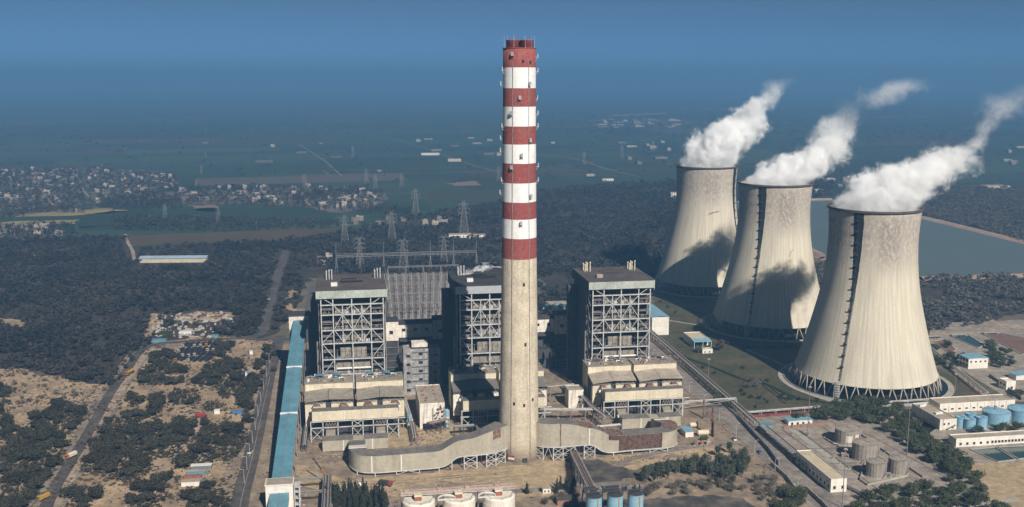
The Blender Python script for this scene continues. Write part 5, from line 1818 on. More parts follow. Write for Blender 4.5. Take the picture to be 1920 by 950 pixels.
q.box(0, 7, 0, .3, 0, 1.6)
q.box(0, .3, .3, 9, 0, 1.6)
q.build('low_wall', M['white_wall'], t)
for x, y in ((.3, .4), (6.7, .4), (.3, 8.8), (6.7, 8.8)):
    q = MB()
    q.beam((x, y, 0), (x, y, 5), .4)
    q.build('post', M['pale_steel'], t)
q = MB()
q.box(1.5, 5.5, 2, 7, 0, 2.6)
q.build('machine', M['dark_steel'], t)
u, v = at(1276, 818)
t = block('blue_roofed_hut', 'white hut with a grey blue roof at the end of the rusty duct', u + 3, v - 2, 6, 11, 4, 'white_wall', 'blue_roof', flat=False, slope=.3)
u, v = at(1018, 925)
t = block('small_hut', 'small grey roofed hut standing alone on the sand before the chimney', u, v, 5, 3.5, 3.2, 'white_wall', 'flat_roof', flat=False, slope=.5)
windows(t, ('y', 0), [(1.3, 1), (3.6, 1)], .9, 1, 'black')
u, v = at(668, 912)
t = block('white_cabin', 'small white cabin in front of the left flue duct', u, v, 4.4, 4, 3.2, 'white_paint', 'flat_roof', flat=False, slope=.1)

# ---------------------------------------------------------------- tanks and silos
def tank(px, py, r, h, m, label, group, roof=1.1, seam=3, gear=True, name='storage_tank', patch=None):
    w = g(px, py)
    t = thing(name, label, 'tank', (w.x, w.y, .2), AX, group)
    q = MB()
    pr_ = [(r, 0)]
    for k in range(1, seam + 1):
        z = h * k / seam
        pr_ += [(r, z - .12), (r + .08, z - .1), (r + .08, z)] if k < seam else [(r, z)]
    q.lathe(pr_, 64, cap=False)
    q.build('shell', M[m], t)
    if m == 'grey_tank':
        q = MB()
        for i in range(22):
            a = 2 * math.pi * i / 22
            q.beam(((r + .12) * math.cos(a), (r + .12) * math.sin(a), 0), ((r + .12) * math.cos(a), (r + .12) * math.sin(a), h), .14)
        q.build('stiffener', M['mid_steel'], t)
    q = MB()
    q.lathe([(r + .15, h), (r + .15, h + .2), (r * .55, h + roof * .8), (.3, h + roof), (.3, h + roof + .7), (.05, h + roof + .7)], 40, cap=False)
    q.slot(0)
    for i in range(20):
        a = 2 * math.pi * i / 20
        q.beam((.6 * math.cos(a), .6 * math.sin(a), h + roof + .1), (r * math.cos(a), r * math.sin(a), h + .35), .16, .2)
    q.build('roof', M[m], t)
    if gear:
        q = MB()
        for i in range(16):
            a0, a1 = 1.2 * i / 16 - 1.4, 1.2 * (i + 1) / 16 - 1.4
            q.beam(((r + .6) * math.cos(a0), (r + .6) * math.sin(a0), h * i / 16), ((r + .6) * math.cos(a1), (r + .6) * math.sin(a1), h * (i + 1) / 16), .8, .15)
        q.build('stair', M['mid_steel'], t)
        q = MB()
        for i in range(32):
            a0, a1 = 2 * math.pi * i / 32, 2 * math.pi * (i + 1) / 32
            q.beam((r * math.cos(a0), r * math.sin(a0), h + 1.1), (r * math.cos(a1), r * math.sin(a1), h + 1.1), .08)
            if i % 2:
                q.beam((r * math.cos(a0), r * math.sin(a0), h), (r * math.cos(a0), r * math.sin(a0), h + 1.1), .08)
        q.build('railing', M['mid_steel'], t)
    q = MB()
    q.lathe([(r + .9, -.15), (r + .9, .35), (r, .4)], 36, cap=False)
    q.build('plinth', M['kerb'], t)
    if patch:
        q = MB()
        for a0, a1, z0, z1 in patch:
            n = 6
            for i in range(n):
                b0, b1 = R(a0 + (a1 - a0) * i / n - 90) - AX, R(a0 + (a1 - a0) * (i + 1) / n - 90) - AX
                rr = r + .1
                q.hexa([(rr * math.cos(b0), rr * math.sin(b0), z0), (rr * math.cos(b1), rr * math.sin(b1), z0), ((rr - .08) * math.cos(b1), (rr - .08) * math.sin(b1), z0), ((rr - .08) * math.cos(b0), (rr - .08) * math.sin(b0), z0),
                        (rr * math.cos(b0), rr * math.sin(b0), z1), (rr * math.cos(b1), rr * math.sin(b1), z1), ((rr - .08) * math.cos(b1), (rr - .08) * math.sin(b1), z1), ((rr - .08) * math.cos(b0), (rr - .08) * math.sin(b0), z1)])
        q.build('bare_patch', M['white_tank'], t)
    return t
tank(1587.6, 828, 8.3, 10, 'grey_tank', 'large grey fuel tank with white patches on its side, farthest of the four', None, patch=[(-22, 8, 2.5, 7.2), (22, 52, 4.5, 7.8)])
tank(1621, 859, 8.4, 11.5, 'grey_tank', 'tallest of the four grey fuel tanks, just in front of the patched one', None)
tank(1641, 891, 5.9, 9.6, 'grey_tank', 'small rust stained grey tank on the left of the near pair', None, seam=4)
tank(1683, 885, 6.0, 9.8, 'grey_tank', 'small rust stained grey tank beside a tall lamp mast, right of its twin', None, seam=4)
tank(1800.3, 800, 4.1, 8.2, 'blue_tank', 'leftmost of the small blue tanks, against the white building', None, roof=.6, gear=False)
tank(1819, 794, 4.1, 8.2, 'blue_tank', 'small blue tank at the back of its cluster, before the long workshop', None, roof=.6, gear=False)
tank(1817.3, 804, 4.1, 8, 'blue_tank', 'small blue tank at the front of its cluster', None, roof=.6, gear=False)
tank(1839, 802, 4.1, 8.6, 'blue_tank', 'small blue tank next to the big blue tank', None, roof=.6, gear=False)
tank(1866, 794, 9.7, 10, 'blue_tank', 'big blue tank with a flat ribbed dome, right of the four small ones', None, roof=1.5)
tank(1914, 789, 10, 10, 'blue_tank', 'big blue tank with a ribbed dome at the right edge of the view', None, roof=1.5)

def gantry_rail(b, p, q, posts=True):
    b.beam(p, q, .12)
    p, q = Vector(p), Vector(q)
    n = max(2, int((q - p).length / 2.5))
    for i in range(n + 1):
        w = p + (q - p) * i / n
        b.beam(w, (w.x, w.y, w.z - 1.1), .1)
SV = -108
M['rusty_red'] = mat('rusty_red', (.30, .09, .06), (.2, .07, .05), .6, c3=(.4, .25, .18), s3=1.0)
M['pink_pipe'] = mat('pink_pipe', (.48, .36, .30), (.36, .26, .22), .5, c3=(.25, .14, .1), s3=1.2)
for k, (u, lab) in enumerate(((-76, 'leftmost of the three white ash silos at the bottom edge'), (-53, 'middle white ash silo of three at the bottom of the view'), (-30, 'white ash silo on the right of three, below the chimney foot'))):
    t = thing('ash_silo', lab, 'silo', P(u, SV), AX, 'white ash silos')
    q = MB()
    pr_ = [(9.3, 0)]
    for z in (4, 8, 12, 16):
        pr_ += [(9.3, z), (9.4, z + .05), (9.4, z + .3), (9.3, z + .35)]
    q.lathe(pr_ + [(9.3, 19.4), (8.4, 20.2), (.1, 20.6)], 40, cap=False)
    q.build('shell', M['white_tank'], t, smooth=False)
    q = MB()
    for a in (0.0, .8, 1.6, 2.4, 3.2, 4.0, 4.8, 5.5):
        q.tube((8.6 * math.cos(a), 8.6 * math.sin(a), 20), (8.6 * math.cos(a), 8.6 * math.sin(a), 21.4), .1, .1, 5)
        q.beam((8.6 * math.cos(a), 8.6 * math.sin(a), 21.3), (8.6 * math.cos(a + .8), 8.6 * math.sin(a + .8), 21.3), .1)
    q.build('railing', M['mid_steel'], t)
    q = MB()
    q.box(-2.5, 1.5, -3.5, -.5, 20.5, 23)
    q.slot(1).box(-2.7, 1.7, -3.7, -.3, 23, 24.0)
    q.build('filter_box', [M['rusty_red'], M['casing']], t)
    q = MB()
    q.beam((-3.8, -7.3, 0), (-3.8, -7.3, 20), .3)
    q.beam((4.6, -6.9, 0), (4.6, -6.9, 20), .3)
    q.build('drain_pipe', M['mid_steel'], t)
t = thing('silo_gantry', 'long rusty pipe gantry running over the three white silos', 'gantry', P(-53, SV + 4.5), AX)
q = MB()
q.box(-33, 33, -2.6, 2.6, 21.6, 22)
q.slot(1)
for y, z, r_ in ((-2, 22.5, .45), (-1, 22.6, .45), (0, 22.6, .4), (1, 22.7, .5), (2, 22.5, .4), (.3, 23.5, .3)):
    q.tube((-33, y, z), (33, y, z), r_, r_, 8)
q.build('walkway', [M['pale_steel'], M['pink_pipe']], t)
q = MB()
for y in (-2.6, 2.6):
    gantry_rail(q, (-33, y, 23.1), (33, y, 23.1))
q.build('railing', M['pale_steel'], t)
q = MB()
for x in (-27, -8, 8, 25):
    q.tube((x, 1, 22), (x, 1, 26.5), .22, .22, 6)
    q.tube((x, 1, 26.4), (x + 2.5, 1, 26.4), .22, .22, 6)
    q.box(x - 4, x - 1.5, -.8, .8, 22.8, 24.6)
q.build('pipe_riser', M['pink_pipe'], t)
q = MB()
for x in (-4.5, 18.5):
    q.box(x - 8, x + 1.5, -9, -7.8, 20.3, 20.7)
    for s in (-9, -7.8):
        for i in range(8):
            a0, a1 = math.pi * i / 8, math.pi * (i + 1) / 8
            q.beam((x - 3 - 5 * math.cos(a0), s, 21 + 2.4 * math.sin(a0)), (x - 3 - 5 * math.cos(a1), s, 21 + 2.4 * math.sin(a1)), .28)
q.build('catwalk_bridge', M['white_paint'], t)
for x in (-32.6, 32.6, -11.5, 11.5):
    q = MB()
    for y in (-1.4, 1.4):
        q.beam((x, y, 0), (x, y, 21.6), .5)
    for i in range(4):
        q.beam((x, -1.4, 5 * i), (x, 1.4, 5 * i + 5), .25)
    q.build('leg_frame', M['mid_steel'], t)
BV = -114
for u, lab in ((24.8, 'blue ribbed silo on the left of three under the black gantry'), (37.3, 'middle blue ribbed silo of three under the black gantry'), (49.6, 'blue ribbed silo on the right of three, next to the coal ground')):
    t = thing('blue_silo', lab, 'silo', P(u, BV), AX, 'blue ribbed silos')
    q = MB()
    pr_ = []
    for k in range(17):
        z = k * 1.0
        pr_ += [(4.55, z), (4.62, z + .12), (4.62, z + .8), (4.55, z + .95)]
    q.lathe(pr_ + [(4.55, 17.2), (4.75, 17.3), (4.75, 17.8)], 32, cap=False)
    q.build('shell', M['silo_blue'], t)
    q = MB()
    q.lathe([(4.6, 17.75), (.1, 18.6)], 32, cap=False)
    q.build('roof', M['dark_steel'], t)
    q = MB()
    q.beam((1.2, -4.75, 0), (1.2, -4.75, 17.4), .55, .2)
    q.build('ladder', M['yellow'], t)
t = thing('black_gantry', 'black coal gantry on top of the three blue silos', 'gantry', P(37.3, BV + 3.5), AX)
q = MB()
q.box(-18, 19, -2.4, 2.4, 18.8, 19.4)
q.box(-18, 5, -1.5, 1.5, 19.5, 21.2)
q.build('deck', M['dark_steel'], t)
q = MB()
for y in (-2.4, 2.4):
    gantry_rail(q, (-18, y, 20.8), (19, y, 20.8))
    for i in range(12):
        q.beam((-18 + 3 * i, y, 19), (-16.5 + 3 * i, y, 17.4), .2)
        q.beam((-16.5 + 3 * i, y, 17.4), (-15 + 3 * i, y, 19), .2)
q.build('railing', M['dark_steel'], t)
r = random.Random(2)
q = MB()
for i in range(22):
    x = r.uniform(-17, 17)
    q.box(x, x + r.uniform(.6, 2), r.uniform(-2, 0), r.uniform(.3, 2), 19.4, 19.4 + r.uniform(.7, 2.4))
q.build('machinery', M['mid_steel'], t)
for x in (-18, -6, 6, 18.5):
    q = MB()
    q.beam((x, 2.2, 0), (x, 2.2, 18.8), .5)
    q.build('leg', M['dark_steel'], t)
# belt gallery from under the right duct to the blue silos
t = thing('belt_gallery', 'open dark belt gallery running from under the right flue duct down to the blue silos', 'conveyor', C0, AX)
a0, a1 = Vector((36, -4, 5)), Vector((25, BV + 6, 19))
q = MB()
q.beam(a0, a1, 4.6, .4)
q.slot(1)
for s in (-1, 0, 1):
    q.beam(a0 + Vector((s * 1.4, 0, .5)), a1 + Vector((s * 1.4, 0, .5)), .5, .35)
q.build('deck', [M['mid_steel'], M['rust']], t)
for s in (-2.3, 2.3):
    q = MB()
    p0, p1 = a0 + Vector((s, 0, 1.4)), a1 + Vector((s, 0, 1.4))
    gantry_rail(q, p0, p1)
    q.beam(p0 - Vector((0, 0, 2.6)), p1 - Vector((0, 0, 2.6)), .35)
    q.build('railing', M['pale_steel'], t)
for k in range(7):
    w = a0 + (a1 - a0) * (k + .5) / 7
    q = MB()
    for s in (-2.2, 2.2):
        q.beam((w.x + s, w.y, 0), (w.x + s, w.y, w.z - .3), .4)
    q.beam((w.x - 2.2, w.y, 0), (w.x + 2.2, w.y, w.z - .5), .25)
    q.build('trestle', M['mid_steel'], t)
# frame by the left conveyor
t = thing('pipe_rack', 'dark pipe rack with round openings between the blue conveyor and the dark conifers', 'pipe rack', P(-131, -100), AX)
for x in (0, 4.8):
    q = MB()
    for y in range(0, 66, 6):
        q.beam((x, y, 0), (x, y, 9), .4)
    q.beam((x, 0, 9), (x, 64, 9), .5)
    q.build('side_frame', M['mid_steel'], t)
q = MB()
q.box(.4, 4.4, 0, 64, 8.7, 9.2)
for y in range(1, 64, 2):
    q.slot(1).box(.9, 1.9, y, y + 1.1, 9.2, 10)
    q.box(2.8, 3.8, y, y + 1.1, 9.2, 10)
q.build('deck', [M['dark_steel'], M['mid_steel']], t)
q = MB()
for y in (8, 40, 61):
    q.beam((-18, y, 8), (0, y, 8), .6)
    q.beam((-18, y, 0), (-18, y, 8), .5)
    q.tube((-18, y + 1, 8.6), (0, y + 1, 8.6), .4, .4, 6)
q.build('cross_pipe', M['mid_steel'], t)

# ---------------------------------------------------------------- racks, pipes, walls, masts
def rack(name, label, line, z, w, pipes, step=9.0, m='mid_steel', cat='pipe rack', legs=True, seed=1):
    """pipe rack along plant-grid points"""
    t = thing(name, label, cat, P(*line[0]), AX)
    o = Vector((line[0][0], line[0][1], 0))
    pts = [Vector((a, c, 0)) - o for a, c in line]
    rr = random.Random(seed)
    for k in range(pipes):
        q = MB()
        off = (k - (pipes - 1) / 2) * w / max(pipes, 1)
        rad = rr.choice((.25, .35, .5))
        for a, c in zip(pts, pts[1:]):
            d = (c - a).normalized()
            n = Vector((d.y, -d.x, 0)) * off
            q.tube(a + n + Vector((0, 0, z + rad + .3)), c + n + Vector((0, 0, z + rad + .3)), rad, rad, 6)
        q.build('pipe', M[rr.choice(('pale_steel', 'mid_steel', 'rust', 'pale_steel'))], t)
    for a, c in zip(pts, pts[1:]):
        d = c - a
        L = d.length
        d = d.normalized()
        n = Vector((d.y, -d.x, 0)) * w / 2
        k = max(1, int(L / step))
        q = MB()
        for i in range(k + 1):
            p = a + d * L * i / k
            if legs:
                q.beam(p + n, p + n + Vector((0, 0, z)), .35)
                q.beam(p - n, p - n + Vector((0, 0, z)), .35)
            q.beam(p + n * 1.1 + Vector((0, 0, z)), p - n * 1.1 + Vector((0, 0, z)), .35)
            if z > 4 and legs:
                q.beam(p + n + Vector((0, 0, z * .55)), p - n + Vector((0, 0, z * .55)), .3)
                if i:
                    p_ = a + d * L * (i - 1) / k
                    q.beam(p_ + n + Vector((0, 0, z * .55)), p + n + Vector((0, 0, z)), .2)
        for s in (-1, 1):
            q.beam(a + n * s + Vector((0, 0, z)), c + n * s + Vector((0, 0, z)), .3)
        q.build('frame', M[m], t)
    return t
rack('pipe_rack', 'long dark pipe rack running down the right side of the plant road', [(184, 300), (183, 160), (182, 60), (181, 20)], 6.0, 5.0, 5, seed=2)
rack('pipe_rack', 'dark pipe rack between the plant road and the bare depot yard', [(184, 18), (184, -30), (183, -62)], 4.5, 5.5, 6, seed=5, m='dark_steel')
rack('pipe_bridge', 'pale pipe bridge crossing the plant road', [(139, 66), (183, 68)], 9.5, 3.2, 2, 44, 'pale_steel', 'pipe bridge', seed=3)
rack('pipe_rack', 'rusty pipe rack right of the chimney in front of the white block', [(12, 70), (50, 62), (72, 60)], 9.0, 3.4, 4, seed=6)
rack('pipe_rack', 'rusty pipe rack just behind the right flue duct', [(14, 24), (44, 26), (80, 30)], 7.0, 3.4, 4, seed=7)
rack('pipe_rack', 'dark pipe rack rising behind the white block right of the chimney', [(16, 112), (44, 112), (66, 116)], 12.0, 3.6, 4, seed=8)
rack('pipe_rack', 'steel pipe rack beside the precipitator right of the chimney', [(66, 100), (67, 70), (72, 40)], 10.0, 4.0, 4, seed=9)
rack('pipe_rack', 'dark pipe rack in the gap left of the weathered white block', [(-72, 112), (-70, 60)], 8.0, 3.0, 3, seed=10)
rack('pipe_rack', 'pale pipes running low past the long white pump house', [(190, -70), (199, -100), (199, -150)], 1.6, 2.6, 4, 7, 'pale_steel', seed=11)
rack('pipe_rack', 'pale pipe manifold leading to the patched grey tank', [(217, -38), (226, -38), (241, -34)], 2.0, 3.4, 5, 4, 'pale_steel', seed=12)
rack('pipe_rack', 'pale pipe manifold leading to the tallest grey tank', [(219, -63), (232, -62), (246, -60)], 2.0, 3.4, 5, 4, 'pale_steel', seed=13)
rack('pipe_rack', 'pipe rack with a red pipe along the far side of the depot trees', [UV(1398, 779), UV(1560, 766), UV(1700, 757), UV(1770, 752)], 3.0, 3.2, 3, 12, 'pale_steel', seed=14)
q = MB()
w0, w1, w2 = UV(1400, 783), UV(1480, 777), UV(1545, 772)
for a, c in ((w0, w1), (w1, w2)):
    q.beam((*a, 1.2), (*c, 1.2), 1.2, .9)
tag(q.build('red_pipe', M['red'], None, C0, AX), 'low red pipe along the far edge of the depot yard', 'pipe')
rack('pipe_rack', 'dark pipe rack passing right of the nearest cooling tower basin', [UV(1740, 655), UV(1800, 705), UV(1850, 745)], 4.0, 3.5, 4, 10, seed=15)
def wall_line(label, pts, h, m, name='boundary_wall', cat='wall', px=True, w=.35):
    q = MB()
    pp = [UV(*p) for p in pts] if px else pts
    for a, c in zip(pp, pp[1:]):
        q.beam((*a, h / 2 + .1), (*c, h / 2 + .1), w, h)
        L = math.dist(a, c)
        k = max(1, int(L / 6))
        for i in range(k + 1):
            x, y = a[0] + (c[0] - a[0]) * i / k, a[1] + (c[1] - a[1]) * i / k
            q.box(x - w * .8, x + w * .8, y - w * .8, y + w * .8, 0, h + .3)
    return tag(q.build(name, M[m], None, C0, AX), label, cat)
wall_line('grey wall along the right side of the plant road beside the pipe rack', [(1385, 785), (1440, 845), (1460, 872)], 3.2, 'grey_wall', w=.6)
wall_line('pale grey wall from the depot gate down to a white pillar', [(1446, 872), (1475, 898), (1495, 925)], 3.0, 'kerb', w=.5)
wall_line('grey wall before the long white pump house at the bottom of the view', [(1511, 918), (1540, 945), (1560, 965)], 3.0, 'kerb', w=.5)
wall_line('brick wall in front of the low blue roofed shed', [(1470, 803), (1500, 800), (1550, 795)], 2.2, 'brick')
wall_line('low concrete bund around the grey tanks', [(1545, 822), (1622, 868), (1612, 900), (1626, 910), (1700, 893)], 1.4, 'kerb', 'bund_wall', w=.5)
wall_line('low concrete bund behind the grey tanks beside the trees', [(1605, 808), (1660, 848), (1730, 895)], 1.4, 'kerb', 'bund_wall', w=.5)
wall_line('dark boundary wall between the long white workshop and the huts', [(1855, 705), (1880, 722), (1915, 750)], 2.5, 'grey_wall')
wall_line('dark wall beside the green water basins', [(1785, 842), (1815, 868)], 2.2, 'grey_wall')
wall_line('long grey plant boundary wall along the main road on the left', [(478, 800), (496, 730), (510, 670)], 1.8, 'grey_wall')
def mast(px, py, h, label):
    w = g(px, py)
    t = thing('lamp_mast', label, 'lamp mast', (w.x, w.y, .2), AX)
    q = MB()
    q.tube((0, 0, 0), (0, 0, h), .38, .16, 8)
    q.build('pole', M['mid_steel'], t)
    q = MB()
    q.lathe([(.5, h - .25), (.7, h), (.5, h + .25)], 12)
    for i in range(6):
        a = i * 1.047
        q.box(math.cos(a) - .2, math.cos(a) + .2, math.sin(a) - .2, math.sin(a) + .2, h - .7, h - .2)
    q.build('lamp_ring', M['pale_steel'], t)
mast(1514, 816, 37, 'tall lamp mast standing left of the patched grey tank')
mast(1699, 865, 40, 'tall lamp mast beside the right small grey tank')
mast(1579, 953, 38, 'tall lamp mast in front of the long white pump house')
mast(1328, 712, 19, 'slim lamp mast on the lawn behind the plant road')
mast(1862, 795, 20, 'slim lamp mast between the two big blue tanks')
mast(1790, 735, 16, 'slim lamp mast on the lawn right of the nearest cooling tower')
for (px, py, h, r_, lab) in ((1319, 784, 15, .75, 'rusty pipe stack, the slimmer of two beside the plant road'), (1335.5, 817, 22, 1.0, 'tall rusty pipe stack beside the old vessels'), (1338, 819, 12, .6, 'short rusty stub stack next to the tall one')):
    w = g(px, py)
    q = MB()
    q.tube((0, 0, 0), (0, 0, h), r_, r_ * .9, 10)
    q.tube((0, 0, h * .55), (0, 0, h * .58), r_ * 1.25, r_ * 1.25, 10)
    tag(q.build('pipe_stack', M['rust'], None, (w.x, w.y, .2)), lab, 'chimney')
def vessel(px, py, L, r_, m, lab, turn=0.0):
    w = g(px, py)
    t = thing('steel_vessel', lab, 'tank', (w.x, w.y, .2), AX + turn)
    q = MB()
    for a, c, r0, r1 in ((-L / 2, -L / 2 + .6, r_ * .5, r_), (-L / 2 + .6, L / 2 - .6, r_, r_), (L / 2 - .6, L / 2, r_, r_ * .5)):
        q.tube((a, 0, r_ + .6), (c, 0, r_ + .6), r0, r1, 14)
    q.build('shell', M[m], t)
    q = MB()
    for x in (-L / 3, L / 3):
        q.box(x - .3, x + .3, -r_ * .8, r_ * .8, 0, .9)
    q.build('saddle', M['kerb'], t)
vessel(1301, 801, 7, 1.7, 'casing', 'stained cream vessel lying behind the blue roofed hut')
vessel(1318, 816, 9, 1.9, 'casing', 'larger stained cream vessel lying beside the rusty stacks')
vessel(1320, 825, 6, 1.3, 'hedge', 'green vessel lying in front of the stained cream one')
vessel(1303, 834, 4, 1.2, 'rust', 'rusty drum lying on the sand, left of three', 1.1)
vessel(1316, 833, 4.2, 1.2, 'rusty_red', 'dark red drum lying on the sand, middle of three', 1.1)
vessel(1327, 832, 4, 1.2, 'pink_pipe', 'orange drum lying on the sand, right of three', 1.1)
rack('pipe_rack', 'dark rusty pipe frame at the lower right corner of the weathered white block', [(-58, 52), (-50, 55), (-44, 60)], 8.0, 5.0, 6, 3.0, 'dark_steel', seed=21)
rack('pipe_rack', 'low dark pipe rack beside the blue conveyor foot', [(-146, 30), (-146, 120)], 5.0, 3.0, 3, 7, 'dark_steel', seed=22)
rack('pipe_rack', 'rusty pipe rack between the left precipitator and the weathered white block', [(-69, 30), (-69, 60)], 6.0, 3.4, 4, 5, 'mid_steel', seed=23)
rack('pipe_rack', 'dark pipe rack crossing before the middle precipitator', [(-40, 44), (12, 47)], 7.0, 3.0, 4, 6, 'dark_steel', seed=24)
# rubble and litter nobody could count
r = np.random.RandomState(12)
def litter(name, polys, n, m, s=(.3, 1.4), hh=.6, seed=0, kind_px=False):
    pts = scatter([polys] if not isinstance(polys[0], list) else polys, 1.0, seed, (), 1.0, n) if kind_px else polys
    b = MB()
    for x, y in pts:
        a, w_, d_, h_ = r.uniform(0, 3.14), r.uniform(*s), r.uniform(*s) * .7, r.uniform(.15, hh)
        ca, sa = math.cos(a), math.sin(a)
        c = [(-w_, -d_), (w_, -d_ * r.uniform(.4, 1)), (w_ * r.uniform(.4, 1), d_), (-w_, d_)]
        c = [(x + p[0] * ca - p[1] * sa, y + p[0] * sa + p[1] * ca) for p in c]
        b.hexa([(*p, .15) for p in c] + [(p[0] * .7 + x * .3, p[1] * .7 + y * .3, .2 + h_) for p in c])
    o = b.build(name, M[m])
    o['kind'] = 'stuff'
def uvr(n, *rects):
    out = []
    for u0, u1, v0, v1 in rects:
        for _ in range(n):
            w = P(r.uniform(u0, u1), r.uniform(v0, v1))
            out.append((w.x, w.y))
    return out
litter('rubble', uvr(60, (-140, -60, 2, 26), (-70, -20, 20, 62), (-150, -60, 30, 48), (20, 80, 30, 90), (60, 150, -30, -14), (112, 160, -30, 60)), 0, 'rust', (.3, 1.3), .8)
litter('pale_rubble', uvr(45, (-140, -60, 2, 26), (-70, -20, 20, 62), (20, 80, 10, 90), (60, 160, -30, 30), (-150, -20, -60, -26), (200, 260, -60, 10)), 0, 'kerb', (.25, 1.0), .6)
litter('dark_litter', uvr(50, (-150, 10, -75, -26), (20, 75, 20, 120), (150, 165, -60, 120), (-172, -160, -60, 200), (-175, -140, 200, 330)), 0, 'coal_floor', (.4, 1.8), .5)
settle = [[(290, 592), (330, 584), (438, 586), (440, 612), (405, 632), (285, 634)]]
litter('settlement_litter', settle, 170, 'kerb', (.7, 3.0), 2.2, 5, True)
litter('settlement_rubbish', settle, 120, 'dark_rust', (.7, 2.6), 1.6, 6, True)
litter('west_litter', [[(200, 790), (460, 760), (430, 950), (230, 950)], [(0, 700), (160, 720), (120, 830), (0, 800)]], 240, 'kerb', (.3, 1.1), .5, 7, True)
PK = None
for k, (u, v) in enumerate(((226, -52), (232, -76), (224, -20), (236, -12), (210, -40), (264, -86), (250, -104), (222, -92), (203, 8), (214, 6), (200, -30), (241, -98))):
    if PK is None:
        PK = thing('pump_skid', 'small grey pump set on a pale plinth in the depot yard', 'pump', P(u, v, .2), AX, 'pump sets in the depot yard')
        q = MB()
        q.box(-1.6, 1.6, -1, 1, 0, .5)
        q.build('plinth', M['kerb'], PK)
        q = MB()
        q.tube((-1.2, 0, 1.1), (.4, 0, 1.1), .5, .5, 10)
        q.tube((.4, 0, 1.1), (1.3, 0, 1.1), .3, .3, 8)
        q.build('motor', M['mid_steel'], PK)
        q = MB()
        q.tube((1.0, 0, 1.1), (1.0, 0, 2.4), .2, .2, 6)
        q.tube((1.0, 0, 2.3), (1.0, 3.5, 2.3), .2, .2, 6)
        q.build('pipe', M['pale_steel'], PK)
    else:
        dup(PK, P(u, v, .2), AX + k * .9)
# beams and scrap lying in front of the rusty duct
r = random.Random(9)
for k in range(26):
    u, v = r.uniform(66, 108), r.uniform(-22, -14.5)
    q = MB()
    L = r.uniform(3, 7)
    q.beam((0, 0, .35), (L, r.uniform(-1.2, 1.2), .35), r.uniform(.3, .7), r.uniform(.3, .6))
    if k % 3 == 0:
        q.beam((0, .9, .35), (L * .9, .8, .35), .4, .4)
    tag(q.build('scrap_beam', M['rust' if k % 2 else 'mid_steel'], None, P(u, v, .2), AX + r.uniform(-.3, .3)), 'rusty steel beam lying in the scrap heap before the bare rusty duct', 'beam', 'scrap beams before the rusty duct')

# ---------------------------------------------------------------- settling ponds and green basins
def pond(label_name, poly, m, depth, wallh=.6):
    pts = [g(*p) for p in poly]
    c = sum(pts, Vector()) / len(pts)
    q = MB()
    for i in range(len(pts)):
        a, d = pts[i], pts[(i + 1) % len(pts)]
        q.beam((a.x, a.y, .45), (d.x, d.y, .45), .7, .9)
    struct(q.build(label_name + '_kerb', M['kerb']))
    sheet(label_name, [poly], .34, m)
pond('basin_water', [(1819, 843), (1866, 838.5), (1904, 862), (1871, 866)], M['pool'], 1)
pond('basin_water', [(1871, 838), (2100, 828), (1990, 850), (1910, 861)], M['pool'], 1)
pond('pond_floor', [(1752, 640), (1772, 634), (1792, 656), (1780, 662)], M['pond_floor'], 1)
pond('pond_floor', [(1784, 631), (1815, 628), (1846, 647), (1834, 652)], M['pool'], 1)
pond('pond_floor', [(1845, 627), (1876, 624), (2100, 668), (1915, 664)], M['pond_floor'], 1)
for px, py, lab in ((1737, 634, 'pale inlet deck at the head of the reddish settling pond behind the nearest tower'), (1785, 631, 'pale inlet deck at the head of the grey water settling pond'), (1844, 627, 'pale inlet deck at the head of the long settling pond on the right')):
    u, v = UV(px, py)
    t = thing('inlet_deck', lab, 'deck', P(u, v, .2), AX)
    q = MB()
    q.box(0, 15, 0, 3.5, 1.6, 2.1)
    q.build('deck', M['kerb'], t)
    for k in range(6):
        q = MB()
        q.box(.5 + 2.6 * k, 1.2 + 2.6 * k, -1.2, 3, 0, 1.6)
        q.build('pier', M['grey_wall'], t)

# ---------------------------------------------------------------- pylons and switchyard
def pylon_mesh(h, arms, kind):
    q = MB()
    lv = [0, .16, .30, .43, .55, .66, .76, .85, .92]
    def w(t):
        return h * (.115 * (1 - t) ** 1.1 + .018)
    th = .29
    for s, t_ in ((-1, -1), (1, -1), (1, 1), (-1, 1)):
        for a, c in zip(lv, lv[1:]):
            q.beam((s * w(a), t_ * w(a), a * h), (s * w(c), t_ * w(c), c * h), th)
    for a, c in zip(lv, lv[1:]):
        for fx, fy in (((-1, -1), (1, -1)), ((1, -1), (1, 1)), ((1, 1), (-1, 1)), ((-1, 1), (-1, -1))):
            q.beam((fx[0] * w(a), fx[1] * w(a), a * h), (fy[0] * w(c), fy[1] * w(c), c * h), th * .6)
            q.beam((fy[0] * w(a), fy[1] * w(a), a * h), (fx[0] * w(c), fx[1] * w(c), c * h), th * .6)
            q.beam((fx[0] * w(c), fx[1] * w(c), c * h), (fy[0] * w(c), fy[1] * w(c), c * h), th * .6)
    body = (q.v, q.f)
    am = []
    for t_, L in arms:
        q = MB()
        for s in (-1, 1):
            for y in (-1, 1):
                q.beam((s * w(t_), y * w(t_) * .8, t_ * h), (s * L, 0, t_ * h + .5), th * .7)
                q.beam((s * w(t_), y * w(t_) * .8, t_ * h + 2.5), (s * L, 0, t_ * h + .6), th * .7)
            q.beam((s * L, 0, t_ * h + .4), (s * L, 0, t_ * h - 2.8), .3)
        am.append((q.v, q.f))
    q = MB()
    for s in (-1, 1):
        q.beam((s * w(.92), 0, .92 * h), (s * h * (.1 if kind else .04), 0, h), th * .8)
        q.beam((0, 0, .92 * h), (s * h * (.1 if kind else .04), 0, h), th * .6)
    return body, am, (q.v, q.f)
def mk(name, vf, m, par):
    me = bpy.data.meshes.new(name)
    me.from_pydata(vf[0], [], vf[1])
    me.materials.append(m)
    return link(name, me, par)
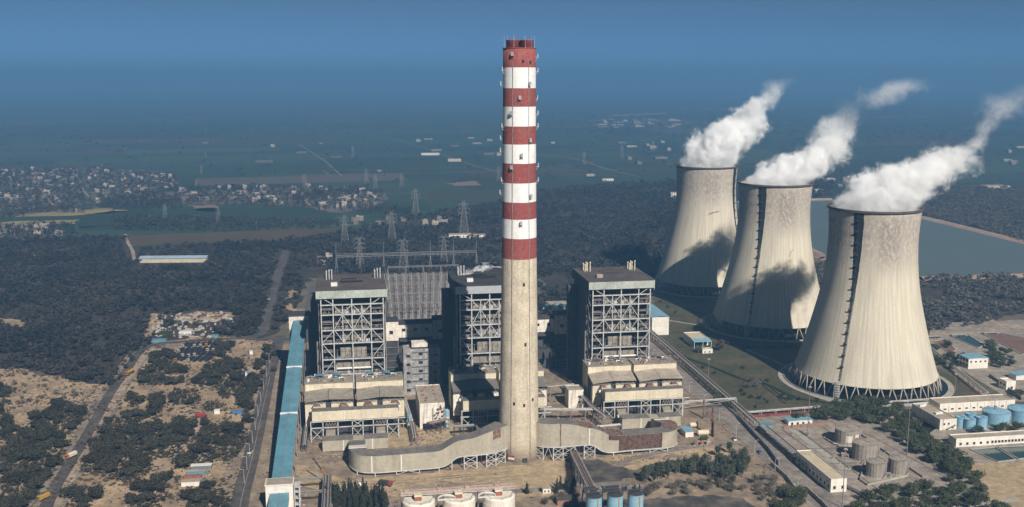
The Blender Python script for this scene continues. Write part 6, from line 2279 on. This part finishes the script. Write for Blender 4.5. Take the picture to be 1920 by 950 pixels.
PY = []
M['galv'] = mat('galvanised', (.25, .245, .24), (.18, .175, .17), .3, rough=.55)
for kind in (0, 1):
    h = 50.0
    body, am, top = pylon_mesh(h, ((.62, 7.5), (.74, 8.2), (.86, 7.0)) if kind == 0 else ((.60, 8.5), (.75, 8.2), (.90, 8.0)), kind)
    t = thing('pylon', 'x', 'pylon', (0, 0, 0), 0, 'power pylons beyond the plant')
    mk('lattice_body', body, M['galv'], t)
    for a in am:
        mk('cross_arm', a, M['galv'], t)
    mk('peak', top, M['galv'], t)
    PY.append(t)
spots = [(675, 502, 443, 1, 'lattice pylon with a forked top behind the left boiler house'), (755.5, 506, 447, 1, 'lattice pylon with a forked top above the middle of the switchyard'), (832.5, 496, 440, 1, 'lattice pylon with a forked top left of the chimney and above the steaming roof'),
         (870, 443, 375, 0, 'large pale lattice pylon beside the white compound left of the chimney'), (735, 455, 395, 0, 'lattice pylon behind the forked ones, at the edge of the dark woods'), (647, 457, 402, 0, 'broad lattice pylon left of the others at the end of the brown field'),
         (779.5, 402, 353, 0, 'lattice pylon standing on the green field left of the chimney'), (687, 345, 316, 0, None), (704, 358, 327, 0, None), (753, 351, 324, 0, None), (571, 358, 326, 0, None), (662, 297, 274, 0, None),
         (1166, 298, 272, 0, None), (1095, 310, 284, 0, None), (1224, 285, 264, 0, None), (310, 412, 384, 0, None), (410, 420, 388, 0, None), (935, 340, 312, 0, None)]
used = [False, False]
for px, py, ty, kind, lab in spots:
    w = g(px, py)
    r = ray(px, ty)
    z = CAM_H + r[2] * w.y / r[1]
    s = max(.6, z / 50.0)
    lab = lab or 'faint far lattice pylon standing in the hazy fields'
    if not used[kind]:
        used[kind] = True
        t = PY[kind]
        t.location, t.rotation_euler, t.scale = (w.x, w.y, 0), (0, 0, R(12)), (s, s, s)
        t['label'] = lab
    else:
        t = dup(PY[kind], (w.x, w.y, 0), R(12), lab, None, s)
    if lab.startswith('faint'):
        t['group'] = 'far pylons in the fields'
# switchyard: gravel, portals and rows of insulators
SWQ = [(-72, 392), (-12, 392), (30, 660), (-64, 660)]
sheet('switchyard_gravel', [uvpoly(SWQ)], .26, mat('gravel', (.19, .145, .125), (.13, .11, .1), .08, c3=(.24, .2, .18), s3=.3, a3=.5), px=False)
def portal(u0, u1, v, h, lab, posts, w=2.0, mastup=0, group='switchyard portals'):
    t = thing('switchyard_portal', lab, 'portal', P(u0, v, .2), AX, group)
    L = u1 - u0
    q = MB()
    for y in (-w / 2, w / 2):
        for z in (h, h + w):
            q.beam((0, y, z), (L, y, z), .3)
    n = int(L / 2.5)
    for i in range(n):
        x0, x1 = L * i / n, L * (i + 1) / n
        q.beam((x0, -w / 2, h), (x1, -w / 2, h + w), .2)
        q.beam((x0, w / 2, h + w), (x1, -w / 2, h + w), .2)
    q.build('lattice_beam', M['galv'], t)
    for k in range(posts):
        x = L * k / (posts - 1)
        q = MB()
        for s in (-1, 1):
            q.beam((x + s * 1.8, -1.8, 0), (x + s * .3, 0, h), .3)
            q.beam((x + s * 1.8, 1.8, 0), (x + s * .3, 0, h), .3)
        q.beam((x, 0, h * .3), (x, 0, h + w + mastup), .4)
        q.build('post', M['galv'], t)
    q = MB()
    for i in range(int(L / 6)):
        x = 3 + 6 * i
        q.tube((x, 0, h), (x, 0, h - 3), .22, .22, 6)
    q.build('insulator_string', M['galv'], t)
portal(-130, 58, 690, 21, 'long high portal with lamp spikes along the far edge of the switchyard', 7, 2.4, 15)
for k, (u0, u1, v) in enumerate(((-64, 28, 640), (-66, 22, 585), (-68, 12, 530), (-70, 4, 475), (-71, -4, 425))):
    portal(u0, u1, v, 14, ('switchyard portal in the farthest row below the long high portal', 'switchyard portal in the second row from the back', 'switchyard portal in the middle row', 'switchyard portal in the second row from the front', 'switchyard portal in the front row, just beyond the bunker gallery')[k], 5, 1.4)
IN = thing('insulator_post', 'grey switchgear post in the crowded switchyard beyond the plant', 'insulator', P(-60, 400), AX, 'switchgear posts in the switchyard')
q = MB()
for s in (-1.2, 1.2):
    q.beam((s, 0, 0), (s, 0, 3.2), .35)
q.beam((-1.6, 0, 3.2), (1.6, 0, 3.2), .4)
q.build('stand', M['galv'], IN)
q = MB()
for s in (-1.2, 0, 1.2):
    q.tube((s, 0, 3.2), (s, 0, 6.6), .3, .22, 6)
    q.tube((s, 0, 6.4), (s, 0, 6.9), .42, .42, 6)
q.build('insulator', mat('porcelain', (.5, .48, .46), (.4, .38, .36), 1.0, rough=.3), IN)
k = 0
for i in range(9):
    for j in range(14):
        v = 400 + j * 18.2
        t_ = (v - 392) / 268
        u = -70 + i * 7.1 + t_ * (6 + i * 3.0)
        if k == 0:
            IN.location = P(u, v, .2)
        else:
            dup(IN, P(u, v, .2), AX)
        k += 1
for i in range(9):
    q = MB()
    pts = [P(-70 + i * 7.1 + (v - 392) / 268 * (6 + i * 3.0), v, 0) - P(0, 0) for v in range(400, 650, 18)]
    a, c = pts[0], pts[-1]
    q.beam((a.x, a.y, 7.4), (c.x, c.y, 7.4), .32)
    q.beam((a.x + .8, a.y, 3.0), (c.x + .8, c.y, 3.0), .5)
    tag(q.build('busbar', M['galv'], None, P(0, 0)), 'long tube busbar on posts running down the switchyard', 'busbar', 'busbars in the switchyard')

# street lamps
SL = None
def street_lamp(u, v, lab, grp, turn=0.0):
    global SL
    if SL is None:
        SL = thing('street_lamp', lab, 'street lamp', P(u, v, .2), AX + turn, grp)
        q = MB()
        q.tube((0, 0, 0), (0, 0, 9), .16, .1, 6)
        q.build('pole', M['pale_steel'], SL)
        q = MB()
        q.beam((0, 0, 9), (2.2, 0, 9.5), .14)
        q.box(1.6, 2.6, -.2, .2, 9.4, 9.6)
        q.build('lamp_arm', M['pale_steel'], SL)
    else:
        dup(SL, P(u, v, .2), AX + turn, lab, grp)
for k in range(12):
    street_lamp(161.5, -90 + 34 * k, 'slim street lamp on the near kerb of the plant road', 'street lamps of the plant road')
for k in range(11):
    w = g(458 + 5.2 * k, 905 - 25 * k)
    d = w - C0
    street_lamp(d.x * CU + d.y * SU, -d.x * SU + d.y * CU, 'slim street lamp along the main road on the left', 'street lamps of the main road', math.pi)

# ---------------------------------------------------------------- vehicles
def truck_parts(t, cab_m, bed_m, L=9.0, tank=False):
    q = MB()
    q.box(-1.2, 1.2, 0, 1.9, .9, 3.1)
    q.hexa([(-1.2, 0, 3.1), (1.2, 0, 3.1), (1.2, 1.9, 3.1), (-1.2, 1.9, 3.1), (-1.0, .3, 3.4), (1.0, .3, 3.4), (1.0, 1.8, 3.4), (-1.0, 1.8, 3.4)])
    o = q.build('cab', M[cab_m], t)
    q = MB()
    q.box(-1.05, 1.05, -.06, .02, 1.9, 2.8)
    q.build('windscreen', M['glass'], o)
    q = MB()
    if tank:
        for s in (0, 1):
            q.tube((0, 2.2 + s * (L - 2.6) * .5, 2.2), (0, 2.2 + (s + 1) * (L - 2.6) * .5 - .15, 2.2), 1.25, 1.25, 12)
    else:
        q.hexa([(-1.25, 2.1, 1.1), (1.25, 2.1, 1.1), (1.25, L, 1.1), (-1.25, L, 1.1), (-1.3, 2.1, 3.0), (1.3, 2.1, 3.0), (1.3, L, 3.0), (-1.3, L, 3.0)])
        q.hexa([(-1.3, 2.1, 3.0), (1.3, 2.1, 3.0), (1.3, L, 3.0), (-1.3, L, 3.0), (-.7, 2.6, 3.5), (.7, 2.6, 3.5), (.7, L - .5, 3.5), (-.7, L - .5, 3.5)])
    q.build('tank' if tank else 'load_bed', M[bed_m], t)
    q = MB()
    q.box(-.9, .9, .1, L, .7, 1.08)
    for y in (.9, L - 3.2, L - 1.6):
        for s in (-1.15, .75):
            q.tube((s, y, .55), (s + .4, y, .55), .55, .55, 10)
    q.build('chassis', M['tyre'], t)
TK = {}
for nm, cm, bm in (('orange', 'orange', 'tarp'), ('white', 'kerb', 'tarp'), ('dark', 'tarp', 'tarp')):
    t = thing('parked_truck', '', 'truck', (0, 0, 0), 0, 'trucks parked in the sandy lot')
    truck_parts(t, cm, bm, 11.0)
    TK[nm] = [t, False]
desc = {'orange': 'parked coal truck with an orange cab and black tarpaulin in the sandy lot', 'white': 'parked coal truck with a pale cab and black tarpaulin in the sandy lot', 'dark': 'parked truck covered wholly in black in the sandy lot'}
def put_truck(nm, px, py, rot):
    w = g(px, py)
    t, u = TK[nm]
    if not u:
        TK[nm][1] = True
        t.location, t.rotation_euler, t['label'] = (w.x, w.y, .2), (0, 0, rot), desc[nm]
        t.scale = (.98, .98, .98)
    else:
        dup(t, (w.x, w.y, .2), rot, desc[nm], scale=.98)
r = random.Random(21)
rows = [(652, 342, 397, 6), (661, 334, 399, 7), (670, 330, 398, 7), (679, 352, 386, 4), (678.5, 328, 339, 2)]
for y, x0, x1, n in rows:
    for i in range(n):
        put_truck(r.choice(('orange', 'white', 'dark', 'dark', 'dark', 'dark', 'white')), x0 + (x1 - x0) * i / max(n - 1, 1), y + r.uniform(-1, 1) - (i * .5), R(-11) + r.uniform(-.05, .05))
def vehicle(px, py, rot, cab, bed, lab, L=9.0, tank=False, s=1.0, name='truck', cat='truck'):
    w = g(px, py)
    t = thing(name, lab, cat, (w.x, w.y, .45), rot)
    truck_parts(t, cab, bed, L, tank)
    t.scale = (s, s, s)
vehicle(236, 705, R(-10), 'orange', 'yellow', 'orange tanker truck stopped on the winding road', 11, True, 1.15)
vehicle(72, 941, R(-25), 'yellow', 'yellow', 'yellow truck at the lower left beside a blue heap', 8)
vehicle(124, 862, R(-20), 'orange', 'casing', 'orange and cream truck at the edge of the winding road', 9)
vehicle(386, 784, R(70), 'red', 'red', 'old red truck standing on the sandy clearing', 9)
vehicle(735, 912, R(70), 'red', 'dark_steel', 'flatbed truck with a red cab behind the dark conifers', 9)
def car(px, py, rot, m, lab, s=1.0):
    w = g(px, py)
    t = thing('parked_car', lab, 'car', (w.x, w.y, .4), rot)
    q = MB()
    q.hexa([(-.9, 0, .35), (.9, 0, .35), (.9, 4.3, .35), (-.9, 4.3, .35), (-.85, .1, .95), (.85, .1, .95), (.85, 4.2, 1.0), (-.85, 4.2, 1.0)])
    q.build('body', M[m], t)
    q = MB()
    q.hexa([(-.82, 1.0, .96), (.82, 1.0, .96), (.82, 3.9, .99), (-.82, 3.9, .99), (-.65, 1.7, 1.5), (.65, 1.7, 1.5), (.65, 3.4, 1.5), (-.65, 3.4, 1.5)])
    q.build('cabin', M['glass'], t)
    q = MB()
    for y in (.85, 3.4):
        for sx in (-.95, .75):
            q.tube((sx, y, .33), (sx + .2, y, .33), .33, .33, 10)
    q.build('wheels', M['tyre'], t)
    t.scale = (s, s, s)
car(1358, 642, R(30), 'red', 'red car parked in the shade by the middle cooling tower', 1.6)
car(1370, 646, R(30), 'tarp', 'dark car parked beside the red one by the middle cooling tower', 1.6)
car(467, 852, R(-4), 'white_paint', 'white car driving on the main road at the left', 1.3)
car(502, 562, R(-6), 'white_paint', 'white car on the old road left of the plant', 1.3)
car(1379, 827, R(8), 'white_paint', 'white car on the plant road near the trees', 1.2)
car(1427, 852, R(8), 'blue', 'blue car on the plant road', 1.2)
t = thing('mobile_crane', 'mobile crane with a long orange boom beside the dark conifers', 'crane', (*g(628, 920).xy, .25), R(30))
q = MB()
q.box(-1.3, 1.3, 0, 8, .9, 2.1)
q.box(-1.2, 1.2, 0, 2, 2.1, 3.2)
q.build('carrier', M['dark_steel'], t)
q = MB()
for y in (1, 3.5, 5.5, 7):
    for s in (-1.3, .9):
        q.tube((s, y, .6), (s + .4, y, .6), .6, .6, 10)
q.build('wheels', M['tyre'], t)
q = MB()
q.beam((0, 5.5, 2.6), (-3.5, 14, 10), .9, 1.0)
q.slot(1).beam((-3.5, 14, 10), (-6.5, 21, 16), .6, .7)
q.build('boom', [M['orange'], M['dark_steel']], t)
def container(px, py, rot, m, lab, L=12.0, w=3.0, h=2.9, roof=None):
    ww = g(px, py)
    t = thing('shed', lab, 'shed', (ww.x, ww.y, .2), rot)
    q = MB()
    q.box(0, L, 0, w, 0, h)
    for k in range(int(L / .8)):
        q.box(.2 + .8 * k, .5 + .8 * k, -.06, 0, .15, h - .15)
    q.build('wall', M[m], t)
    q = MB()
    q.box(-.2, L + .2, -.25, w + .2, h, h + .25)
    q.build('roof', M[roof or m], t)
container(340, 912, R(8), 'white_wall', 'long white shed with a brown roof at the lower left, nearest of a row', 12, 4.5, 3, 'flat_roof')
container(345, 900, R(8), 'rusty_red', 'red shed in the row at the lower left', 11, 2.6, 2.6)
container(350, 891, R(8), 'blue_sheet', 'pale blue shed in the row at the lower left', 12, 2.6, 2.6, 'kerb')
container(358, 882, R(8), 'grey_wall', 'dark shed with a white roof at the back of the row, lower left', 13, 4, 3, 'white_paint')
container(434, 776, R(8), 'blue', 'blue container with a pinkish roof beside the main road', 11, 4, 3, 'bare_field')
container(402, 776, R(8), 'white_paint', 'small white container beside the red truck', 4, 3, 3)
container(460, 706, R(8), 'white_paint', 'white hut with a blue roof among the dark trees', 5, 4, 4, 'blue_roof')
container(398, 633, R(5), 'blue_sheet', 'pale blue hut at the bend above the truck lot', 6, 3, 3)
container(336, 627, R(5), 'white_paint', 'white roofed shed in the roadside settlement', 12, 5, 3)
container(300, 627, R(5), 'hedge', 'green shed at the left end of the roadside settlement', 12, 4, 3)
container(280, 641, R(5), 'blue_sheet', 'long pale blue lean-to beside the bend of the winding road', 16, 4, 2.6)
container(468, 664, R(8), 'white_paint', 'tiny white hut on the sand near the road junction', 3, 3, 3)
container(1045, 948, AX, 'brick', 'brown roofed hut in the grey bushes before the blue silos', 12, 7, 3.4, 'rust_roof')
w = g(262, 492)
lb = thing('long_shed', 'long shed with a pale blue roof in the dark scrub forest', 'shed', (w.x, w.y, .2), R(3))
q = MB()
q.box(0, 92, 0, 16, 0, 6)
q.build('wall', M['tan_roof'], lb)
q = MB()
q.hexa([(-1, -1, 6), (93, -1, 6), (93, 8, 8.4), (-1, 8, 8.4), (-1, -1, 6.4), (93, -1, 6.4), (93, 8, 8.8), (-1, 8, 8.8)])
q.hexa([(-1, 8, 8.4), (93, 8, 8.4), (93, 17, 6), (-1, 17, 6), (-1, 8, 8.8), (93, 8, 8.8), (93, 17, 6.4), (-1, 17, 6.4)])
q.build('roof', mat('pale_blue_roof', (.30, .40, .48), (.25, .34, .41), .1, rough=.6), lb)

# ---------------------------------------------------------------- village houses
M['house'] = mat('house_wall', (.25, .22, .195), (.17, .15, .135), .2, obrand=.6, c3=(.4, .3, .24), s3=.08, a3=.4)
HV = []
for k, (w_, d_, h_) in enumerate(((9, 8, 4), (12, 8, 7), (16, 9, 4.2), (8, 8, 7.4), (22, 9, 4.5))):
    q = MB()
    q.box(-w_ / 2, w_ / 2, 0, d_, 0, h_)
    q.box(-w_ / 2, w_ / 2, 0, .3, h_, h_ + .8)
    q.box(-w_ / 2, w_ / 2, d_ - .3, d_, h_, h_ + .8)
    q.box(-w_ / 2, -w_ / 2 + .3, .3, d_ - .3, h_, h_ + .8)
    q.box(w_ / 2 - .3, w_ / 2, .3, d_ - .3, h_, h_ + .8)
    if k % 2:
        q.box(-w_ / 2 + .8, -w_ / 2 + 4.4, 2, 6, h_ + .05, h_ + 2.8)
    q.slot(1)
    for f in range(1 if h_ < 6 else 2):
        for i in range(max(2, int(w_ / 4))):
            x = -w_ / 2 + (i + .5) * w_ / max(2, int(w_ / 4))
            q.box(x - .6, x + .6, -.08, 0, 1 + 3.3 * f, 2.6 + 3.3 * f)
    me = bpy.data.meshes.new('house')
    me.from_pydata(q.v, [], q.f)
    me.materials.append(M['house'])
    me.materials.append(M['glass'])
    me.polygons.foreach_set('material_index', q.m)
    HV.append(me)
hr = random.Random(31)
nh = 0
def houses(poly, n, lab, grp, s=(1, 1.5)):
    global nh
    q = gpoly(poly)
    x0, x1, y0, y1 = min(p[0] for p in q), max(p[0] for p in q), min(p[1] for p in q), max(p[1] for p in q)
    placed, tries = [], 0
    while len(placed) < n and tries < n * 60:
        tries += 1
        x, y = hr.uniform(x0, x1), hr.uniform(y0, y1)
        if inside(x, y, q) and all((x - a) ** 2 + (y - c) ** 2 > 17 ** 2 for a, c in placed):
            placed.append((x, y))
            o = link('house', hr.choice(HV), None, (x, y, .12), R(17) + hr.choice((0, 0, 1.57, -.2)) + hr.uniform(-.08, .08))
            k = hr.uniform(*s)
            o.scale = (k, k, hr.uniform(.9, 1.2))
            tag(o, lab, 'house', grp)
            nh += 1
houses([(0, 320), (145, 318), (150, 398), (0, 402)], 62, 'small flat roofed house of the hazy village at the far left', 'houses of the far left village', (.6, 1.15))
houses([(165, 316), (330, 330), (325, 352), (170, 390)], 46, 'small flat roofed house right of the village lane at the far left', 'houses beside the village lane', (.6, 1.15))
houses([(335, 356), (490, 352), (490, 380), (340, 382)], 30, 'small flat roofed house of the village above the brown field', 'houses above the brown field', (.6, 1.1))
houses([(490, 352), (600, 350), (725, 362), (725, 382), (640, 398), (500, 384)], 38, 'flat roofed house of the village behind the pylons', 'houses behind the pylons', (.7, 1.1))
houses([(0, 430), (112, 427), (115, 446), (0, 450)], 14, 'low house of the hamlet at the left edge by the dark forest', 'houses of the left hamlet')
houses([(1100, 226), (1290, 222), (1290, 240), (1110, 244)], 40, 'tiny pale house of the remote town near the horizon', 'houses of the remote town', (2, 4))
houses([(1540, 338), (1640, 330), (1640, 352), (1545, 356)], 12, 'pale house half lost behind the steam beyond the towers', 'houses behind the steam', (1, 1.6))
houses([(1740, 268), (1920, 268), (1920, 320), (1700, 320)], 12, 'tiny far farm house in the fields at the right', 'farm houses at the right', (1.2, 2.2))
houses([(335, 270), (940, 258), (940, 330), (480, 335)], 16, 'lone pale farm house in the hazy green fields', 'farm houses in the fields', (1.4, 2.4))
houses([(1010, 270), (1260, 262), (1260, 336), (1010, 338)], 12, 'lone pale farm house in the fields right of the chimney', 'farm houses right of the chimney', (1.2, 2))
houses([(660, 415), (845, 408), (850, 425), (665, 428)], 12, 'low house of the roadside row below the pylons', 'roadside houses below the pylons', (1, 1.3))
houses([(592, 486), (622, 486), (622, 496), (592, 498)], 3, 'pale house in the trees left of the pylons', 'houses left of the pylons', (1, 1.2))
def slab_house(px, py, w_, d_, h_, lab, m='white_wall', rot=R(8), floors=1):
    ww = g(px, py)
    t = thing('house', lab, 'building', (ww.x, ww.y, .15), rot)
    q = MB()
    q.box(0, w_, 0, d_, 0, h_)
    q.build('wall', M[m], t)
    q = MB()
    q.box(-.3, w_ + .3, -.3, d_ + .3, h_, h_ + .5)
    q.build('roof', M['flat_roof'], t)
    n = max(2, int(w_ / 5))
    for f in range(floors):
        windows(t, ('y', 0), [((i + .5) * w_ / n, 1.2 + f * h_ / floors) for i in range(n)], 2, 1.6, 'black')
slab_house(1258, 372, 36, 14, 11, 'long white school block beyond the woods, left of the farthest tower', floors=3)
slab_house(842, 447, 36, 14, 5, 'white walled compound house at the foot of the large pale pylon')
slab_house(880, 449, 26, 12, 6, 'second white compound house at the foot of the large pale pylon, nearer the chimney')
slab_house(1528, 362, 20, 14, 7, 'white house with a pale roof seen between the middle and nearest towers')
slab_house(1850, 355, 60, 30, 6, 'long flat hall beyond the grey wood at the far right', 'tan_roof')
slab_house(1130, 340, 28, 12, 5, 'white farm house at the edge of the woods right of the chimney')
slab_house(905, 500, 20, 12, 4, 'low blue roofed house just left of the chimney behind the plant', 'blue_roof')
slab_house(1018, 580, 40, 10, 7, 'pale low house with a blue grey roof behind the chimney at its right', 'blue_roof')
slab_house(790, 292, 60, 20, 7, 'pale farmstead in the middle of the green fields', floors=1)
slab_house(840, 304, 40, 20, 8, 'reddish farmstead nearest the chimney in the green fields', 'tan_roof')

# ---------------------------------------------------------------- single trees
tr = random.Random(77)
def grove(polys, spacing, seed, kind, s, name, label, group, nmax=400, excl=(), cat='tree'):
    for x, y in scatter(polys, spacing, seed, excl, 1.0, nmax):
        tree(kind, x, y, tr.uniform(*s), name, label, group, tr, cat)
RDX = [[(60, 1010), (85, 930), (120, 870), (160, 800), (195, 740), (228, 695), (262, 690), (226, 746), (195, 800), (155, 870), (118, 930), (100, 1010)]]
SC = [[(20, 830), (60, 790), (110, 760), (125, 752), (158, 775), (160, 790), (130, 812), (115, 830), (125, 850), (108, 870), (98, 895), (70, 925), (50, 960), (0, 960), (0, 850)],
      [(0, 770), (20, 775), (25, 815), (0, 835)], [(0, 722), (18, 735), (18, 760), (0, 760)],
      [(195, 782), (245, 787), (275, 815), (290, 840), (285, 880), (265, 905), (240, 905), (200, 897), (148, 882), (150, 860), (172, 820), (182, 802)],
      [(270, 802), (355, 787), (362, 802), (350, 830), (330, 855), (290, 862), (275, 840)], [(380, 792), (445, 802), (466, 802), (460, 835), (440, 862), (400, 868), (350, 880), (322, 885), (352, 840), (372, 815)],
      [(135, 912), (170, 915), (182, 935), (160, 960), (122, 960)], [(250, 907), (280, 902), (315, 887), (315, 920), (300, 960), (245, 960)], [(362, 922), (400, 908), (432, 930), (428, 960), (345, 960)]]
grove(SC, 5.6, 41, 'scrub', (.85, 1.5), 'scrub_tree', 'dark bushy scrub tree in the sandy ground of the lower left', 'scrub trees of the lower left', 175, RDX)
SC2 = [[(258, 700), (300, 695), (312, 710), (347, 716), (330, 722), (260, 722)], [(280, 674), (318, 652), (326, 678), (310, 692), (282, 687)], [(402, 690), (424, 667), (445, 682), (464, 692), (455, 720), (430, 735), (402, 727), (362, 720), (367, 712)],
       [(236, 742), (262, 742), (264, 762), (240, 764)], [(272, 742), (306, 735), (306, 770), (276, 772)], [(318, 730), (374, 732), (374, 758), (322, 762)], [(444, 712), (466, 712), (466, 770), (446, 766)], [(250, 772), (300, 768), (302, 784), (255, 788)],
       [(305, 690), (348, 688), (348, 700), (310, 702)], [(380, 758), (410, 756), (410, 770), (384, 772)], [(415, 735), (432, 735), (432, 748), (415, 748)]]
mass('undergrowth', scatter(SC + SC2, 3.2, 61, RDX), M['leaf_scrub'], 80, 34, (3.5, 6.5), (1.6, 3.6))
grove(SC2, 5.6, 42, 'scrub', (.8, 1.45), 'scrub_tree', 'dark bushy tree standing in a clump around the sandy truck lot', 'trees around the truck lot', 80, RDX)
grove([[(502, 645), (512, 648), (498, 692), (483, 740), (468, 800), (455, 800), (456, 740), (468, 716), (480, 690)], [(400, 648), (425, 640), (440, 660), (420, 672), (402, 668)], [(510, 700), (520, 660), (524, 660), (516, 705)]], 6.0, 43, 'scrub', (.8, 1.3), 'scrub_tree', 'dark tree in the strip along the main road', 'trees along the main road', 45)
grove([[(0, 700), (60, 700), (160, 725), (160, 745), (90, 745), (60, 760), (20, 765)], [(170, 760), (190, 764), (180, 790), (166, 780)]], 15, 44, 'bare', (.5, .9), 'dry_shrub', 'low dry shrub on the pale sand at the left', 'dry shrubs on the left sand', 26, RDX)
FC = [[(1512, 778), (1560, 766), (1640, 756), (1680, 766), (1700, 790), (1728, 806), (1755, 836), (1790, 852), (1826, 872), (1822, 892), (1790, 902), (1760, 878), (1715, 845), (1665, 812), (1615, 787), (1560, 792), (1520, 790)]]
grove(FC, 8.2, 45, 'ficus', (.85, 1.15), 'shade_tree', 'leafy green shade tree in the thick belt beside the grey tanks', 'shade trees beside the tanks', 75)
grove([[(1600, 945), (1640, 928), (1700, 918), (1750, 916), (1795, 892), (1840, 900), (1886, 940), (1884, 965), (1590, 965)]], 9.0, 46, 'ficus', (.7, 1.0), 'shade_tree', 'green bush tree along the bottom right edge', 'trees along the bottom right', 40)
grove([[(1455, 930), (1500, 925), (1512, 950), (1500, 965), (1455, 965)]], 7.5, 47, 'ficus', (.7, 1.0), 'shade_tree', 'green tree at the bottom edge left of the white pump house', 'trees at the bottom edge', 12)
grove([[(1195, 898), (1250, 882), (1320, 872), (1330, 888), (1250, 898), (1200, 912)], [(1325, 886), (1372, 868), (1402, 862), (1400, 890), (1380, 910), (1335, 905)]], 4.6, 48, 'slender', (.75, 1.2), 'slender_tree', 'slender green tree in the row above the coal ground', 'slender trees above the coal ground', 62)
grove([[(612, 942), (628, 928), (700, 928), (722, 938), (728, 965), (606, 965)]], 3.4, 49, 'conifer', (.85, 1.25), 'slender_tree', 'dark pointed tree in the clump at the bottom beside the white silos', 'dark trees beside the white silos', 55)
grove([[(1036, 915), (1050, 908), (1078, 910), (1078, 925), (1040, 926)]], 4.2, 50, 'conifer', (.7, 1.0), 'slender_tree', 'small pointed tree beside the belt gallery before the chimney', 'small trees before the chimney', 11)
w = g(988, 925)
tree('conifer', w.x, w.y, .8, 'slender_tree', 'lone pointed tree on the sand just below the chimney', None, tr)
grove([[(1343, 848), (1368, 845), (1368, 856), (1345, 858)]], 5, 51, 'slender', (.9, 1.1), 'slender_tree', 'tall slender tree in the pair by the plant road near the old drums', 'trees near the old drums', 4)
grove([[(1240, 910), (1330, 902), (1400, 905), (1400, 925), (1245, 928)], [(1405, 905), (1450, 888), (1480, 910), (1490, 940), (1440, 945), (1410, 930)], [(1010, 935), (1090, 930), (1098, 948), (1010, 955)], [(1205, 920), (1235, 915), (1235, 935), (1208, 935)]], 7.0, 52, 'bare', (.8, 1.2), 'bare_shrub', 'grey leafless bush on the rough ground at the bottom centre', 'grey bushes at the bottom centre', 60)
grove([[(1795, 812), (1830, 808), (1905, 800), (2100, 795), (2100, 806), (1830, 820), (1800, 822)]], 8, 53, 'ficus', (.55, .8), 'shade_tree', 'round green tree between the blue tanks and the low white house', 'trees before the blue tanks', 16)
grove([[(1735, 655), (1775, 645), (1790, 690), (1750, 690)], [(1780, 668), (1812, 662), (1812, 690), (1785, 692)], [(1856, 662), (1895, 655), (1905, 690), (1860, 694)], [(1838, 645), (1862, 648), (1862, 660), (1838, 658)]], 8.5, 54, 'ficus', (.55, .95), 'shade_tree', 'dark tree around the blue roofed house by the ponds', 'trees around the pond house', 34)
for px, py, s in ((1345, 758, 1.0), (1350, 752, .9), (1310, 660, .8), (1350, 656, 1.0), (1395, 690, .5), (1490, 790, 1.0), (1500, 788, .9), (1815, 800, .5), (1896, 745, .9), (1912, 742, .8), (1836, 818, .5)):
    w = g(px, py)
    tree('ficus', w.x, w.y, s, 'shade_tree', 'round dark shade tree standing alone by the plant road or yard', 'single shade trees of the yard', tr)
for px, py in ((1402, 727), (1416, 725), (1408, 718)):
    w = g(px, py)
    tree('bare', w.x, w.y, 1.3, 'bare_tree', 'leafless grey tree on the lawn before the nearest tower', 'leafless trees on the lawn', tr)
LW = [[(1332, 716), (1346, 722), (1340, 726), (1330, 720)], [(1432, 708), (1446, 714), (1440, 718)], [(1430, 745), (1446, 752), (1438, 756)], [(1412, 758), (1426, 764), (1414, 766)], [(1475, 735), (1486, 742), (1478, 746)], [(1380, 780), (1400, 772), (1420, 770)]]
grove(LW, 3.6, 55, 'shrub', (.8, 1.3), 'garden_shrub', 'clipped dark shrub of a garden group on the lawn', 'clipped shrubs on the lawn', 60, cat='shrub')
for k in range(34):
    t_ = k / 33
    for s in (-1, 1):
        w = g(1422 + 52 * t_ + s * 1.5, 712 + 42 * t_ - s * 2.2)
        tree('shrub', w.x, w.y, .6, 'garden_shrub', 'small shrub in the double row across the lawn', 'shrub rows across the lawn', tr, 'shrub')
for px, py in ((1238, 566), (1252, 576), (1266, 586), (1396, 740), (1408, 746), (1390, 735), (1425, 748), (1500, 750), (1532, 752), (1340, 700), (1318, 690)):
    w = g(px, py)
    tree('shrub', w.x, w.y, 2.0, 'garden_shrub', 'wide round bush alone on the lawn', 'round bushes on the lawn', tr, 'shrub')
def hedge(pts, lab, wd=1.6, h=1.5):
    q = smooth_line([g(*p) for p in pts], 8)
    v = []
    L, Rr = ribbon([(p.x, p.y) for p in q], wd)
    c = [((a[0] + d[0]) / 2, (a[1] + d[1]) / 2) for a, d in zip(L, Rr)]
    bl = []
    for a, d in zip(c, c[1:]):
        n = max(1, int(math.dist(a, d) / 1.6))
        for i in range(n):
            bl.append((a[0] + (d[0] - a[0]) * i / n, a[1] + (d[1] - a[1]) * i / n, h * .5, wd, wd, h * .55))
    o = link('hedge', quads_mesh('hedge', leaf_cloud(5, len(bl) * 60, bl, .36), M['hedge']))
    tag(o, lab, 'hedge')
hedge([(1262, 660), (1290, 672), (1340, 690), (1395, 712), (1440, 722), (1490, 745), (1560, 757)], 'long trimmed hedge curving across the lawn to the nearest tower')
hedge([(1395, 652), (1440, 652), (1500, 650)], 'dark hedge in the shade between the middle and nearest towers', 3, 3)
hedge([(1462, 743), (1470, 747), (1482, 748), (1488, 744), (1478, 740), (1466, 740), (1462, 743)], 'oval hedge ring on the lawn by the red pipe')
grove([[(532, 505), (570, 522), (560, 560), (545, 598), (522, 622), (512, 628), (522, 560)]], 7.5, 56, 'scrub', (.8, 1.3), 'scrub_tree', 'dark tree in the wedge between the old road and the plant', 'trees between old road and plant', 25)
